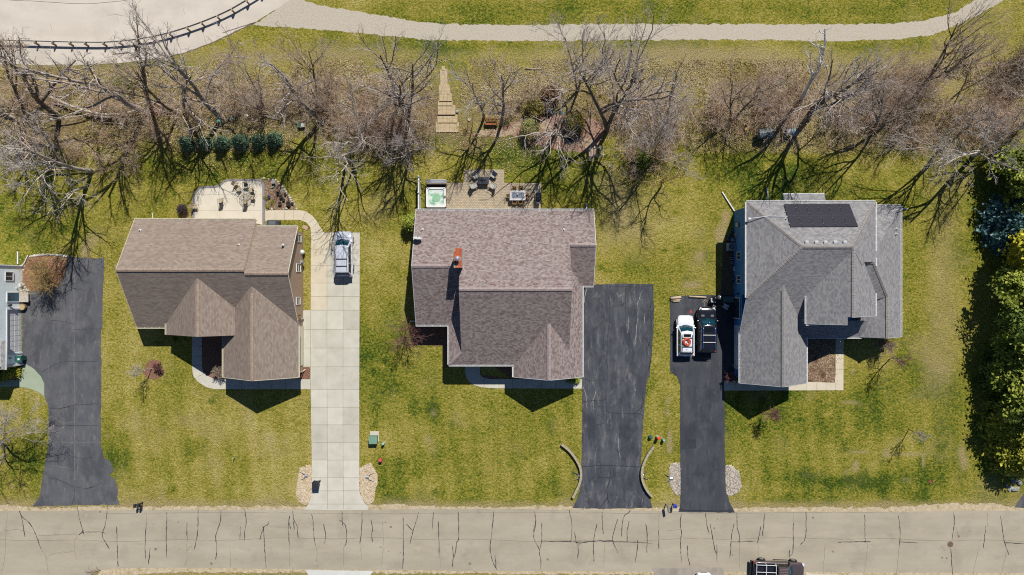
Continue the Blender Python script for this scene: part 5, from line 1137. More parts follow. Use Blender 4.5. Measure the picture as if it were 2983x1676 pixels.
TREES = [
 ("tall bare tree leaning toward the guardrail curve, rooted among the fallen logs", q(0, 0, 440, 900), (45, 205), 11, .26, bk_dark, tw_brown, 1, 1, 1, {}),
 ("long bare tree stretching its grey limb over the brush toward the guardrail", q(0, 0, 1110, 860), (150, 215), 13, .27, bk_grey, tw_grey, 1, .9, 1, dict(up=.03)),
 ("bare tree behind the blue spruces whose limbs cross the highway shoulder", q(0, 0, 1670, 900), (470, 150), 12, .25, bk_grey, tw_grey, 1, 1, 1, dict(up=.04)),
 ("slim upright bare tree whose twigs reach past the guardrail onto the highway", q(0, 0, 1110, 740), (375, 70), 13, .2, bk_dark, tw_brown, .75, .8, 1, dict(wob=.8)),
 ("silvery bare tree near the orange brush pile with a crooked crown", q(0, 0, 1380, 830), (560, 215), 9, .17, bk_grey, tw_grey, 1, .8, 1, {}),
 ("pale bare tree at the top of the grey driveway throwing a long shadow on it", (268, 498), (75, 440), 11.5, .2, bk_pale, tw_pale, 1.05, 1.1, 1, dict(up=.03)),
 ("low spreading pale tree between the grey driveway and the tan house", (247, 545), (190, 575), 6.5, .13, bk_pale, tw_pale, 1.1, .7, 1, dict(up=.02)),
 ("bare tree with a bent trunk at the lawn edge near the frame's upper corner", (62, 300), (5, 150), 9, .16, bk_dark, tw_brown, .9, .9, 1, {}),
 ("bare tree beside the pale fallen trunk at the western lawn edge", (62, 360), (-25, 300), 9, .2, bk_dark, tw_brown, 1, 1, 1, {}),
 ("forked bare tree standing between the spruce row and the brush thicket", q(1, 0, 500, 910), (800, 205), 10.5, .22, bk_grey, tw_grey, .85, .85, 1, {}),
 ("big multi stemmed bare tree rising out of the dark thicket beside the garden steps", q(1, 0, 1155, 835), (1140, 175), 12, .24, bk_dark, tw_grey, .85, .8, 3, {}),
 ("whitish bare tree with drooping limbs whose shadow reaches the silver minivan", (1016, 448), (1035, 410), 9.5, .2, bk_pale, tw_pale, 1.15, .9, 2, dict(up=-.01)),
 ("small grey tree with a dense rounded crown beside the drooping whitish tree", (1195, 455), (1185, 415), 7, .13, bk_grey, tw_grey, .9, 1.2, 1, {}),
 ("slim fork topped tree standing behind the red garden bench", q(1, 0, 1718, 890), (1400, 225), 9, .13, bk_grey, tw_pale, .9, .7, 1, {}),
 ("tall narrow bare tree beside the end of the red garden bench", q(1, 0, 1850, 940), (1450, 200), 10.5, .16, bk_grey, tw_grey, .8, .9, 1, dict(wob=.8)),
 ("young twiggy tree at the front edge of the mulch bed above the fire table", (1371, 425), (1378, 370), 6, .1, bk_yel, tw_yel, .8, 1, 1, {}),
 ("crooked tree with white contorted limbs over the blue and green garden ornaments", (1617, 392), (1625, 360), 8, .19, bk_pale, tw_pale, 1.15, .55, 2, dict(wob=1.7, up=0.0)),
 ("vase shaped bare tree behind the round dark garden shrubs", q(2, 0, 495, 690), (1665, 130), 9.5, .16, bk_grey, tw_grey, .85, 1.1, 2, dict(wob=.7)),
 ("largest dark trunked tree behind the wooden arbor with two rising limbs", q(2, 0, 715, 985), (1795, 180), 13, .30, bk_dark, tw_grey, 1.05, 1.1, 2, {}),
 ("thin crooked tree in the dry grass behind the split firewood", q(2, 0, 1165, 905), (1970, 190), 9, .13, bk_grey, tw_grey, .85, .6, 1, {}),
 ("mossy yellow trunked tree at the lawn edge beside the arbor", (1906, 468), (1890, 390), 7.5, .16, bk_yel, tw_grey, 1.2, 1.1, 2, dict(up=.02)),
 ("yellowish twiggy tree in the lawn in front of the mossy trunked tree", (1925, 545), (1935, 505), 6.0, .09, bk_yel, tw_yel, .9, .8, 1, {}),
 ("thin leaning tree in the brush just west of the big dark composter", q(2, 0, 1640, 930), (2195, 240), 8.5, .13, bk_dark, tw_brown, .9, 1, 2, {}),
 ("large spreading tree between the small composter and the solar roof, casting the biggest tree shadow", q(3, 0, 300, 900), (2470, 255), 11.5, .28, bk_dark, tw_grey, 1.15, 1.3, 1, dict(up=.06)),
 ("dead tree with bleached white bare tips over the woodchip path", q(3, 0, 230, 800), (2375, 60), 14, .17, bk_white, bk_white, .45, .3, 1, dict(wob=.7)),
 ("leaning tree in the tangled brush behind the solar panel house", q(3, 0, 775, 1020), (2600, 240), 9, .17, bk_dark, tw_brown, 1.1, 1.2, 2, {}),
 ("many stemmed tree fanning out beside the bend of the woodchip path", q(3, 0, 1200, 610), (2795, 95), 10, .17, bk_dark, tw_brown, .9, .9, 3, dict(wob=.7)),
 ("pale star crowned tree on the lawn edge beside the evergreen row", q(3, 0, 1545, 1180), (2850, 400), 9, .19, bk_pale, tw_pale, 1.05, 1, 1, dict(up=.02)),
 ("pale spreading tree west of the star crowned tree", q(3, 0, 1285, 1140), (2755, 375), 8.5, .17, bk_grey, tw_pale, 1.1, .9, 2, dict(up=.03)),
 ("grey bare tree at the eastern frame edge above the evergreens", (2968, 370), (3010, 260), 10, .2, bk_grey, tw_grey, 1.1, 1.1, 1, {}),
 ("slim leaning tree between the many stemmed tree and the eastern thicket", q(3, 0, 1450, 690), (2860, 180), 7.5, .11, bk_grey, tw_brown, .9, .8, 2, {}),
 ("small bare tree with a round crown by the kerb west of the grey driveway", (14, 1296), (5, 1262), 6.5, .13, bk_grey, tw_pale, 1.0, 1.2, 2, dict(up=.05)),
 ("twisted bare tree behind the leftmost blue spruce", (520, 335), (400, 190), 9.5, .15, bk_dark, tw_brown, 1, 1, 1, {}),
 ("thin bare tree in the brush behind the easternmost blue spruce", (780, 330), (700, 215), 8, .12, bk_grey, tw_brown, 1, 1.1, 2, {}),
 ("bare tree in the middle of the thicket above the garden cart", (930, 300), (880, 190), 8, .13, bk_dark, tw_brown, 1, 1.1, 2, {}),
 ("bare grey tree leaning west over the brown leaf litter by the frame edge", (150, 430), (20, 390), 9, .16, bk_grey, tw_pale, 1, .9, 1, dict(up=.03)),
]
for i, (lab, base, tip, h, rad, bk, tw, spread, dens, stems, kw) in enumerate(TREES):
    T("dead_tree" if lab.startswith("dead") else "bare_tree", lab, base, tip, h, rad * 1.25, 100 + i * 7, bk, tw, spread, dens, stems, **kw)
SM = dict(n=(10, 6, 4, 2))
for lab, base, tip, h, rad, bk, tw, spread, kw in [
 ("young thin tree with a pale trunk in the round mulch ring", q(0, 1, 1145, 1335), q(0, 1, 1000, 1350), 4.2, .05, bk_pale, tw_grey, .55, SM),
 ("reddish budded sapling on the lawn beside the shadow of the grey house", q(2, 2, 1890, 228), q(3, 2, 28, 250), 3.2, .04, bk_grey, tw_red, .8, dict(n=(12, 8, 6, 3))),
 ("young tree on the lawn in front of the small shrub by the grey house", q(3, 1, 915, 1262), q(3, 1, 1030, 1225), 5.0, .07, bk_grey, tw_red, .6, dict(n=(10, 6, 4, 2))),
 ("lone thin sapling on the open lawn near the evergreen row", q(3, 2, 1058, 347), q(3, 2, 1190, 400), 4.4, .05, bk_dark, tw_grey, .5, SM)]:
    T("sapling", lab, base, tip, h, rad, int(base[0]), bk, tw, spread, 1, 1, group="young trees on the front lawns", **kw)
BS = dict(n=(6, 6, 4, 3), fork=.08, up=.08, len=((.7, 1.0), (.4, .65), (.38, .6), (.35, .6)))
for lab, base, h, rad, bk, tw, st, spread, kw in [
 ("round bare shrub of yellow green twigs on the red mulch bed", (128, 806), 2.6, .04, bk_yel, tw_yel, 9, 1.0, BS),
 ("purple bare bush beside the mauve house with its shadow on the lawn", (1181, 985), 3.0, .05, bk_dark, tw_red, 5, 1.05, dict(BS, n=(6, 5, 4, 2))),
 ("low bare twiggy bush at the front corner of the grey house", (2577, 1003), 1.8, .04, bk_dark, tw_brown, 6, 1.1, BS),
 ("brown bare bush in the mulch between the tan house gables", (640, 1085), 1.0, .03, bk_dark, tw_brown, 6, 1.0, BS),
 ("reddish bare bush by the garage corner of the grey house", q(2, 1, 1640, 1400), 1.1, .03, bk_dark, tw_red, 6, 1.0, BS),
 ("dark brown twiggy bush growing in the mulch ring", q(0, 1, 1198, 1322), .8, .03, bk_dark, tw_red, 6, .9, BS)]:
    T("bare_bush", lab, base, (base[0], base[1] - 2), h, rad, int(base[0] * 3), bk, tw, spread, 1, st, group="bare garden bushes", cat="bush", **kw)

# brush under the trees: one tangle nobody could count
def brush():
    r = random.Random(5); out = []
    spots = []
    def add(u, v, ru, rv, n, h, d=1.0): spots.append((u, v, ru, rv, n, h, d))
    for a in [(150, 300, 170, 70, 34, 2.2), (420, 350, 200, 60, 44, 2.6), (250, 440, 190, 40, 34, 2.2), (620, 290, 170, 55, 30, 2.4), (330, 480, 70, 30, 10, 2.2), (800, 300, 150, 55, 34, 2.6), (1000, 280, 150, 60, 36, 2.8), (1140, 350, 130, 70, 62, 3.4), (1060, 390, 120, 45, 40, 3.0), (1160, 400, 60, 45, 20, 3.0),
              (1500, 300, 90, 40, 12, 2), (1610, 260, 60, 40, 8, 2), (1860, 330, 90, 60, 34, 2.6), (1950, 350, 80, 50, 26, 2.4), (1890, 440, 70, 45, 22, 2.4), (2160, 330, 110, 60, 46, 2.8), (2260, 260, 90, 60, 34, 2.8), (2310, 330, 90, 50, 34, 2.8), (2480, 350, 100, 50, 34, 2.6), (2580, 300, 110, 60, 40, 2.8),
              (2660, 250, 90, 60, 26, 2.6), (2700, 360, 110, 60, 34, 2.6), (2860, 380, 90, 60, 34, 2.6), (2900, 300, 80, 60, 30, 2.8), (2660, 400, 80, 30, 16, 2), (2850, 180, 100, 60, 14, 2), (1780, 300, 60, 60, 14, 2.2), (50, 420, 70, 60, 20, 2.4), (950, 210, 150, 20, 10, 1.6), (560, 240, 150, 20, 10, 1.6), (1830, 480, 60, 40, 10, 2.2)]: add(*a)
    for u, v, ru, rv, n, h, d in spots:
        for _ in range(int(n * .78)):
            a = r.random() * 6.28; m = math.sqrt(r.random())
            x, y, _z = g(u + ru * m * math.cos(a), v + rv * m * math.sin(a)); z = gh(x, y)
            for s in range(r.randint(4, 7)):
                dd = np.array([r.gauss(0, .55), r.gauss(0, .55), 1.0]); dd /= np.linalg.norm(dd)
                sp = dict(SPEC); sp.update(n=(0, 0, 5, 3, 0), tw=.009, up=.03); hh = h * r.uniform(.6, 1.25)
                grow(r, np.array([x + r.gauss(0, .15), y + r.gauss(0, .15), z]), dd, hh, .02, 2, 4, out, sp)
    V, F = tubes_np([(p, rr, 3) for p, rr, k, l in out])
    m = Mat("brush_twig", .95, 0, .1); m.base(m.ramp(m.noise(.5, 4, .6), [(.3, alb((160, 132, 110), 1.45)), (.5, alb((190, 166, 144), 1.45)), (.68, alb((212, 196, 180), 1.45))]))
    return tag(mesh_np("brush", V, F, m.m), "tangled leafless brown brush growing under the bare trees", "brush", kind="stuff")
brush()
# rough dry grass and leaf litter tufts in the wild strip
def rough_grass():
    r = np.random.RandomState(3); N = 60000
    u = r.uniform(-20, 3010, N); v = 175 + 270 * r.rand(N) ** 1.1
    dens = fbm(u, v, 90, 3, 5); keep = (dens > .44) & ~((u > 1265) & (u < 1345) & (v > 180) & (v < 400)) & ~((u < 620) & (v < 200 - 0.0 * u)) & ~((u > 1340) & (u < 1770) & (v > 300))
    keep &= ~((u > 2600) & (v < 150 + .25 * (u - 2600) * -1 + 60))
    u, v = u[keep], v[keep]; n = len(u)
    x = (u - 1491.5) / PXM; y = (838 - v) / PXM; z = bump_h(x, y)
    V = []; F = []; 
    K = 3; ang = r.rand(n, K) * 6.283; L = r.uniform(.14, .42, (n, K)); wdt = r.uniform(.018, .04, (n, K))
    lean = r.uniform(.4, 1.0, (n, K)); dx = np.cos(ang); dy = np.sin(ang)
    bx_ = x[:, None] + r.normal(0, .08, (n, K)); by_ = y[:, None] + r.normal(0, .08, (n, K)); bz_ = np.repeat(z[:, None], K, 1)
    p0 = np.stack([bx_ - dy * wdt, by_ + dx * wdt, bz_], -1); p1 = np.stack([bx_ + dy * wdt, by_ - dx * wdt, bz_], -1)
    p2 = np.stack([bx_ + dx * L * lean, by_ + dy * L * lean, bz_ + L * (1.15 - lean * .7)], -1)
    V = np.stack([p0, p1, p2], 2).reshape(-1, 3); F = np.arange(len(V)).reshape(-1, 3)
    m = Mat("dry_grass", .9, 0, .1); a = m.attr("tone").outputs["Fac"]
    m.base(m.ramp(a, [(0, alb((120, 126, 52))), (.25, alb((160, 150, 80))), (.5, alb((198, 178, 120))), (.8, alb((222, 206, 160))), (1, alb((150, 122, 86)))]))
    ob = mesh_np("dry_grass", V, F, m.m); at = ob.data.attributes.new("tone", 'FLOAT', 'POINT')
    t = np.clip(.2 + .9 * fbm(x, y, 3, 3, 9)[:, None] * r.uniform(.5, 1.2, (n, K)), 0, 1); at.data.foreach_set("value", np.repeat(t.ravel(), 3).astype(np.float32))
    return tag(ob, "rough dry grass and dead leaves in the strip below the woodchip path", "grass", kind="stuff")
rough_grass()

def fallen_leaves():
    r = np.random.RandomState(8); P = []
    for u, v, ru, rv, n in [(610, 470, 110, 45, 700), (1330, 420, 90, 50, 500), (1500, 450, 110, 60, 500), (1700, 480, 90, 50, 250), (2330, 530, 200, 40, 250), (560, 1130, 40, 30, 60), (150, 760, 60, 30, 200), (2420, 1010, 45, 60, 260), (1500, 380, 220, 60, 500), (900, 480, 200, 80, 300)]:
        P.append(np.stack([r.normal(u, ru * .6, n), r.normal(v, rv * .6, n)], -1))
    P = np.concatenate(P); n = len(P); x = (P[:, 0] - 1491.5) / PXM; y = (838 - P[:, 1]) / PXM; z = bump_h(x, y) + r.uniform(.03, .07, n); a = r.rand(n) * 6.283; s = r.uniform(.035, .075, n)
    V = np.stack([np.stack([x + s * np.cos(a + k * 1.571) * (1 if k % 2 else .6), y + s * np.sin(a + k * 1.571) * (1 if k % 2 else .6), z + .03 * (k == 1)], -1) for k in range(4)], 1).reshape(-1, 3)
    ob = mesh_np("fallen_leaves", V, np.arange(4 * n).reshape(-1, 4), plain("pale_leaf", (206, 186, 130), .9, 0, .1, .3, 2)); return tag(ob, "pale fallen leaves scattered on the lawns under the bare trees", "leaves", kind="stuff")
fallen_leaves()

# ---- evergreens and leafy shrubs
def leaf_mat(name, stops, lk=1.5):
    m = Mat(name, .75, 0, .25); a = m.attr("tone").outputs["Fac"]; m.base(m.ramp(a, [(p, alb(c, lk)) for p, c in stops]))
    tr = m.n("ShaderNodeBsdfTranslucent"); m.l(m.b.inputs["Base Color"].links[0].from_socket, tr.inputs[0]); mx = m.n("ShaderNodeMixShader"); mx.inputs[0].default_value = .25
    m.l(m.b.outputs[0], mx.inputs[1]); m.l(tr.outputs[0], mx.inputs[2]); m.l(mx.outputs[0], m.t.nodes["Material Output"].inputs[0]); return m.m
lf_spruce = leaf_mat("spruce_needles", [(0, (34, 50, 38)), (.45, (64, 86, 64)), (.8, (112, 134, 108)), (1, (150, 168, 146))], 2.4)
lf_blue = leaf_mat("blue_spruce_needles", [(0, (30, 50, 50)), (.4, (56, 88, 86)), (.75, (104, 138, 132)), (1, (150, 178, 168))], 1.8)
lf_green = leaf_mat("evergreen_needles", [(0, (52, 62, 20)), (.35, (92, 104, 34)), (.7, (136, 142, 56)), (1, (166, 168, 80))], 2.1)
lf_yel = leaf_mat("yellow_green_needles", [(0, (80, 84, 16)), (.35, (126, 126, 28)), (.7, (168, 160, 46)), (1, (194, 180, 66))], 2.2)
lf_dk = leaf_mat("dark_evergreen_needles", [(0, (44, 56, 20)), (.4, (74, 90, 32)), (.8, (112, 124, 52)), (1, (142, 148, 74))], 2.0)
lf_lime = leaf_mat("lime_leaves", [(0, (74, 84, 18)), (.4, (120, 122, 32)), (.8, (160, 156, 54)), (1, (186, 178, 78))], 1.7)
lf_olive = leaf_mat("olive_leaves", [(0, (74, 66, 24)), (.4, (112, 100, 44)), (.8, (150, 138, 70)), (1, (170, 160, 92))])
def foliage(r, C, N, S, W, tone):
    """clumps of small leaves: centres C, main directions N, size S, width ratio W -> V, F, tone"""
    n = len(C)
    T_ = r.normal(0, 1, (n, 3)); T_ -= N * (T_ * N).sum(1, keepdims=True) * .75; T_ /= np.linalg.norm(T_, axis=1, keepdims=True); T_[:, 2] += .12
    A = np.cross(N, T_); N = T_; A /= np.maximum(np.linalg.norm(A, axis=1, keepdims=True), 1e-6)
    tip = C + N * S[:, None]; mid = C + N * S[:, None] * .5; s = A * (S * W)[:, None]
    V = np.stack([C, mid + s, tip, mid - s], 1).reshape(-1, 3); F = np.arange(4 * n).reshape(-1, 4)
    return V, F, np.repeat(tone, 4)
def leafy(name, label, cat, base, h, R, mat, seed, kind, n=260, leaf=(.22, .40), group=None, trunk=None, W=.17, per=38, upface=.35):
    """kind 'cone' (conifer), 'round' (shrub) or 'lump' (broad crown of rounded masses)"""
    r = np.random.RandomState(seed); b = np.array(g(*base)); b[2] = gh(b[0], b[1])
    th = r.rand(n) * 6.283
    if kind == 'cone':
        f = 1 - np.sqrt(r.rand(n) * .98 + .004); f = np.clip(f + r.normal(0, .02, n), .02, .98)   # height fraction
        prof = R * (1 - f) ** .8 * (0.72 + .28 * np.sin(f * 26 + 3 * np.sin(th * 3 + seed)) ** 2) * r.uniform(.55, 1.15, n)
        C = np.stack([np.cos(th) * prof, np.sin(th) * prof, f * h + .1], -1); D = np.stack([np.cos(th), np.sin(th), np.full(n, .25)], -1)
    elif kind == 'round':
        ph = np.arccos(1 - r.rand(n) * 1.05); rr = r.uniform(.72, 1.05, n)
        D = np.stack([np.cos(th) * np.sin(ph), np.sin(th) * np.sin(ph), np.cos(ph)], -1); C = D * np.array([R, R, h * .62]) * rr[:, None] + np.array([0, 0, h * .38])
    else:
        k = 18; lc = np.stack([r.normal(0, R * .5, k), r.normal(0, R * .5, k), h * (.35 + .62 * r.rand(k))], -1); lr = R * r.uniform(.32, .55, k)
        lc[:, :2] *= np.clip(1.25 - .75 * lc[:, 2:] / h, .35, 1)
        w = r.randint(0, k, n); ph = np.arccos(1 - r.rand(n) * 1.6)
        D = np.stack([np.cos(th) * np.sin(ph), np.sin(th) * np.sin(ph), np.cos(ph)], -1); C = lc[w] + D * lr[w][:, None] * r.uniform(.7, 1.05, (n, 1))
    D /= np.linalg.norm(D, axis=1, keepdims=True)
    ct = np.clip(.5 + r.normal(0, .18, n), .05, 1)
    cs = r.uniform(.7, 1.35, n) * (leaf[1] * .9)
    CC = np.repeat(C, per, 0) + r.normal(0, 1, (n * per, 3)) * np.repeat(cs, per)[:, None] * np.array([.62, .62, .42]); DD = np.repeat(D, per, 0) + r.normal(0, .55, (n * per, 3)); DD /= np.linalg.norm(DD, axis=1, keepdims=True)
    CC[:, 2] = np.maximum(CC[:, 2], .05)
    DD[:, 2] += upface; DD /= np.linalg.norm(DD, axis=1, keepdims=True)
    tt = np.clip(np.repeat(ct, per) + r.normal(0, .14, n * per), 0, 1)
    V, F, t = foliage(r, CC, DD, r.uniform(leaf[0], leaf[1], n * per), W, tt)
    root = thing(name, label, cat, tuple(b), 0, group)
    ob = mesh_np("crown" if h > 2.5 else "foliage", V, F, mat, root); at = ob.data.attributes.new("tone", 'FLOAT', 'POINT'); at.data.foreach_set("value", t.astype(np.float32))
    m = MB(); tr = trunk or max(.03, h * .014); m.lathe((0, 0, 0), [(tr * 1.3, -.05), (tr, .3), (tr * .35, h * .85)], 8); m.build("trunk" if h > 2.5 else "stem", bk_dark, root, True, rel=False)
    return root
order = ["westernmost", "second from the west", "third from the west", "third from the east", "second from the east", "easternmost"]
for i, (x, y) in enumerate([(548, 424), (598, 425), (648, 424), (702, 420), (754, 416), (801, 412)]):
    leafy("blue_spruce", "small blue green spruce, %s in the row of six" % order[i], "spruce", (x + 4, y - 2), (2.0, 1.75, 2.2, 2.25, 1.9, 2.1)[i], (.72, .66, .82, .84, .7, .78)[i], lf_spruce, 30 + i, 'cone', 200, (.12, .24), "row of small spruces behind the tan house", per=30)
GE = "tall evergreens along the eastern boundary"
for lab, base, h, R, mat, kind, n in [
 ("dark green leafy evergreen at the north end of the eastern row", (2945, 500), 5.4, 3.3, lf_green, 'lump', 420),
 ("blue spruce with teal needles standing among the green evergreens", (2938, 655), 5.4, 3.6, lf_blue, 'cone', 520),
 ("bright yellow green evergreen just south of the blue spruce", (2935, 752), 5.4, 3.2, lf_yel, 'lump', 420),
 ("mid green evergreen south of the bright yellow one", (2945, 850), 6.4, 3.3, lf_green, 'lump', 460),
 ("dark green evergreen midway down the eastern row", (2940, 930), 6.4, 3.2, lf_dk, 'lump', 440),
 ("light green evergreen level with the front walk of the grey house", (2932, 1010), 6.4, 3.2, lf_green, 'lump', 440),
 ("dark evergreen level with the grey house's front lawn", (2935, 1085), 6.1, 3.1, lf_dk, 'cone', 440),
 ("green pointed evergreen, third tree north of the rock pile", (2928, 1155), 6.1, 3.0, lf_green, 'lump', 440),
 ("olive yellow evergreen, second tree north of the rock pile", (2928, 1240), 5.4, 2.9, lf_lime, 'cone', 440),
 ("lime tipped evergreen next to the rock pile", (2935, 1310), 5.1, 2.9, lf_lime, 'cone', 440)]:
    leafy("evergreen_tree", lab, "evergreen tree", base, h, R, mat, int(base[1]), kind, n, (.26, .52), GE, W=.26, per=30, upface=1.1)
leafy("shrub", "bright lime shrub beside the neighbour's green walkway", "shrub", q(0, 1, 118, 1350), 1.1, .75, lf_lime, 61, 'round', 60, (.14, .26), "front shrubs of the pale blue house")
leafy("shrub", "lime shrub at the frame edge under the neighbour's porch roof", "shrub", q(0, 1, 12, 1375), 1.0, .7, lf_lime, 62, 'round', 60, (.14, .26), "front shrubs of the pale blue house")
leafy("shrub", "dark green shrub in the shade between the two lime ones", "shrub", q(0, 1, 62, 1355), 1.0, .6, lf_dk, 63, 'round', 50, (.14, .26), "front shrubs of the pale blue house")
leafy("shrub", "green shrub growing against the side of the mauve house", "shrub", q(1, 1, 1178, 240), 2.2, .75, lf_green, 64, 'round', 90, (.14, .28))
leafy("shrub", "olive evergreen shrub in the mulch beside the white limbed tree", "shrub", z8(1770, 850) and (1280 + 1770 / 4.522, 180 + 850 / 4.522), 1.8, 1.1, lf_olive, 65, 'round', 90, (.14, .28), "garden shrubs in the mulch bed")
leafy("shrub", "round olive shrub above the small statue in the mulch bed", "shrub", (1280 + 1245 / 4.522, 180 + 650 / 4.522), 1.7, .9, lf_olive, 66, 'round', 70, (.14, .28), "garden shrubs in the mulch bed")
leafy("shrub", "pale green wispy shrub at the front edge of the mulch bed", "shrub", (1280 + 1195 / 4.522, 180 + 920 / 4.522), 2.0, 1.1, leaf_mat("wispy_leaves", [(0, (110, 112, 60)), (.5, (146, 146, 86)), (1, (176, 172, 112))]), 67, 'round', 60, (.14, .28), "garden shrubs in the mulch bed", per=26)
leafy("shrub", "dark rusty shrub at the back of the mulch bed", "shrub", (1280 + 1450 / 4.522, 180 + 480 / 4.522), 1.8, 1.1, leaf_mat("rusty_leaves", [(0, (66, 46, 30)), (.5, (104, 76, 50)), (1, (136, 106, 70))]), 68, 'round', 80, (.14, .28), "garden shrubs in the mulch bed")
leafy("shrub", "dark shrub on the lawn between the mossy trunked tree and its shadow", "shrub", q(2, 0, 965, 1215), 1.9, .9, lf_dk, 69, 'round', 70, (.14, .28))
leafy("shrub", "mossy green shrub under the bare trees near the orange brush pile", "shrub", q(0, 0, 960, 650), 1.6, 1.3, leaf_mat("mossy_leaves", [(0, (80, 90, 30)), (.5, (120, 126, 50)), (1, (150, 146, 76))]), 70, 'round', 60, (.14, .28), per=22)
leafy("shrub", "small green shrub at the front corner of the mauve house", "shrub", q(2, 1, 480, 1410), .7, .4, lf_green, 71, 'round', 30, (.1, .2), "front shrubs of the mauve house")
leafy("shrub", "small green shrub in the shade beside the middle of the mauve house front", "shrub", q(2, 1, 435, 1402), .7, .4, lf_dk, 72, 'round', 30, (.1, .2), "front shrubs of the mauve house")
leafy("thicket_bush", "dense dark bramble bush at the eastern frame edge", "bush", (2945, 205), 3.0, 2.6, leaf_mat("bramble_twig", [(0, (50, 40, 32)), (.5, (112, 96, 74)), (1, (170, 152, 122))]), 73, 'lump', 150, (.3, .7), W=.05, per=30)
# ---------------------------------------------------------------- vehicles
m_tyre = plain("tyre_rubber", (40, 40, 42), .85, 0, .2, .1); m_rim = plain("alloy_rim", (190, 192, 196), .35, .7, .5, .05)
cg = Mat("car_glass", .06, 0, .6); cg.base(alb((18, 66, 82), .9)); cg = cg.m  # teal base stands in for sky reflected in the windscreen
cgd = Mat("dark_car_glass", .06, 0, .6); cgd.base(alb((26, 32, 32), .8)); cgd = cgd.m
m_red = plain("tail_lamp", (190, 40, 36), .3, 0, .5, .05); m_lamp = plain("headlamp", (226, 230, 236), .15, 0, .6, .05); m_chrome = plain("chrome", (214, 216, 222), .2, .9, .5, .03)
def paint(name, c, metal=.0, rough=.28):
    m = Mat(name, rough, metal, .5); m.b.inputs["Coat Weight"].default_value = .6; m.b.inputs["Coat Roughness"].default_value = .08
    a = alb(c); f = m.noise(1.2, 3); m.base(m.ramp(f, [(.3, tuple(x * .95 for x in a[:3])), (.7, tuple(min(.9, x * 1.04) for x in a[:3]))])); return m.m
def wheel(root, x, y, r=.35, w=.23):
    s = 1 if y > 0 else -1
    m = MB(); prof = [(r * .62, -w / 2), (r * .93, -w / 2), (r, -w * .35), (r, w * .35), (r * .93, w / 2), (r * .62, w / 2)]
    k = 24; vs = [(x + rr * math.cos(a), y + yy, r + rr * math.sin(a)) for rr, yy in prof for a in (2 * math.pi * j / k for j in range(k))]
    m.add(vs, [(i * k + j, i * k + (j + 1) % k, (i + 1) * k + (j + 1) % k, (i + 1) * k + j) for i in range(5) for j in range(k)] + [tuple(range(k)), tuple(range(5 * k, 6 * k))])
    t = m.build("wheel", m_tyre, root, rel=False)
    m = MB(); yo = y + s * w * .5
    vs = []
    for j in range(20):
        a = 2 * math.pi * j / 20; rr = r * (.62 if j % 4 < 2 else .5); vs.append((x + rr * math.cos(a), yo + s * .008, r + rr * math.sin(a)))
    n = len(vs); vs += [(px, yo - s * .03, pz) for px, _, pz in vs]; m.add(vs, [tuple(range(n)), tuple(range(n, 2 * n))] + [(i, (i + 1) % n, n + (i + 1) % n, n + i) for i in range(n)])
    m.build("rim", m_rim, t, rel=False)
def panel(mb, Q, s0, s1, t0, t1, off=.012, n=6, bulge=0.0):
    """thin pane lying on the quad Q (bl, br, tr, tl), slightly proud"""
    Q = [Vector(p) for p in Q]; nr = (Q[1] - Q[0]).cross(Q[3] - Q[0]).normalized()
    P = lambda s, t: Q[0].lerp(Q[1], s).lerp(Q[3].lerp(Q[2], s), t) + nr * (bulge * 4 * s * (1 - s))
    top = []; 
    for i in range(n + 1):
        s = s0 + (s1 - s0) * i / n; top += [P(s, t0) + nr * off, P(s, t1) + nr * off]
    b = len(top); vs = top + [p - nr * (off + .03) for p in top]; f = []
    for i in range(n): f += [(2 * i, 2 * i + 2, 2 * i + 3, 2 * i + 1), (b + 2 * i, b + 2 * i + 1, b + 2 * i + 3, b + 2 * i + 2), (2 * i, b + 2 * i, b + 2 * i + 2, 2 * i + 2), (2 * i + 1, 2 * i + 3, b + 2 * i + 3, b + 2 * i + 1)]
    f += [(0, 1, b + 1, b), (2 * n, b + 2 * n, b + 2 * n + 1, 2 * n + 1)]
    mb.add(vs, f)
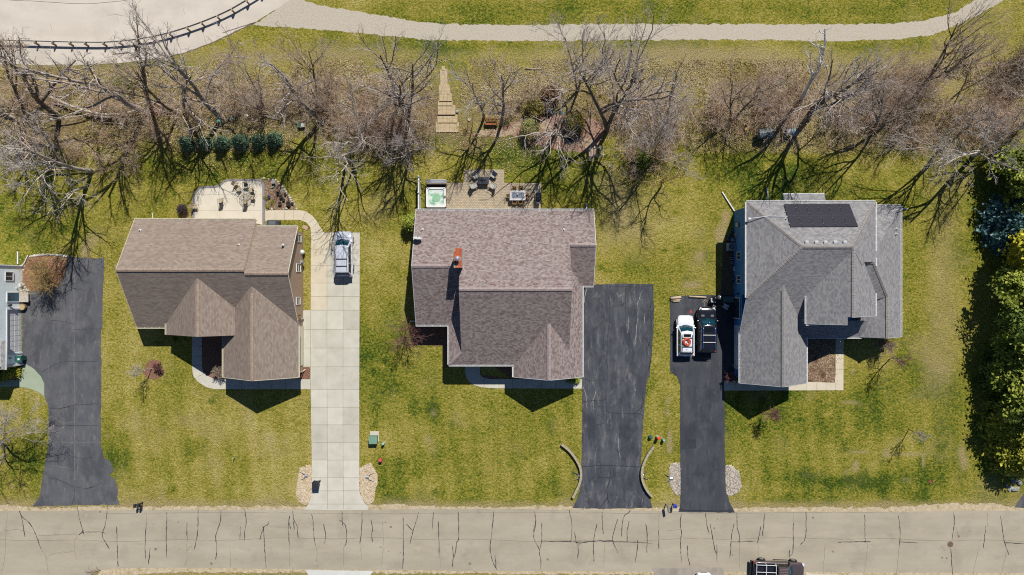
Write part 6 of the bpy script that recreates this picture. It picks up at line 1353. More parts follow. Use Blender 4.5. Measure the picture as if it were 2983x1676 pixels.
def car(label, cat, loc, rz, L, W, H, cowl, rf, rr, xt, zb, zh, body, roofm=None, glass=cg, sideg=cgd, wr=.35, wx=(.31, -.30), name="car", boxy=0.0, cab=None):
    root = thing(name, label, cat, loc, rz); w2 = W / 2
    st = [(-L / 2, .80 + .1 * boxy, .46, .62), (-L / 2 + .05, .90 + .05 * boxy, .34, .80), (-L / 2 + .16, .95 + .03 * boxy, .28, zb - .10), (-L / 2 + .40, .985, .25, zb), (-L * .22, 1, .23, zb), (.0, 1, .23, zb), (cowl - .1, 1, .23, zb), (cowl + .1, .995, .23, zb - .01),
          ((cowl + L / 2) * .5, .98, .24, (zb * .45 + zh * .55)), (L / 2 - .38, .95 + .03 * boxy, .26, zh), (L / 2 - .16, .87 + .07 * boxy, .28, zh - .07), (L / 2 - .04, .72 + .16 * boxy, .32, zh - .18 + .08 * boxy), (L / 2, .56 + .26 * boxy, .42, zh - .32 + .1 * boxy)]
    m = MB(); rings = []
    for x, wf, z0, z1 in st:
        w = w2 * wf; h = z1 - z0; cr = .035
        half = [(0, z0), (.8 * w, z0), (.965 * w, z0 + .15 * h), (w, z0 + .42 * h), (.99 * w, z0 + .75 * h), (.945 * w, z1 - .04), (.84 * w, z1), (.45 * w, z1 + cr * .8), (0, z1 + cr)]
        rings.append([(x, y, z) for y, z in half] + [(x, -y, z) for y, z in half[-2:0:-1]])
    k = len(rings[0]); V = [p for r_ in rings for p in r_]
    F = [(i * k + j, i * k + (j + 1) % k, (i + 1) * k + (j + 1) % k, (i + 1) * k + j) for i in range(len(rings) - 1) for j in range(k)] + [tuple(range(k)), tuple(range((len(rings) - 1) * k, len(rings) * k))]
    m.add(V, F); b = m.build("body", body, root, True, sub=1, rel=False)
    wb = w2 * .915; wt = w2 * .735
    zt = H
    m = MB()
    fr = .10
    bot = [(xt, -wb), (xt, 0), (xt, wb), (cowl - .12, wb), (cowl + fr, 0), (cowl - .12, -wb)]; top = [(rr, -wt), (rr - .02, 0), (rr, wt), (rf - .06, wt), (rf + fr * .6, 0), (rf - .06, -wt)]
    bot[1] = (xt - .05, 0)
    m.add([(x, y, zb - .05) for x, y in bot] + [(x, y, zt) for x, y in top], [tuple(range(6)), tuple(range(6, 12))] + [(i, (i + 1) % 6, 6 + (i + 1) % 6, 6 + i) for i in range(6)])
    cb = m.build("cabin", roofm or body, root, True, bevel=.13, rel=False); cb.modifiers[0].segments = 4
    P = lambda i, t: (bot[i] + (zb - .05,)) if t == 0 else (top[i] + (zt,))
    m = MB(); panel(m, [P(3, 0), P(4, 0), P(4, 1), P(3, 1)], .10, 1.0, .12, .87); panel(m, [P(4, 0), P(5, 0), P(5, 1), P(4, 1)], 0, .90, .12, .87)
    m.build("windscreen", glass, root, True, rel=False)
    m = MB(); panel(m, [P(0, 0), P(1, 0), P(1, 1), P(0, 1)], .09, 1, .25, .88); panel(m, [P(1, 0), P(2, 0), P(2, 1), P(1, 1)], 0, .91, .25, .88); m.build("rear_window", sideg, root, True, rel=False)
    for i, j in ((2, 3), (5, 0)):
        m = MB(); Q = [P(i, 0), P(j, 0), P(j, 1), P(i, 1)]
        cuts = (.05, .34, .37, .64, .67, .93) if i == 2 else (.07, .33, .36, .63, .66, .95)
        for a in (0, 2, 4): panel(m, Q, cuts[a], cuts[a + 1], .22, .86)
        m.build("side_window", sideg, root, False, rel=False)
    for s in (1, -1):
        m = MB(); m.box((cowl - .32, s * (w2 + .07), zb + .06), (.12, .20, .15)); m.build("mirror", body, root, bevel=.04, rel=False)
        m = MB(); m.box((L / 2 - .26, s * w2 * .74, zh - .10), (.36, .26, .10), s * -.35); m.build("headlight", m_lamp, root, bevel=.03, rel=False)
        m = MB(); m.box((-L / 2 + .14, s * w2 * .86, zb - .12), (.12, .16, .32)); m.build("taillight", m_red, root, bevel=.03, rel=False)
        for fx in wx: wheel(root, L * fx, s * (w2 - .10), wr)
        m = MB()
        for fx in wx:
            pts = [(L * fx + (wr + .06) * math.cos(a), s * (w2 + .003), wr + (wr + .06) * math.sin(a)) for a in (math.pi * j / 12 for j in range(13))]
            m.tube(pts, .025, 5)
        m.build("wheel_arch", m_black if boxy else body, root, rel=False)
        m = MB()
        for fx in (.02, -.19): m.box((L * fx, s * (w2 + .006), zb - .18), (.2, .03, .035))
        m.build("door_handle", body, root, rel=False)
    m = MB(); m.box((L / 2 - .02, 0, .5), (.05, W * .42, .16)); m.build("grille", m_black, root, bevel=.02, rel=False)
    m = MB(); z = zb + .05
    for s in (1, -1): m.tube([(cowl + .02, s * .1 + .1, zb + .02), (cowl - .12, s * .42 + .05, zb + .10)], .012, 4)
    m.build("wiper", m_black, root, rel=False)
    return root
# silver minivan
p_silver = paint("silver_paint", (208, 212, 222), .0, .25)
van = car("silver minivan parked at the top of the concrete driveway", "minivan", g(1006, 741), math.radians(90.5), 5.05, 1.98, 1.76, 1.62, .80, -2.08, -2.38, 1.06, .92, p_silver, name="minivan")
m = MB()
for s in (1, -1): m.tube([(-.05, s * .60, 1.80), (-.12, s * .60, 1.83), (-1.85, s * .60, 1.83), (-1.92, s * .60, 1.78)], .028, 6)
rk = m.build("roof_rack", m_black, van, rel=False)
for x in (-.60, -1.38):
    m = MB(); m.box((x, 0, 1.845), (.07, 1.2, .03)); m.build("crossbar", m_black, rk, bevel=.01, rel=False)
m = MB()
for i in range(5): m.tube([(-.1, -.4 + i * .2, 1.762), (-1.9, -.4 + i * .2, 1.762)], .014, 4)
m.build("roof_rib", p_silver, van, rel=False)
# white car with hose
p_white = paint("white_paint", (240, 242, 246), 0, .25)
whitecar = car("small white car carrying an orange hose on its roof, on the sealed driveway", "car", g(1991, 977), math.radians(90), 4.55, 1.85, 1.66, 1.22, .45, -1.72, -2.10, 1.02, .92, p_white)
m = MB()
for s in (1, -1): m.tube([(.15, s * .56, 1.68), (.05, s * .57, 1.73), (-1.55, s * .57, 1.73), (-1.65, s * .57, 1.67)], .03, 6)
rk = m.build("roof_rack", m_black, whitecar, rel=False)
for x in (-.18, -1.15): m = MB(); m.box((x, 0, 1.745), (.08, 1.14, .03)); m.build("crossbar", m_black, rk, bevel=.01, rel=False)
m = MB(); m.box((.08, 0, 1.665), (.32, .80, .02)); m.build("sunroof", cgd, whitecar, bevel=.005, rel=False)
m = MB(); m.lathe((-1.45, .05, 1.66), [(.05, 0), (.035, .07), (.01, .1)], 8); m.build("aerial_fin", m_black, whitecar, rel=False)
hs = MB(); hx, hy, hz = g(2001.2, 996.8, 1.8)
for R, z in ((.44, 1.79), (.38, 1.80), (.33, 1.80), (.28, 1.80), (.41, 1.845), (.35, 1.85), (.30, 1.85), (.38, 1.90), (.25, 1.84)):
    a = rnd.random() * 6; pts = [(hx + (R + .02 * math.sin(3 * t + a)) * math.cos(t), hy + (R + .02 * math.cos(2 * t + a)) * math.sin(t), z + .012 * math.sin(t * 2 + a)) for t in (2 * math.pi * j / 28 for j in range(29))]
    hs.tube(pts, .027, 6)
hs.tube([(hx + .3, hy, 1.84), (hx + .1, hy + .1, 1.86), (hx - .1, hy - .3, 1.86)], .025, 6)
tag(hs.build("hose", plain("orange_hose", (222, 92, 62), .55, 0, .4, .08), None, True), "orange coiled hose lying on the roof rack of the white car", "hose")
# black off-roader
p_black = paint("black_paint", (30, 31, 38), 0, .18)
suv = car("black off road vehicle with silver roof bars beside the white car", "suv", g(2052, 959), math.radians(89.4), 5.05, 2.0, 1.84, 1.28, .50, -2.20, -2.42, 1.16, 1.10, p_black, boxy=.35, wr=.40, name="off_road_vehicle")
p_blue = plain("anodised_rail", (70, 112, 190), .4, .5, .5, .05)
m = MB()
for s in (1, -1): m.tube([(.25, s * .66, 1.86), (.15, s * .66, 1.90), (-2.0, s * .66, 1.90), (-2.08, s * .66, 1.86)], .025, 6)
rk = m.build("roof_rack", p_blue, suv, rel=False)
for x in (-.55, -1.34): m = MB(); m.box((x, 0, 1.93), (.06, 1.36, .035)); m.build("crossbar", m_whitep, rk, bevel=.01, rel=False)
m = MB(); m.box((.05, 0, 1.848), (.5, .95, .02)); m.build("sunroof", cgd, suv, bevel=.005, rel=False)
for s in (1, -1):
    m = MB(); m.box((1.55, s * .52, 1.175), (.2, .34, .02)); m.build("bonnet_vent", plain("grey_vent", (120, 118, 116), .7), suv, rel=False)
    m = MB(); m.tube([(1.3, s * 1.02, .42), (-1.4, s * 1.02, .42)], .05, 6); m.build("side_step", m_black, suv, rel=False)
m = MB(); m.box((-2.56, 0, .55), (.06, .95, .10)); m.build("rear_bumper", p_blue, suv, bevel=.02, rel=False)
m = MB()
for y in (-.62, -.25, .25, .62): m.tube([(-2.75, y, .5), (-3.25, y, .5)], .022, 5)
for x in (-2.75, -3.0, -3.25): m.tube([(x, -.62, .5), (x, .62, .5)], .022, 5)
m.tube([(-2.5, 0, .45), (-3.0, 0, .45)], .035, 5); m.tube([(-2.75, -.3, .62), (-2.75, .3, .62)], .03, 5)
m.build("hitch_rack", m_black, suv, rel=False)
# brown pick-up at the kerb
p_brown = paint("brown_paint", (96, 84, 84), .3, .3)
tk = thing("pickup_truck", "brown grey pick up truck with a black covered bed, parked across the street", "truck", g(2259, 1653), math.radians(-2.2)); L, W = 5.75, 1.98; w2 = W / 2
st = [(-L / 2, .94, .55, .95), (-L / 2 + .08, .97, .45, 1.12), (-L * .25, 1, .4, 1.14), (0, 1, .38, 1.14), (1.30, 1, .38, 1.12), (1.5, .99, .38, 1.10), (2.1, .98, .4, 1.06), (L / 2 - .40, .95, .42, 1.02), (L / 2 - .15, .88, .45, .94), (L / 2 - .03, .78, .5, .82), (L / 2, .66, .55, .7)]
m = MB(); rings = []
for x, wf, z0, zt_ in st:
    w = w2 * wf; h = zt_ - z0; half = [(0, z0), (.85 * w, z0), (.97 * w, z0 + .15 * h), (w, z0 + .45 * h), (.99 * w, z0 + .8 * h), (.955 * w, zt_ - .03), (.88 * w, zt_), (.45 * w, zt_ + .02), (0, zt_ + .03)]
    rings.append([(x, y, z) for y, z in half] + [(x, -y, z) for y, z in half[-2:0:-1]])
k = len(rings[0]); m.add([p for r_ in rings for p in r_], [(i * k + j, i * k + (j + 1) % k, (i + 1) * k + (j + 1) % k, (i + 1) * k + j) for i in range(len(rings) - 1) for j in range(k)] + [tuple(range(k)), tuple(range((len(rings) - 1) * k, len(rings) * k))])
m.build("body", p_brown, tk, True, sub=1, rel=False)
m = MB(); bot = [(-.45, -.9), (-.45, .9), (1.40, .9), (1.52, 0), (1.40, -.9)]; top = [(-.32, -.70), (-.32, .70), (.72, .70), (.80, 0), (.72, -.70)]
m.add([(x, y, 1.08) for x, y in bot] + [(x, y, 1.80) for x, y in top], [tuple(range(5)), tuple(range(5, 10))] + [(i, (i + 1) % 5, 5 + (i + 1) % 5, 5 + i) for i in range(5)]); m.build("cab", p_brown, tk, bevel=.05, rel=False)
P = lambda i, t: (bot[i] + (1.08,)) if t == 0 else (top[i] + (1.80,))
m = MB(); panel(m, [P(2, 0), P(3, 0), P(3, 1), P(2, 1)], .08, 1, .12, .9); panel(m, [P(3, 0), P(4, 0), P(4, 1), P(3, 1)], 0, .92, .12, .9); m.build("windscreen", cg, tk, rel=False)
for i, j in ((1, 2), (4, 0)): m = MB(); panel(m, [P(i, 0), P(j, 0), P(j, 1), P(i, 1)], .08, .5, .2, .88); panel(m, [P(i, 0), P(j, 0), P(j, 1), P(i, 1)], .54, .92, .2, .88); m.build("side_window", cgd, tk, rel=False)
m = MB()
for i in range(7): m.box((.22, -.54 + i * .18, 1.815), (.95, .035, .03))
m.build("roof_rib", plain("pale_rib", (150, 134, 132), .4), tk, bevel=.008, rel=False)
m = MB(); m.bx(-2.70, -.50, -.88, .88, 1.10, 1.22); cv = m.build("bed_cover", plain("black_cover", (24, 26, 38), .45, 0, .4, .2), tk, bevel=.02, rel=False)
m = MB()
for x in (-2.68, -1.60, -.52): m.tube([(x, -.86, 1.22), (x, -.80, 1.55), (x, .80, 1.55), (x, .86, 1.22)], .035, 6)
for y in (-.80, 0.02, .80): m.tube([(-2.68, y, 1.56), (-.52, y, 1.56)], .035, 6)
m.build("ladder_rack", m_whitep, tk, rel=False)
m = MB(); m.bx(-3.05, -2.86, -.9, .9, .45, .68); m.build("rear_bumper", m_black, tk, bevel=.03, rel=False)
for s in (1, -1):
    m = MB(); m.box((1.02, s * 1.08, 1.2), (.14, .22, .2)); m.build("mirror", m_black, tk, bevel=.04, rel=False)
    m = MB(); m.box((L / 2 - .22, s * .76, .9), (.3, .3, .14), s * -.4); m.build("headlight", m_lamp, tk, bevel=.03, rel=False)
    m = MB(); m.box((-L / 2 + .06, s * .90, .95), (.12, .14, .3)); m.build("taillight", m_red, tk, bevel=.03, rel=False)
    wheel(tk, 1.78, s * .93, .40, .26); wheel(tk, -1.75, s * .93, .40, .26)
    m = MB(); m.tube([(1.1, s * 1.02, .42), (-.5, s * 1.02, .42)], .05, 6); m.build("side_step", m_black, tk, rel=False)
bc = car("white car just entering the bottom edge of the photo beyond the street", "car", g(2046, 1722), math.radians(90), 4.6, 1.82, 1.5, 1.1, .3, -1.5, -2.0, .98, .88, p_white)

# ---------------------------------------------------------------- guardrail
rail = thing("guardrail", "long grey steel guardrail on dark posts curving beside the highway", "guardrail", gq(0, 0, 700, 330))
path = [gq(0, 0, x, y, .70) for x, y in [(-260, 288), (-120, 294), (0, 300), (150, 305), (300, 309), (450, 313), (600, 316), (760, 317), (900, 309), (1050, 291), (1200, 263), (1350, 222), (1500, 171), (1620, 123), (1730, 72), (1830, 15), (1930, -45), (2060, -130)]]
path = spline(path, 8)
m = MB()
W_ = [(0, .15), (.08, .11), (.08, .07), (0, .03), (0, -.03), (.08, -.07), (.08, -.11), (0, -.15)]
rg = []
for i, p in enumerate(path):
    t = Vector(path[min(i + 1, len(path) - 1)]) - Vector(path[max(i - 1, 0)]); n = Vector((-t.y, t.x, 0)).normalized()
    rg.append([(p[0] + n.x * a, p[1] + n.y * a, .62 + z) for a, z in W_] + [(p[0] + n.x * (a - .012), p[1] + n.y * (a - .012), .62 + z) for a, z in W_[::-1]])
k = 16; m.add([q_ for r_ in rg for q_ in r_], [(i * k + j, i * k + (j + 1) % k, (i + 1) * k + (j + 1) % k, (i + 1) * k + j) for i in range(len(rg) - 1) for j in range(k)])
m.build("rail", plain("weathered_steel", (196, 190, 182), .6, .1, .4, .15), rail)
acc = 0; last = Vector(path[0])
for i, p in enumerate(path):
    acc += (Vector(p) - last).length; last = Vector(p)
    if acc < 1.88: continue
    acc -= 1.88
    t = Vector(path[min(i + 1, len(path) - 1)]) - Vector(path[i - 1]); a = math.atan2(t.y, t.x); n = Vector((t.y, -t.x, 0)).normalized()
    c = Vector(p) + n * .24; m = MB(); m.box((c.x, c.y, .39), (.15, .17, .82), a); po = m.build("post", plain("guard_post", (146, 132, 112), .9, 0, .1, .2), rail, bevel=.01)
    c = Vector(p) + n * .09; m = MB(); m.box((c.x, c.y, .62), (.14, .17, .34), a); m.build("block", plain("guard_block", (176, 162, 138), .9, 0, .1, .2), po)

# ---------------------------------------------------------------- patio of the tan house
m_iron = plain("wrought_iron", (38, 36, 38), .6, .3, .4, .1); m_sling = plain("tan_sling", (188, 172, 146), .85, 0, .2, .1, 8)
m_mesh = plain("table_mesh", (120, 114, 106), .6, .3, .4, .1)
ZP = .04
def iron_chair(label, loc, rz, group=None):
    t = thing("patio_chair", label, "chair", loc, rz, group)
    m = MB(); m.box((0, 0, .43), (.46, .48, .03)); m.build("seat", m_sling, t, bevel=.01, rel=False)
    m = MB(); m.box((-.27, 0, .72), (.03, .46, .52), 0, 0, Matrix.Rotation(-.22, 3, 'Y')); m.build("backrest", m_sling, t, bevel=.01, rel=False)
    for s in (1, -1):
        m = MB(); m.tube([(-.30, s * .25, .78), (-.1, s * .28, .66), (.20, s * .28, .64), (.24, s * .27, .58)], .016, 5); m.build("armrest", m_iron, t, rel=False)
        for x in (.22, -.22): m = MB(); m.tube([(x, s * .25, .44), (x * 1.15, s * .27, 0)], .015, 5); m.build("leg", m_iron, t, rel=False)
    return t
def z1p(x, y): p = z1(x, y); return (p[0], p[1], ZP)
tb = thing("patio_table", "round iron mesh patio table among chairs on the concrete patio", "table", z1p(1160, 520))
m = MB(); m.torus((0, 0, .72), .70, .022, 28, 6)
for i in range(-8, 9):
    h_ = math.sqrt(max(0, .70 ** 2 - (i * .085) ** 2))
    if h_ > .05: m.tube([(i * .085, -h_, .72), (i * .085, h_, .72)], .006, 4); m.tube([(-h_, i * .085, .715), (h_, i * .085, .715)], .006, 4)
m.build("tabletop", m_mesh, tb, rel=False)
for a in range(4):
    m = MB(); c, s = math.cos(a * 1.57 + .78), math.sin(a * 1.57 + .78); m.tube([(c * .2, s * .2, .71), (c * .35, s * .35, .35), (c * .5, s * .5, 0)], .02, 5); m.build("leg", m_iron, tb, rel=False)
tag(MB().build("x", m_iron), "", "") if False else None
mm = MB(); p = z1p(1133, 490); mm.lathe((p[0] , p[1], ZP + .73), [(.05, 0), (.07, .03), (.07, .16), (.045, .16), (.045, .05)], 14); tag(mm.build("candle_holder", m_whitep), "white ring shaped holder in the middle of the round iron table", "candle holder")
mm = MB(); p = z1p(1130, 440); mm.lathe((p[0], p[1], ZP + .73), [(.06, 0), (.06, .12), (.04, .12)], 12); tag(mm.build("glass_jar", plain("blue_jar", (120, 190, 210), .3)), "pale blue jar on the round iron table behind the white ring", "jar")
GC = "sling chairs around the round iron table"
for lab, x, y, a in [("tan sling chair at the upper corner of the concrete patio, pulled away from the table", 985, 315, -20), ("tan sling chair tucked close behind the pulled away chair by the round table", 1030, 400, -40),
                     ("tan sling chair north of the round iron table", 1165, 345, -95), ("tan sling chair on the house side of the round iron table", 1150, 640, 95), ("tan sling chair east of the round iron table beside the grey paver border", 1285, 560, 170), ("tan sling chair northeast of the round iron table", 1275, 420, 205)]:
    iron_chair(lab, z1p(x, y), math.radians(a), GC)
t = iron_chair("dark iron chair standing alone in the middle of the concrete patio", z1p(695, 620), math.radians(100))
t = iron_chair("iron armchair at the west edge of the concrete patio under the tree shadow", z1p(215, 730), math.radians(0)); 
leafy("shrub", "dark round shrub beside the west edge of the concrete patio", "shrub", q(0, 1, 1390, 137), .9, .5, leaf_mat("barberry", [(0, (40, 34, 36)), (.5, (70, 60, 60)), (1, (110, 98, 94))]), 81, 'round', 50, (.10, .2))
ac = thing("covered_grill", "dark grey covered grill standing on the grass strip behind the tan house", "grill", z1(1690, 1045) + (0,))
m = MB(); m.box((0, 0, .5), (1.35, .62, .95)); m.build("cover", plain("charcoal_cover", (70, 74, 80), .6, 0, .3, .15, 3), ac, bevel=.12, rel=False)
m = MB(); m.box((-.05, 0, .99), (.75, .42, .06)); m.build("cover_top", plain("worn_cover", (100, 106, 112), .6, 0, .3, .15, 3), ac, bevel=.03, rel=False)
m = MB()
for i in range(6): m.tube([(.42 + i * .05, -.31, .3), (.40 + i * .05, -.2, .98), (.40 + i * .05, .2, .98)], .014, 4)
m.build("cover_fold", plain("cover_fold", (50, 54, 60), .7), ac, rel=False)
m = MB(); p = z1(2245, 1115); m.box((p[0], p[1], .03), (.62, .42, .07), -.5); tag(m.build("stone_slab", plain("pinkish_stone", (190, 160, 140), .9, 0, .1, .15, 4), bevel=.02), "pinkish flat stone slab lying in the grass beside the curved back walk", "slab")
m_rock = multi("limestone", [(.3, (170, 164, 154)), (.5, (204, 198, 188)), (.7, (228, 224, 216))], 4, 5, .9, .02, 8)
m_rockg = multi("grey_rock", [(.3, (120, 122, 120)), (.5, (156, 158, 154)), (.7, (188, 188, 180))], 4, 5, .9, .02, 8)
def rock(x, y, s, seed, mat=None, name="rock", flat=.6, long=1.0):
    r = random.Random(seed); m = MB(); k = 9; n = 5; a0 = r.random() * 6
    ph = [r.uniform(.75, 1.15) for _ in range(k)]
    prof = [(.55, 0), (1, .25), (.95, .6), (.6, .95), (.02, 1.0)]
    vs = [(x + (s * ra * ph[j] * r.uniform(.9, 1.1) * (long * math.cos(6.283 * j / k) * math.cos(a0) - math.sin(6.283 * j / k) * math.sin(a0))), y + s * ra * ph[j] * (long * math.cos(6.283 * j / k) * math.sin(a0) + math.sin(6.283 * j / k) * math.cos(a0)), -.02 + z * s * flat * 1.4) for ra, z in prof for j in range(k)]
    m.add(vs, [(i * k + j, i * k + (j + 1) % k, (i + 1) * k + (j + 1) % k, (i + 1) * k + j) for i in range(n - 1) for j in range(k)] + [tuple(range((n - 1) * k, n * k))])
    return m.build(name, mat or m_rock)
for i, (x, y) in enumerate([(1430, 205), (1475, 190), (1560, 210), (1640, 218), (1690, 222), (1735, 260), (1770, 305), (1815, 350), (1855, 405), (1885, 440), (1910, 480), (1935, 520), (1960, 560), (1980, 600), (2005, 640), (2040, 680), (2080, 765), (1900, 755), (1840, 770), (1620, 772)]):
    p = z1(x, y); tag(rock(p[0], p[1], rnd.uniform(.10, .17), 200 + i, name="edging_rock"), "white edging rock along the rim of the triangular flower bed", "rock", "white edging rocks around the flower bed")
def pot(label, loc, r, h, mat, soil=True, group=None):
    t = thing("plant_pot", label, "pot", loc, 0, group)
    m = MB(); m.lathe((0, 0, 0), [(r * .7, 0), (r, h), (r * 1.1, h), (r * 1.1, h + .03), (r * .9, h + .03), (r * .88, h - .04)], 14); m.build("pot", mat, t, rel=False)
    if soil: m = MB(); m.lathe((0, 0, 0), [(r * .85, h - .06), (r * .85, h - .03)], 14); m.build("soil", plain("pot_soil", (54, 44, 38), .95), t, rel=False)
    return t
GP = "pots in the triangular flower bed"
for lab, x, y, r, c in [("bright blue pot near the grey border in the triangular flower bed", 1575, 545, .15, (40, 90, 190)), ("black pot in the middle of the triangular flower bed, nearest to the glass ornament", 1745, 480, .16, None), ("black pot between two others in the middle of the triangular flower bed", 1805, 545, .18, None),
                        ("small black pot below the middle of the triangular flower bed", 1850, 600, .15, None), ("grey pot on the house side of the triangular flower bed", 1785, 668, .19, (92, 92, 100)), ("largest black pot at the outer corner of the triangular flower bed", 1948, 675, .24, None), ("small black pot beside the largest pot at the bed corner", 2015, 665, .13, None), ("small black pot by the white rocks at the outer rim of the flower bed", 1880, 495, .12, None)]:
    pot(lab, z1(x, y) + (.012,), r, r * 1.5, m_black if c is None else plain("glaze_%d" % c[0], c, .3), group=GP)
mm = MB(); p = z1(1670, 265); mm.lathe((p[0], p[1], .0), [(.06, 0), (.04, .3), (.2, .36), (.22, .4), (.18, .38)], 14); tag(mm.build("bird_bath", plain("stone_grey", (170, 172, 170), .8)), "pale stone bird bath at the upper rim of the flower bed", "bird bath")
mm = MB(); p = z1(1640, 360); mm.box((p[0], p[1], .1), (.3, .12, .18), .5); tag(mm.build("garden_ornament", plain("teal_ornament", (150, 196, 186), .4), bevel=.03), "pale teal ornament lying in the flower bed", "ornament")
mm = MB(); p = z1(1800, 430); 
for i in range(5): mm.tube([(p[0] - .2 + .1 * i, p[1] - .3, .05 + .08 * i), (p[0] + .05 * i, p[1] + .25, .1)], .02, 5)
tag(mm.build("driftwood", bk_pale, None, True), "grey driftwood sticks beside the pots in the flower bed", "driftwood")
for i, (x, y) in enumerate([(1630, 650), (1545, 735), (1520, 560)]):
    leafy("perennial", ["small lime plant in the middle of the flower bed near the grey pot", "bright lime plant in the bottom corner of the flower bed by the walk", "pale plant beside the blue pot"][i], "plant", (540 + x / 6.43, 490 + y / 6.43), .25, .22, lf_lime, 90 + i, 'round', 14, (.08, .14), per=16)

# ---------------------------------------------------------------- terrace of the middle house
def z2p(x, y, z=.04): p = z2(x, y); return (p[0], p[1], z)
ht = thing("hot_tub", "white hot tub with green water in a brown cabinet on the paver patio", "hot tub", z2p(568, 665)); h2 = 1.08
m = MB(); m.bx(-h2, h2, -h2, h2, 0, .70); m.build("cabinet", plain("brown_cabinet", (96, 70, 60), .7, 0, .2, .15), ht, bevel=.05, rel=False)
m = MB(); sw = 1.08
def rrect(w, h, r, n=6): return [(sx * (w - r) + r * math.cos(a), sy * (h - r) + r * math.sin(a)) for sx, sy, a0 in ((1, 1, 0), (-1, 1, 1.571), (-1, -1, 3.142), (1, -1, 4.712)) for a in (a0 + 1.571 * i / n for i in range(n + 1))]
o1 = rrect(1.1, 1.1, .16); i1 = rrect(.88, .90, .22); n = len(o1)
m.add([(x, y, .88) for x, y in o1] + [(x, y, .88) for x, y in i1] + [(x, y, .80) for x, y in o1] + [(x * .96, y * .96, .45) for x, y in i1], [(j, (j + 1) % n, n + (j + 1) % n, n + j) for j in range(n)] + [(j, 2 * n + j, 2 * n + (j + 1) % n, (j + 1) % n) for j in range(n)] + [(n + j, n + (j + 1) % n, 3 * n + (j + 1) % n, 3 * n + j) for j in range(n)])
m.build("rim", m_whitep, ht, rel=False)
wm = Mat("foamy_water", .12, 0, .5); wm.base(wm.ramp(wm.noise(1.5, 6, .62, None, .8), [(.36, alb((112, 172, 136))), (.44, alb((170, 208, 182))), (.51, alb((214, 226, 216))), (.62, alb((232, 236, 230)))])); wm.bump(wm.noise(9, 3), .02)
m = MB(); m.add([(x, y, .78) for x, y in rrect(.875, .895, .22)], [tuple(range(n))]); m.build("water", wm.m, ht, rel=False)
m = MB(); m.lathe((.05, -.05, .785), [(.42, 0), (.44, .012), (.0, .012)], 24); m.build("seat_swirl", plain("green_swirl", (150, 196, 158), .2), ht, rel=False)
m = MB()
for x, y in ((.70, -.06), (.78, -.0), (.71, .1), (.8, .12), (-.9, .98), (.88, .98)): m.lathe((x if abs(x) > .85 else x + .2, y, .88), [(.07, 0), (.07, .02), (.03, .03)], 12)
m.build("control", plain("grey_control", (110, 112, 114), .4), ht, rel=False)
cv = thing("hot_tub_cover", "grey folded hot tub cover resting behind the tub", "cover", z2p(575, 385))
for i, (y, z) in enumerate(((.10, .95), (-.13, .98))): m = MB(); m.box((0, y, z), (2.2, .17, .55)); m.build("cover_half", plain("grey_vinyl", (176, 178, 184), .5, 0, .3, .06, 2), cv, bevel=.04, rel=False)
for s in (1, -1): m = MB(); m.tube([(s * 1.13, .05, .55), (s * 1.13, .05, .02)], .03, 6); m.build("bracket", m_black, cv, rel=False)
m = MB(); p = z2p(568, 452); m.box((p[0], p[1], .3), (2.2, .38, .52)); st = m.build("tub_step", plain("dark_step", (74, 62, 58), .8, 0, .2, .2), bevel=.02); tag(st, "dark brown step board between the hot tub and its cover", "step")
fn = thing("privacy_fence", "white vinyl privacy fence beside the hot tub", "fence", g(1219, 560)); xf = 1491.5 - 268
for v in (518, 566, 614):
    m = MB(); p = g(1225.5 if v == 518 else 1225, v + (4 if v == 518 else 2)); m.bx(p[0] - .07, p[0] + .07, p[1] - .07, p[1] + .07, 0, 1.85); m.lathe((p[0], p[1], 1.85), [(.11, 0), (.11, .04), (.01, .1)], 4); m.build("post", m_whitep, fn)
a = g(1225.5, 522); b = g(1225, 616)
m = MB()
for k_ in range(24): y = a[1] + (b[1] - a[1]) * (k_ + .5) / 24; m.bx(a[0] - .02, a[0] + .02, y - .055, y + .055, .1, 1.62)
m.bx(a[0] - .07, a[0] + .07, b[1], a[1], 1.62, 1.72); m.bx(a[0] - .035, a[0] + .035, b[1], a[1], .06, .16); m.build("panel", m_whitep, fn)
ft = thing("fire_table", "dark granite fire table between four grey armchairs", "table", z2p(1405, 362))
m = MB(); m.box((0, 0, .62), (1.22, .76, .06)); m.build("tabletop", multi("dark_granite", [(.3, (40, 44, 52)), (.5, (64, 70, 80)), (.7, (92, 98, 108))], 6, 5, .3, 0), ft, bevel=.015, rel=False)
m = MB(); m.box((0, 0, .3), (1.0, .56, .58)); m.build("base", m_black, ft, rel=False)
m = MB(); m.box((0, .02, .657), (.52, .2, .012)); 
for i in range(8): m.lathe((-.22 + i * .06, .02 + .05 * math.sin(i * 2), .66), [(.03, 0), (.04, .03), (.01, .06)], 6)
m.build("burner", plain("lava_rock", (44, 34, 34), .9), ft, rel=False)
m_cush = plain("grey_cushion", (188, 186, 180), .9, 0, .2, .08, 5); m_frame = plain("bronze_frame", (70, 58, 50), .6, .3, .3, .1)
def armchair(label, loc, rz):
    t = thing("armchair", label, "armchair", loc, rz, "armchairs around the fire table")
    m = MB(); m.box((.03, 0, .40), (.58, .58, .12)); m.build("seat", m_cush, t, bevel=.04, rel=False)
    m = MB(); m.box((-.30, 0, .72), (.12, .58, .62), 0, 0, Matrix.Rotation(-.28, 3, 'Y')); m.build("backrest", m_cush, t, bevel=.04, rel=False)
    for s in (1, -1):
        m = MB(); m.tube([(-.34, s * .34, .72), (-.1, s * .35, .64), (.30, s * .35, .62), (.34, s * .35, .55), (.34, s * .34, .0)], .022, 6); m.build("armrest", m_frame, t, rel=False)
        m = MB(); m.tube([(-.30, s * .33, .6), (-.36, s * .34, 0)], .02, 6); m.build("leg", m_frame, t, rel=False)
    return t
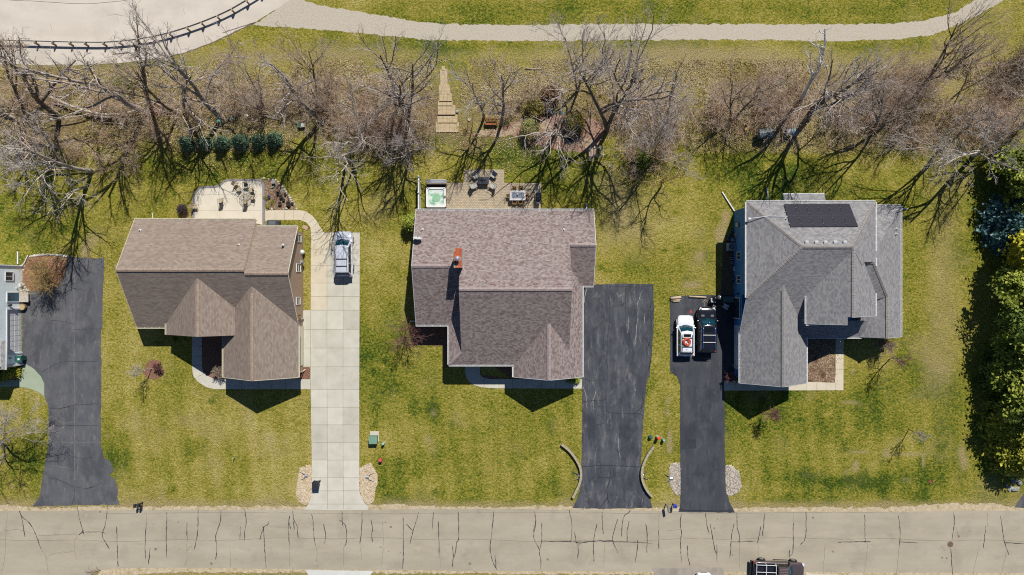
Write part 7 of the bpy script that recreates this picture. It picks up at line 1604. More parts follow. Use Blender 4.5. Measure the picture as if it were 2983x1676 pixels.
for lab, x, y, a in [("grey armchair behind the fire table on the hot tub side, facing the house", 1255, 270, -50), ("grey armchair behind the fire table on the grill side, facing the house", 1580, 255, -128), ("grey armchair in front of the fire table on the hot tub side", 1235, 450, 30), ("grey armchair in front of the fire table on the grill side", 1565, 455, 148)]:
    armchair(lab, z2p(x, y), math.radians(a))
dt = thing("dining_table", "pale framed glass dining table on the paver patio", "table", z2p(2010, 628))
m = MB()
for x, y, sx, sy in ((0, .44, 1.78, .22), (0, -.44, 1.78, .22), (-.78, 0, .22, .66), (.78, 0, .22, .66)): m.box((x, y, .73), (sx - .004, sy - .004, .04))
m.build("frame", plain("pale_grey_table", (206, 204, 204), .5, 0, .3, .05), dt, bevel=.008, rel=False)
m = MB(); m.box((0, 0, .725), (1.34, .66, .012)); m.build("glass_top", plain("grey_glass", (128, 134, 146), .15, 0, .5, .06), dt, rel=False)
for sx in (1, -1):
    for sy in (1, -1): m = MB(); m.box((sx * .8, sy * .46, .355), (.07, .07, .7)); m.build("leg", m_frame, dt, rel=False)
m = MB(); p = z2p(2010, 612); m.lathe((p[0], p[1], .04 + .75), [(.06, 0), (.09, .06), (.08, .16), (.05, .22), (.06, .25), (.045, .25)], 14); tag(m.build("vase", m_whitep, None, True), "small white vase on the glass dining table", "vase")
m_wick = plain("wicker", (196, 156, 102), .8, 0, .2, .15, 10)
def wicker(label, loc, rz):
    t = thing("dining_chair", label, "chair", loc, rz, "wicker chairs around the dining table")
    m = MB(); m.box((0, 0, .44), (.44, .44, .04)); m.build("seat", plain("brown_weave", (110, 88, 56), .85, 0, .2, .15, 10), t, bevel=.015, rel=False)
    m = MB(); m.tube([(-.22, -.21, .44), (-.28, -.20, .8), (-.29, 0, .88), (-.28, .20, .8), (-.22, .21, .44)], .022, 6); m.tube([(-.27, -.1, .46), (-.285, -.1, .85)], .01, 4); m.tube([(-.27, .1, .46), (-.285, .1, .85)], .01, 4); m.tube([(-.27, 0, .46), (-.285, 0, .87)], .01, 4); m.build("backrest", m_wick, t, rel=False)
    for s in (1, -1):
        m = MB(); m.tube([(-.25, s * .22, .66), (.16, s * .24, .64), (.21, s * .23, .45)], .018, 6); m.build("armrest", m_wick, t, rel=False)
        for x in (.19, -.2): m = MB(); m.tube([(x, s * .2, .43), (x * 1.1, s * .21, 0)], .016, 5); m.build("leg", m_wick, t, rel=False)
for lab, x, y, a in [("wicker chair at the back of the dining table, hot tub side", 1950, 495, -90), ("wicker chair at the back of the dining table, grill side", 2065, 495, -90), ("wicker chair at the house side of the dining table, hot tub half", 1958, 738, 90), ("wicker chair at the house side of the dining table, grill half", 2062, 738, 90), ("wicker chair at the end of the dining table facing the grill", 1850, 632, 0), ("wicker chair at the end of the dining table nearest to the grill", 2170, 632, 180)]:
    wicker(lab, z2p(x, y), math.radians(a))
gr = thing("gas_grill", "black gas grill at the far end of the paver patio", "grill", z2p(2380, 650))
m = MB(); k = 12; prof = [(-.28, .85)] + [(.30 * math.cos(a) * -1, .90 + .26 * math.sin(a)) for a in (math.pi * i / k for i in range(k + 1))] + [(.30, .85)]; m.extr([(x, z) for x, z in prof], 'y', -.42, .42); m.build("hood", plain("gloss_black", (28, 29, 36), .2, 0, .5, .05), gr, False, bevel=.02, rel=False)
m = MB(); m.box((0, 0, .45), (.5, .8, .8)); m.build("cart", m_black, gr, bevel=.02, rel=False)
for s in (1, -1): m = MB(); m.box((0, s * .62, .86), (.46, .36, .04)); m.build("side_shelf", plain("steel_grey", (120, 124, 132), .3, .6), gr, bevel=.01, rel=False)
m = MB(); m.tube([(-.33, -.32, .95), (-.36, -.32, .97), (-.36, .32, .97), (-.33, .32, .95)], .016, 6)
m.box((-.1, -.02, 1.16), (.06, .08, .03)); m.build("handle", m_chrome, gr, rel=False)

# ---------------------------------------------------------------- back garden
steps = thing("garden_steps", "long tan paver steps narrowing up the grassy bank", "steps", gq(1, 0, 1415, 760))
lev = [(1355, 1530, 925, 1000), (1368, 1520, 868, 930), (1372, 1505, 800, 872), (1374, 1485, 768, 806), (1385, 1480, 715, 774), (1384, 1468, 680, 722), (1382, 1464, 652, 688), (1393, 1448, 618, 658), (1391, 1446, 580, 626), (1390, 1446, 535, 588), (1402, 1428, 510, 542)]
for i, (x0, x1, y0, y1) in enumerate(lev):
    a = gq(1, 0, x0, y0); b = gq(1, 0, x1, y1); z = max(.06 + i * .05, gh((a[0] + b[0]) / 2, a[1]) + .05, gh((a[0] + b[0]) / 2, b[1]) + .05, gh((a[0] + b[0]) / 2, (a[1] + b[1]) / 2) + .05); m = MB(); sk = (i % 3 - 1) * .03
    nx = max(1, round((b[0] - a[0]) / .55)); ny = 2 if (a[1] - b[1]) > .6 else 1
    for jx in range(nx):
        for jy in range(ny):
            xa = a[0] + (b[0] - a[0]) * jx / nx; xb = a[0] + (b[0] - a[0]) * (jx + 1) / nx; ya = b[1] + (a[1] - b[1]) * jy / ny; yb = b[1] + (a[1] - b[1]) * (jy + 1) / ny
            m.box(((xa + xb) / 2, (ya + yb) / 2, (z - .25) / 2), (xb - xa - .007, yb - ya - .006, z + .25 - rnd.random() * .006), sk * .4)
    m.build("step", m_tansand, steps, bevel=.012)
bn = thing("garden_bench", "red brown slatted garden bench in the mulch under the slim trees", "bench", z8(685, 815) + (.012,)); m_redwood = plain("red_wood", (164, 96, 62), .75, 0, .2, .18, 6, bump=.004)
m = MB()
for i in range(4): m.box((0, -.22 + i * .11, .44), (1.35, .09, .03))
m.build("seat", m_redwood, bn, rel=False)
m = MB()
for i in range(9): m.box((-.6 + i * .15, .27, .68), (.08, .03, .46), 0, 0, Matrix.Rotation(-.25, 3, 'X'))
m.box((0, .33, .9), (1.35, .05, .08)); m.build("backrest", m_redwood, bn, rel=False)
for s in (1, -1):
    m = MB(); m.box((s * .64, 0, .64), (.08, .55, .035)); m.build("armrest", m_redwood, bn, rel=False)
    for y in (-.24, .24): m = MB(); m.box((s * .64, y, .31), (.06, .06, .62)); m.build("leg", m_redwood, bn, rel=False)
for lab, x, y, c in [("white planter ring on the mulch beside the garden steps", 395, 765, (226, 222, 210)), ("tan planter ring at the corner of the mulch bed nearest the steps", 332, 870, (190, 164, 110))]:
    p = z8(x, y); m = MB(); m.lathe((p[0], p[1], 0), [(.12, 0), (.15, .2), (.16, .22), (.11, .22), (.1, .1)], 16); tag(m.build("planter", plain("planter_%d" % c[0], c, .7)), lab, "planter")
p = z8(235, 668); m = MB(); m.ball((p[0], p[1], .24), .22, 14); m.lathe((p[0], p[1], 0), [(.12, 0), (.12, .08)], 10); tag(m.build("stone_globe", m_rockg, None, True), "grey stone globe beside the garden steps", "ornament")
p = z8(880, 835); tg = MB()
for z in (.12, .3, .48): tg.torus((p[0], p[1], z), .28, .014, 18, 5)
for i in range(12): a = i * .5236; tg.tube([(p[0] + .28 * math.cos(a), p[1] + .28 * math.sin(a), 0), (p[0] + .28 * math.cos(a), p[1] + .28 * math.sin(a), .5)], .01, 4)
tag(tg.build("wire_hoop_stand", m_iron), "dark wire plant cage at the foot of the tall narrow tree by the bench", "plant cage")
p = z8(1228, 712); st = thing("garden_statue", "small black and white garden figure below the round olive shrub", "statue", p + (.012,))
m = MB(); m.lathe((0, 0, 0), [(.16, 0), (.18, .1), (.12, .4), (.15, .6), (.05, .75)], 12); m.build("body", m_black, st, True, rel=False)
m = MB(); m.ball((.05, .03, .78), .11, 10); m.build("head", m_whitep, st, True, rel=False)
p = z8(1580, 720); bh = thing("bird_house", "blue green bird house on a post under the white limbed tree", "bird house", p + (.012,))
m = MB(); m.box((0, 0, 1.35), (.24, .3, .3)); m.build("box", plain("teal_paint", (70, 140, 160), .6), bh, bevel=.02, rel=False)
m = MB(); m.extr([(-.2, 1.5), (0, 1.68), (.2, 1.5)], 'y', -.2, .2); m.build("roof", plain("dark_teal", (50, 90, 110), .6), bh, rel=False)
m = MB(); m.tube([(0, 0, 0), (0, 0, 1.2)], .03, 6); m.build("post", bk_dark, bh, rel=False)
p = z8(1490, 645); m = MB(); m.lathe((p[0], p[1], .0), [(.1, 0), (.14, .3), (.1, .5)], 12); tag(m.build("watering_can", plain("sea_green", (70, 176, 160), .5)), "small sea green can in the dark pile behind the white limbed tree", "can")
pl = thing("scrap_heap", "dark heap of branches and crates behind the white limbed tree", "heap", z8(1430, 650) + (0,))
for i in range(7): m = MB(); m.box((rnd.uniform(-.5, .5), rnd.uniform(-.4, .4), .15 + .1 * (i % 3)), (.5, .35, .28), rnd.random() * 3); m.build("crate", m_black if i % 2 else bk_dark, pl, bevel=.02, rel=False)
wc = thing("wire_dome", "dark round wire cage at the lower edge of the mulch bed", "plant cage", z8(1725, 1000) + (.012,))
m = MB()
for i in range(8):
    a = i * math.pi / 8; m.tube([(.55 * math.cos(a) * math.cos(t), .55 * math.sin(a) * math.cos(t), .75 * math.sin(t)) for t in (math.pi * j / 10 for j in range(11))], .014, 4)
for z, r in ((.05, .55), (.4, .47), (.65, .27)): m.torus((0, 0, z), r, .014, 20, 4)
m.build("cage", m_iron, wc, rel=False)
m = MB(); m.ball((0, 0, .25), .42, 12, .7); m.build("dead_plant", plain("dead_stems", (58, 50, 52), .95, 0, .1, .4, 14), wc, rel=False)
ab = thing("garden_arbor", "white timber arbor on the lawn edge below the big dark trunked tree", "arbor", g(1733, 452)); zA = 2.15
A = [g(1280 + x / 4.522, 180 + y / 4.522, zA) for x, y in ((1990, 1150), (2155, 1130), (2160, 1225), (1990, 1240))]
for i, p in enumerate(A): m = MB(); m.bx(p[0] - .05, p[0] + .05, p[1] - .05, p[1] + .05, 0, zA); m.build("post", plain("weathered_white", (206, 198, 190), .8, 0, .2, .1), ab)
m = MB()
for a_, b_ in ((0, 1), (3, 2)):
    d = Vector(A[b_]) - Vector(A[a_]); d.normalize(); m.tube([Vector(A[a_]) - d * .2, Vector(A[b_]) + d * .2], .045, 4)
for t in (.03, .25, .5, .75, .97): m.tube([Vector(A[0]).lerp(Vector(A[1]), t) + Vector((0, .22, .08)), Vector(A[3]).lerp(Vector(A[2]), t) + Vector((0, -.22, .08))], .04, 4)
m.build("rafters", plain("weathered_white", (206, 198, 190), .8), ab)
ct = thing("garden_cart", "small green and white garden cart at the edge of the thicket behind the tan house", "cart", gq(1, 0, 345, 952))
m = MB(); m.box((-.18, 0, .28), (.42, .5, .3)); m.build("tub", plain("cart_green", (90, 140, 110), .6), ct, bevel=.04, rel=False)
m = MB(); m.box((.22, .02, .3), (.36, .44, .26)); m.build("tray", m_whitep, ct, bevel=.04, rel=False)
for s in (1, -1): m = MB(); m.tube([(-.2, s * .28, .13), (-.2, s * .33, .13)], .13, 14); m.build("wheel", m_black, ct, rel=False)
m = MB(); m.tube([(.4, 0, .3), (.75, -.15, .55)], .02, 5); m.build("handle", m_black, ct, rel=False)
p = gq(1, 0, 505, 925); m = MB(); m.lathe((p[0], p[1], 0), [(.16, 0), (.2, .4), (.21, .42), (.18, .42), (.16, .1)], 14); tag(m.build("bucket", plain("blue_white_bucket", (176, 196, 220), .4)), "pale blue bucket at the foot of the forked tree", "bucket")
for lab, c, r_, x, y, h, colr in [("turquoise feeder near the row of spruces, under the long limbed tree", 0, 0, 1690, 937, 1.2, (60, 176, 170)), ("pale blue feeder behind the third spruce of the row", 0, 0, 1783, 922, 1.2, (150, 196, 206)), ("white post feeder in front of the brush behind the spruces", 0, 0, 1904, 900, 1.4, (232, 230, 226)), ("small dark feeder above the fifth spruce of the row", 0, 0, 1915, 988, 1.1, (60, 60, 60))]:
    t = thing("bird_feeder", lab, "bird feeder", gq(c, r_, x, y)); m = MB(); m.lathe((0, 0, h), [(.10, 0), (.10, .22), (.17, .23), (.02, .34)], 12); m.build("hopper", plain("feeder_%d_%d" % (colr[0], colr[2]), colr, .5), t, rel=False)
    m = MB(); m.tube([(0, 0, 0), (0, 0, h)], .018, 5); m.build("post", m_iron, t, rel=False)
# fallen timber
def log(label, pts, r, mat, z=.15, name="fallen_log", cat="log", group=None, r1=None):
    m = MB(); P = [g(u, v) for u, v in pts]; P = [(x, y, z + .12 * math.sin(i * 1.7) * (len(P) > 2)) for i, (x, y, _) in enumerate(P)]
    m.tube(spline(P, 5) if len(P) > 2 else P, r, 8, 0, r1 if r1 else r * .6); ob = m.build(name, mat, None, True); return tag(ob, label, cat, group)
Q0 = lambda *pts: [q(0, 0, *p) for p in pts]
log("pale fallen trunk at the western frame edge beside the dark leaning tree", Q0((-60, 815), (40, 855), (130, 900)), .27, bk_pale, .35)
log("long pale fallen limb lying across the brush toward the orange brush pile", Q0((410, 745), (560, 810), (760, 868), (930, 868), (1080, 838)), .17, bk_pale, .6)
log("grey fallen limb lying below the long pale one", Q0((660, 870), (800, 890), (960, 905), (1100, 905)), .12, bk_grey, .4)
log("white forked limb between the two leaning trees in the litter", Q0((400, 912), (500, 905), (640, 885), (745, 850)), .09, bk_pale, .7)
log("reddish fallen limb stretching east of the orange brush pile", Q0((1000, 830), (1150, 780), (1290, 830), (1480, 860)), .1, bk_pale, .7)
log("short mossy log among the litter near the brown leaf floor", Q0((780, 930), (960, 940)), .11, bk_dark, .15)
log("slim broken branch hanging over the first blue spruce", Q0((1440, 910), (1490, 1000), (1510, 1080)), .05, bk_pale, 1.9)
log("mossy trunk lying beside the pale tree above the grey driveway", Q0((400, 1290), (520, 1285), (690, 1278)), .12, bk_yel, .5)
log("short log at the lawn edge beside the forked tree", [q(1, 0, 95, 884), q(1, 0, 180, 906)], .11, bk_pale, .12)
log("leaning stick in the thicket east of the forked tree", [q(1, 0, 480, 765), q(1, 0, 590, 840)], .07, bk_yel, .8)
log("broken pale branch lying in the grass near the top of the wild strip", [q(2, 0, 100, 520), q(2, 0, 230, 525)], .06, bk_pale, .15)
log("dead grey branch lying by the woodchip path above the bench", [q(2, 0, 0, 560), q(2, 0, 80, 500)], .05, bk_grey, .15)
op = thing("brush_pile", "orange brown pile of dead needles under the long grey limb", "brush pile", gq(0, 0, 1195, 832))
r = np.random.RandomState(4); n = 1500; C = np.stack([r.normal(0, .45, n), r.normal(0, .3, n), abs(r.normal(.15, .15, n))], -1); Dn = r.normal(0, 1, (n, 3)); Dn[:, 2] *= .3; Dn /= np.linalg.norm(Dn, axis=1, keepdims=True)
V, F, t_ = foliage(r, C, Dn, r.uniform(.12, .3, n), .12, r.rand(n)); ob = mesh_np("needles", V, F, leaf_mat("orange_needles", [(0, (140, 70, 30)), (.5, (196, 112, 60)), (1, (220, 150, 96))]), op); at = ob.data.attributes.new("tone", 'FLOAT', 'POINT'); at.data.foreach_set("value", t_.astype(np.float32))
fw = thing("firewood_pile", "heap of split tan firewood in the litter behind the mossy trunked tree", "firewood", gq(2, 0, 1030, 795))
m_split = plain("split_wood", (206, 170, 122), .9, 0, .1, .2, 5)
for i in range(16):
    m = MB(); a = rnd.random() * 3; x, y = rnd.gauss(0, .38), rnd.gauss(0, .5); m.tube([(x - .25 * math.cos(a), y - .25 * math.sin(a), .08 + .09 * (i // 6)), (x + .25 * math.cos(a), y + .25 * math.sin(a), .1 + .09 * (i // 6))], .07, 6); m.build("split_log", m_split, fw, rel=False)
wk = thing("timber_seat", "yellowish timber seat with plank top beside the big composter", "seat", gq(2, 0, 1755, 965)); m_plank = plain("yellow_plank", (206, 160, 90), .85, 0, .1, .2, 4)
m = MB(); m.box((0, 0, .45), (.42, .8, .06), .2); m.build("seat", m_plank, wk, bevel=.01, rel=False)
m = MB(); m.box((.05, .35, .75), (.4, .05, .6), .2); m.build("backrest", m_plank, wk, bevel=.01, rel=False)
for s in (1, -1):
    for y in (-.3, .3): m = MB(); m.box((s * .15, y, .21), (.05, .05, .42), .2); m.build("leg", m_plank, wk, rel=False)
for i, (a_, b_) in enumerate((((1640, 1018), (1735, 1008)), ((1690, 1000), (1740, 1025)))): log(["yellow plank lying on the grass edge west of the timber seat", "short yellow plank beside the longer plank by the timber seat"][i], [q(2, 0, *a_), q(2, 0, *b_)], .06, m_plank, .07, "plank", "plank")
def composter(label, loc, s, c):
    t = thing("compost_tumbler", label, "composter", loc, .05)
    m = MB(); k = 16; R = .48 * s; m.extr([(R * math.cos(2 * math.pi * j / k), .78 * s + R * math.sin(2 * math.pi * j / k)) for j in range(k)], 'x', -.75 * s, .75 * s); dr = m.build("drum", plain("drum_grey_%d" % c[0], c, .5, 0, .3, .15, 4), t, bevel=.05, rel=False)
    m = MB()
    for x in (-.02, ): m.extr([((R + .015) * math.cos(2 * math.pi * j / k), .78 * s + (R + .015) * math.sin(2 * math.pi * j / k)) for j in range(k)], 'x', x - .03, x + .03)
    m.build("band", m_black, dr, rel=False)
    for sx in (1, -1):
        for sy in (1, -1): m = MB(); m.tube([(sx * .7 * s, 0, .75 * s), (sx * .72 * s, sy * .45 * s, 0)], .03, 6); m.build("leg", m_black, t, rel=False)
composter("larger dark composter drum at the brush edge, its top patterned with branch shadow", (gq(2, 0, 1888, 1022)[0], gq(2, 0, 1888, 1022)[1], 0), 1.12, (104, 120, 124))
composter("smaller blue grey composter drum nearer to the largest spreading tree", gq(3, 0, 152, 1008), .82, (142, 162, 172))

# ---------------------------------------------------------------- by the grey house
m_logm = plain("debarked_log", (206, 186, 158), .9, 0, .1, .15, 3)
def yard_log(label, a, b, r): return log(label, [q(2, 1, *a), q(2, 1, *b)], r, m_logm, r + .03, "cut_log", "log", "cut logs at the top of the sealed driveway", r * .9)
yard_log("thick pale log at the grassy corner of the sealed driveway", (1192, 803), (1270, 795), .16); yard_log("thin crooked log just below the thick one", (1195, 818), (1268, 812), .08); yard_log("tan split log in front of the thin crooked one", (1210, 828), (1262, 824), .08)
yard_log("long thin pale log at the top edge of the sealed driveway", (1332, 790), (1460, 796), .10)
sk = MB()
for a_, b_ in (((1420, 812), (1500, 838)), ((1470, 835), (1545, 870)), ((1450, 830), (1452, 868)), ((1430, 835), (1460, 815)), ((1435, 800), (1470, 822))):
    sk.tube([gq(2, 1, *a_, .05), gq(2, 1, *b_, .06)], .018, 5)
tag(sk.build("twig_litter", m_logm), "loose tan sticks on the asphalt in front of the black vehicle", "sticks")
sm = thing("smoker", "black and white wheeled smoker at the top of the sealed driveway", "smoker", gq(2, 1, 1508, 812))
m = MB(); m.box((-.08, -.08, .55), (.5, .5, .5)); m.build("firebox", m_whitep, sm, bevel=.06, rel=False)
m = MB(); m.lathe((.06, .12, .1), [(.28, 0), (.30, .7), (.24, .95), (.05, 1.05)], 16); m.build("drum", plain("gloss_black", (28, 29, 36), .2), sm, True, rel=False)
m = MB(); m.tube([(-.35, -.3, .4), (-.5, -.35, .45)], .03, 6); m.box((-.3, -.3, .2), (.3, .3, .35)); m.build("shelf", m_black, sm, rel=False)
for s in (1, -1): m = MB(); m.tube([(s * .28, -.1, .12), (s * .33, -.1, .12)], .12, 12); m.build("wheel", m_tyre, sm, rel=False)
kg = thing("kettle_grill", "round grey lidded kettle grill beside the smoker", "grill", gq(2, 1, 1551, 797))
m = MB(); m.ball((0, 0, .72), .29, 18); m.build("kettle", plain("grill_grey", (126, 134, 136), .3, .3, .5, .08), kg, True, rel=False)
m = MB(); m.box((.02, 0, 1.01), (.16, .05, .04)); m.build("handle", m_black, kg, rel=False)
for i in range(3): a = i * 2.09; m = MB(); m.tube([(.2 * math.cos(a), .2 * math.sin(a), .5), (.32 * math.cos(a), .32 * math.sin(a), 0)], .018, 5); m.build("leg", m_black, kg, rel=False)
pc = thing("plastic_chair", "white plastic garden chair in the shade beside the grey house", "chair", gq(2, 1, 1600, 862), math.radians(65))
m = MB(); m.box((0, 0, .43), (.46, .46, .04)); m.build("seat", m_whitep, pc, bevel=.02, rel=False)
m = MB(); 
for i in range(5): m.box((-.27, -.18 + i * .09, .68), (.03, .055, .46), 0, 0, Matrix.Rotation(-.25, 3, 'Y'))
m.box((-.33, 0, .9), (.04, .44, .07)); m.build("backrest", m_whitep, pc, rel=False)
for s in (1, -1):
    m = MB(); m.box((-.02, s * .25, .64), (.48, .06, .03)); m.build("armrest", m_whitep, pc, bevel=.01, rel=False)
    for x in (.2, -.22): m = MB(); m.box((x, s * .23, .32), (.05, .05, .63)); m.build("leg", m_whitep, pc, rel=False)
bx_ = thing("crate", "dark green storage crate in the shade beside the white plastic chair", "crate", gq(2, 1, 1622, 812)); 
m = MB(); m.box((0, 0, .22), (1.15, .6, .42)); m.build("box", plain("dark_green_crate", (60, 96, 88), .6), bx_, bevel=.03, rel=False)
m = MB(); m.box((0, 0, .45), (1.2, .65, .05)); m.build("lid", plain("crate_lid", (92, 124, 116), .5), bx_, bevel=.015, rel=False)
acu = thing("air_conditioner", "square grey air conditioner with a round fan in the shade of the grey house", "air conditioner", gq(2, 1, 1640, 417))
m = MB(); m.box((0, 0, .42), (.86, .86, .8)); m.build("cabinet", plain("ac_grey", (172, 178, 182), .5), acu, bevel=.05, rel=False)
m = MB(); m.lathe((0, 0, .82), [(.33, 0), (.33, .008)], 24); m.build("fan_well", m_black, acu, rel=False)
m = MB()
for r_ in (.12, .2, .28, .34): m.torus((0, 0, .845), r_, .009, 24, 4)
for i in range(6): a = i * 1.047; m.box((.16 * math.cos(a), .16 * math.sin(a), .834), (.3, .09, .006), a + .3)
m.lathe((0, 0, .83), [(.07, 0), (.07, .03)], 12); m.build("fan_grille", plain("ac_grille", (150, 156, 162), .5), acu, rel=False)
for i, (x, y, sx, sy, rz, c) in enumerate([(1662, 497, .55, .07, .1, (180, 184, 190)), (1660, 512, .62, .07, 0, (180, 184, 190)), (1655, 535, .35, .4, .4, (110, 112, 116)), (1672, 582, .18, .5, 0, (200, 206, 212)), (1662, 352, .5, .35, .2, (90, 92, 96)), (1630, 355, .3, .5, .1, (80, 82, 84)), (1660, 655, .3, .35, 0, (90, 90, 94)), (1668, 720, .16, .6, .2, (120, 122, 126))]):
    m = MB(); p = gq(2, 1, x, y); m.box((p[0], p[1], .1 + .03 * i), (sx, sy, .2 + .06 * i), rz)
    tag(m.build(["plank", "plank", "box", "bucket", "box", "box", "box", "plank"][i], plain("clutter_%d" % c[0], c, .7), bevel=.02), ["pale plank against the side of the grey house, upper of a pair", "pale plank against the side of the grey house, lower of a pair", "grey box below the two pale planks by the grey house", "narrow white tub standing by the wall of the grey house", "dark box beside the wall just above the air conditioner", "dark box on the lawn side above the air conditioner", "dark box by the wall below the lower window of the grey house", "grey board leaning near the lamp on the grey house wall"][i], ["plank", "plank", "box", "tub", "box", "box", "box", "board"][i])

# ---------------------------------------------------------------- by the pale blue house
bn_ = thing("wheelie_bin", "dark green wheeled bin standing beside the white garage door", "bin", gq(0, 1, 190, 1252), .1)
m = MB(); m.add([(x, y, z) for z, s in ((.08, .44), (1.0, .58)) for x, y in ((-s / 2, -s / 2), (s / 2, -s / 2), (s / 2, s / 2), (-s / 2, s / 2))], [(3, 2, 1, 0), (4, 5, 6, 7)] + [(k_, (k_ + 1) % 4, 4 + (k_ + 1) % 4, 4 + k_) for k_ in range(4)]); m.build("bin_body", plain("bin_green", (36, 84, 72), .5), bn_, bevel=.02, rel=False)
m = MB(); m.box((0, 0, 1.04), (.62, .66, .06)); m.build("lid", plain("bin_lid", (44, 104, 92), .5), bn_, bevel=.02, rel=False)
m = MB(); m.box((.05, -.05, 1.09), (.22, .2, .02)); m.build("lid_label", m_whitep, bn_, rel=False)
for s in (1, -1): m = MB(); m.tube([(-.2, s * .28, .1), (-.2, s * .32, .1)], .1, 12); m.build("wheel", m_black, bn_, rel=False)
pot_ = thing("barrel_planter", "round tan barrel planter between the doorstep and the garage door", "planter", gq(0, 1, 188, 868))
m = MB(); m.lathe((0, 0, 0), [(.30, 0), (.37, .25), (.36, .5), (.33, .5), (.33, .46)], 20); m.build("barrel", plain("barrel_wood", (150, 124, 90), .8), pot_, rel=False)
m = MB(); m.lathe((0, 0, .455), [(.33, 0), (.33, .02)], 20); m.build("lid", plain("tan_lid", (186, 164, 124), .8, 0, .2, .12, 5), pot_, rel=False)
for i in range(24):
    t = i / 23; x = 225 + 280 * t; y = 492 - 14 * math.sin(t * 3.1) - 4; p = gq(0, 1, x, y); tag(rock(p[0], p[1], rnd.uniform(.10, .17), 300 + i, name="edging_rock"), "pale edging rock along the top of the red mulch bed", "rock", "pale edging rocks around the red mulch bed")
for i, (x, y) in enumerate([(182, 560), (178, 590), (180, 700), (190, 722), (200, 738), (178, 742), (215, 745), (186, 755)]):
    p = gq(0, 1, x, y); tag(rock(p[0], p[1], rnd.uniform(.12, .2), 340 + i, name="edging_rock"), "cream rock at the house side of the red mulch bed", "rock", "cream rocks by the pale blue house")

# ---------------------------------------------------------------- front yards
tr = thing("utility_box", "green transformer box on a concrete pad beside the concrete driveway", "utility box", gq(1, 2, 892, 412)); m_ug = plain("utility_green", (110, 144, 122), .5, 0, .3, .08)
m = MB(); m.box((.02, .18, .04), (.98, 1.15, .09)); m.build("pad", m_conc, tr, bevel=.02, rel=False)
m = MB(); m.box((0, -.06, .45), (.86, .82, .72)); m.build("cabinet", m_ug, tr, bevel=.03, rel=False)
m = MB(); m.extr([(-.50, .81), (.36, .88), (.36, .84), (-.50, .77)], 'x', -.46, .46); m.build("lid", plain("utility_green_lid", (128, 164, 140), .5, 0, .3, .06), tr, rel=False)
def pedestal(label, loc, r, h, c, capc=None):
    t = thing("utility_pedestal", label, "pedestal", loc)
    m = MB(); m.lathe((0, 0, 0), [(r * 1.05, 0), (r, .1), (r, h - .08), (r * .8, h), (.01, h + .02)], 16, 0, .8); m.build("post", plain("pedestal_%d_%d" % (c[0], c[2]), c, .5, 0, .3, .06), t, False, rel=False)
    if capc: m = MB(); m.lathe((0, 0, h + .01), [(r * 1.1, 0), (r * 1.15, .05), (r * .9, .12), (.01, .14)], 16); m.build("cap", plain("cap_%d_%d" % (capc[0], capc[2]), capc, .5), t, rel=False)
    return t
pedestal("pale mint pedestal next to the green transformer box", gq(1, 2, 965, 448), .15, .75, (170, 204, 192))
pedestal("pink red topped pedestal in the grass below the transformer box", gq(1, 2, 944, 572), .16, .55, (196, 70, 84), (222, 84, 100))
pedestal("dark green pedestal, westernmost of three between the two asphalt driveways", gq(2, 2, 1040, 402), .21, .5, (36, 104, 92))
pedestal("white pedestal with a bright orange cap between the two asphalt driveways", gq(2, 2, 1093, 402), .17, .8, (206, 214, 214), (236, 84, 40))
pedestal("pale mint pedestal, easternmost of three between the two asphalt driveways", gq(2, 2, 1136, 422), .16, .7, (150, 188, 176))
m = MB(); p = gq(1, 2, 949, 604); m.lathe((p[0], p[1], 0), [(.13, 0), (.12, .05), (.01, .06)], 14); tag(m.build("valve_cover", plain("rust_brown", (130, 92, 76), .8)), "round brown valve cover in the grass beside the pink red pedestal", "cover")
m = MB(); p = gq(0, 2, 1771, 560); m.tube([(p[0], p[1], 0), (p[0], p[1] + .02, .6)], .04, 6); tag(m.build("marker_stake", plain("mint_stake", (150, 220, 190), .5)), "thin mint green marker stake in the lawn of the tan house", "stake")
m = MB(); p = gq(3, 2, 1225, 742); m.lathe((p[0], p[1], 0), [(.24, 0), (.22, .06), (.18, .07), (.17, .02)], 12); tag(m.build("drain_cover", plain("rusty_drain", (130, 84, 66), .85, 0, .2, .3, 6)), "small rusty drain ring in the lawn west of the rock pile", "drain")
wb_ = thing("wheelie_bin", "black wheeled bin standing at the edge of the concrete driveway", "bin", g(926, 1406), .05)
m = MB(); m.add([(x, y, z) for z, s in ((.06, .48), (1.0, .66)) for x, y in ((-s / 2, -s / 2), (s / 2, -s / 2), (s / 2, s / 2), (-s / 2, s / 2))], [(3, 2, 1, 0), (4, 5, 6, 7)] + [(k_, (k_ + 1) % 4, 4 + (k_ + 1) % 4, 4 + k_) for k_ in range(4)]); m.build("bin_body", plain("bin_charcoal", (52, 56, 60), .6), wb_, bevel=.02, rel=False)
m = MB(); m.box((0, -.02, 1.03), (.72, .76, .07)); m.box((0, 0, 1.08), (.42, .4, .04)); m.box((0, .42, 1.0), (.5, .1, .06)); m.build("lid", plain("bin_black", (42, 46, 52), .5, 0, .4), wb_, bevel=.03, rel=False)
for s in (1, -1): m = MB(); m.tube([(s * .28, .22, .12), (s * .33, .22, .12)], .12, 12); m.build("wheel", m_tyre, wb_, rel=False)
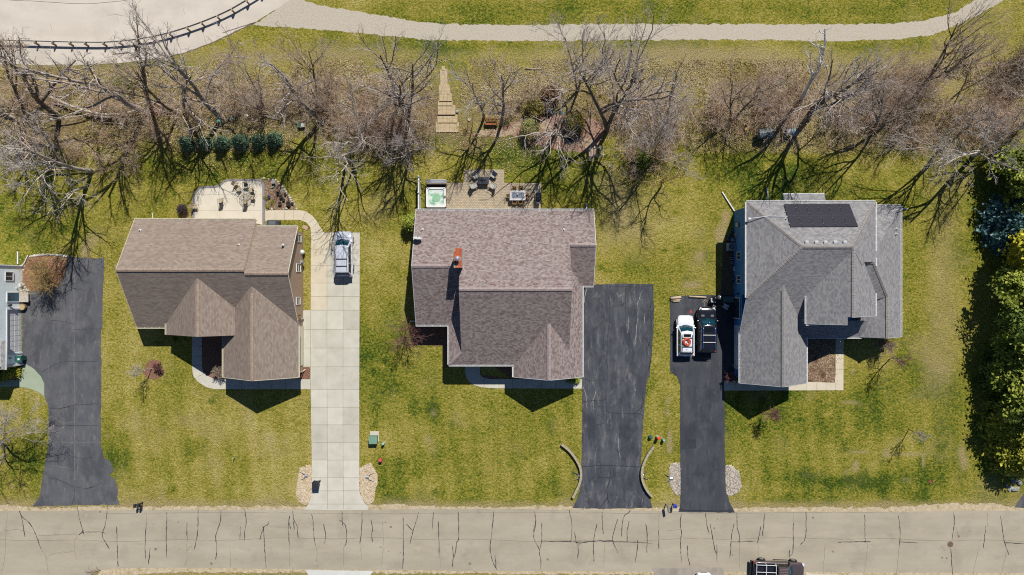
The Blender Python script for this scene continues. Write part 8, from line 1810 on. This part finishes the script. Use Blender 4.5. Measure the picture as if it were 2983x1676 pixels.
def mailbox(label, loc, rz, L, c, extra=False):
    t = thing("mailbox", label, "mailbox", loc, rz)
    m = MB(); k = 10; w = .13; prof = [(-w, 1.0), (-w, 1.12)] + [(w * math.cos(math.pi - math.pi * i / k), 1.12 + w * math.sin(math.pi * i / k)) for i in range(1, k)] + [(w, 1.12), (w, 1.0)]; m.extr(prof, 'y', -L / 2, L / 2); m.build("box", plain("mailbox_%d" % c[0], c, .5, .2, .4, .06), t, rel=False)
    m = MB(); m.box((0, L / 2 - .12, .5), (.09, .09, 1.0)); m.box((0, .02, .97), (.09, L * .8, .06)); m.build("post", bk_grey, t, rel=False)
    m = MB(); m.box((w + .015, -.05, 1.15), (.02, .16, .05)); m.build("flag", m_red, t, rel=False)
    return t
mailbox("grey mailbox on a post at the kerb between the two asphalt driveways", g(1941, 1473), .15, .72, (160, 156, 150))
bb = thing("newspaper_box", "bright blue newspaper box on a post beside the grey mailbox", "newspaper box", gq(2, 2, 1212, 905))
m = MB(); m.box((0, 0, 1.0), (.36, .36, .34)); m.build("box", plain("bright_blue", (36, 66, 200), .5), bb, bevel=.03, rel=False)
m = MB(); m.box((.02, .02, 1.175), (.2, .2, .012)); m.build("hatch", plain("deep_blue", (24, 44, 150), .5), bb, rel=False)
m = MB(); m.box((0, 0, .42), (.09, .09, .83)); m.build("post", bk_dark, bb, rel=False)
mb2 = thing("mailbox_stand", "black twin mailboxes on one stand at the kerb of the tan house", "mailbox", gq(0, 2, 1078, 902))
m = MB(); m.box((-.12, .05, .95), (.62, .1, .06)); m.box((.0, .06, .47), (.1, .1, .95)); m.build("post", m_black, mb2, rel=False)
for x, y, L_ in ((-.30, .02, .42), (.06, .06, .46)): m = MB(); m.box((x, y, 1.12), (.24, L_, .26)); m.build("box", plain("black_mailbox", (50, 52, 60), .5), mb2, bevel=.06, rel=False)
m = MB(); m.box((.10, -.02, .76), (.14, .5, .14)); m.build("paper_tube", m_black, mb2, bevel=.03, rel=False)
# curved block walls
def block_wall(label, pts):
    t = thing("garden_wall", label, "wall", g(*q(2, 2, *pts[len(pts) // 2])))
    P = resample([p[:2] for p in spline([gq(2, 2, x, y, .45) for x, y in pts], 6)], .1, False)
    m_blk = plain("wall_block", (158, 146, 124), .9, 0, .15, .14, 5, bump=.006); m_cap = plain("wall_cap", (176, 164, 140), .9, 0, .15, .12, 4, bump=.004)
    mw = MB(); mc = MB(); acc = 0; i0 = 0
    for i in range(1, len(P)):
        acc += math.dist(P[i], P[i - 1])
        if acc >= .42 or i == len(P) - 1:
            a, b = Vector(P[i0]), Vector(P[i]); c = (a + b) / 2; ang = math.atan2((b - a).y, (b - a).x); L = (b - a).length
            for z in (.09, .27): mw.box((c.x, c.y, z), (L - .012, .24, .176), ang)
            mc.box((c.x, c.y, .405), (L - .02, .26, .09), ang + (rnd.random() - .5) * .03); i0 = i; acc = 0
    mw.build("block_course", m_blk, t); mc.build("capstones", m_cap, t, bevel=.01)
block_wall("curved tan block wall on the west side of the cracked driveway", [(372, 462), (430, 508), (480, 572), (510, 630), (521, 680), (514, 740), (486, 810), (456, 868)])
block_wall("curved tan block wall on the east side of the cracked driveway", [(1070, 480), (1030, 532), (1000, 592), (981, 652), (981, 720), (1000, 778), (1030, 828), (1060, 858)])
# culvert ends
def culvert(label, loc, rz):
    t = thing("culvert_end", label, "culvert", loc, rz); st = m_metal
    m = MB(); k = 12; vs = []
    for x, s, z in ((-.15, 1, .0), (.0, 1, .0), (.30, 1.35, -.0)):
        pass
    r_ = .20; arc = [(r_ * math.cos(math.pi * i / k), r_ * math.sin(math.pi * i / k)) for i in range(k + 1)]
    outer = [(-.28, y, z) for y, z in arc] + [(.06, y, z) for y, z in arc]; inner = [(-.28, y * .92, z * .92) for y, z in arc] + [(.06, y * .92, z * .92) for y, z in arc]; n = k + 1
    m.add(outer + inner, [(i, i + 1, n + i + 1, n + i) for i in range(k)] + [(2 * n + i, 3 * n + i, 3 * n + i + 1, 2 * n + i + 1) for i in range(k)] + [(n + i, n + i + 1, 3 * n + i + 1, 3 * n + i) for i in range(k)]); m.build("pipe", st, t, rel=False)
    for s in (1, -1):
        m = MB(); a = Vector((.03, s * .20, 0)); b = Vector((.62, s * .46, 0)); nn = Vector((0, s * .02, 0)); m.add([a, b, b + Vector((0, 0, .10)), a + Vector((0, 0, .24)), a + nn, b + nn, b + nn + Vector((0, 0, .10)), a + nn + Vector((0, 0, .24))], [(0, 1, 2, 3), (7, 6, 5, 4), (0, 3, 7, 4), (1, 5, 6, 2), (3, 2, 6, 7), (0, 4, 5, 1)]); m.build("wing", st, t, rel=False)
    return t
culvert("galvanised culvert end in the cream pebbles behind the black bin", gq(1, 2, 372, 697), math.pi); culvert("galvanised culvert end in the cream pebbles on the mauve house side of the concrete drive", gq(1, 2, 848, 706), 0)
culvert("galvanised culvert end behind the west curved block wall", gq(2, 2, 505, 700), math.pi); culvert("galvanised culvert end behind the east curved block wall", gq(2, 2, 985, 692), 0); culvert("galvanised culvert end beside the grey pebbles at the sealed driveway", gq(2, 2, 1190, 716), math.pi)
mh = thing("manhole_cover", "round brown manhole cover in the street", "manhole cover", gq(3, 2, 1373, 1214, .02))
m = MB(); m.lathe((0, 0, 0), [(.36, 0), (.34, .012), (.30, .012)], 24); m.build("frame", plain("manhole_frame", (150, 130, 108), .8), mh, rel=False)
m = MB(); m.lathe((0, 0, .002), [(.29, 0), (.29, .014)], 24)
for i in range(-4, 5):
    h_ = math.sqrt(max(0, .27 ** 2 - (i * .06) ** 2)); m.box((i * .06, 0, .018), (.02, 2 * h_, .008))
m.build("lid", plain("rusty_iron", (118, 98, 86), .8, 0, .2, .3, 8), mh, rel=False)
for i, (x, y, s, l) in enumerate([(1830, 700, .28, 1.8), (1860, 690, .25, 2), (1885, 730, .34, 2.2), (1850, 740, .22, 1.6), (1860, 795, .3, 1.7), (1835, 790, .22, 1.2), (1805, 780, .2, 1.1), (1815, 800, .22, 1.3), (1795, 760, .16, 1), (1890, 690, .2, 1.4), (1870, 650, .3, 1.5), (1900, 640, .26, 1.4)]):
    p = gq(3, 2, x, y); tag(rock(p[0], p[1], s, 400 + i, m_rockg, "boulder", .7, l), "grey slab like boulder in the rock pile at the end of the evergreen row", "boulder", "boulders of the rock pile by the evergreens")
tw = MB()
for i in range(26):
    p = gq(0, 2, rnd.uniform(650, 745), rnd.uniform(1395, 1440), .04); a = rnd.gauss(-.5, .4); L_ = rnd.uniform(.3, .8); tw.tube([(p[0] - L_ / 2 * math.cos(a), p[1] + L_ / 2 * math.sin(a) * -1, .04), (p[0], p[1], .07 + rnd.random() * .1), (p[0] + L_ / 2 * math.cos(a), p[1] - L_ / 2 * math.sin(a) * -1, .05)], .012, 4)
tag(tw.build("twig_heap", bk_dark), "small heap of dead twigs at the near kerb of the street", "twig heap")
bpy.context.view_layer.update()
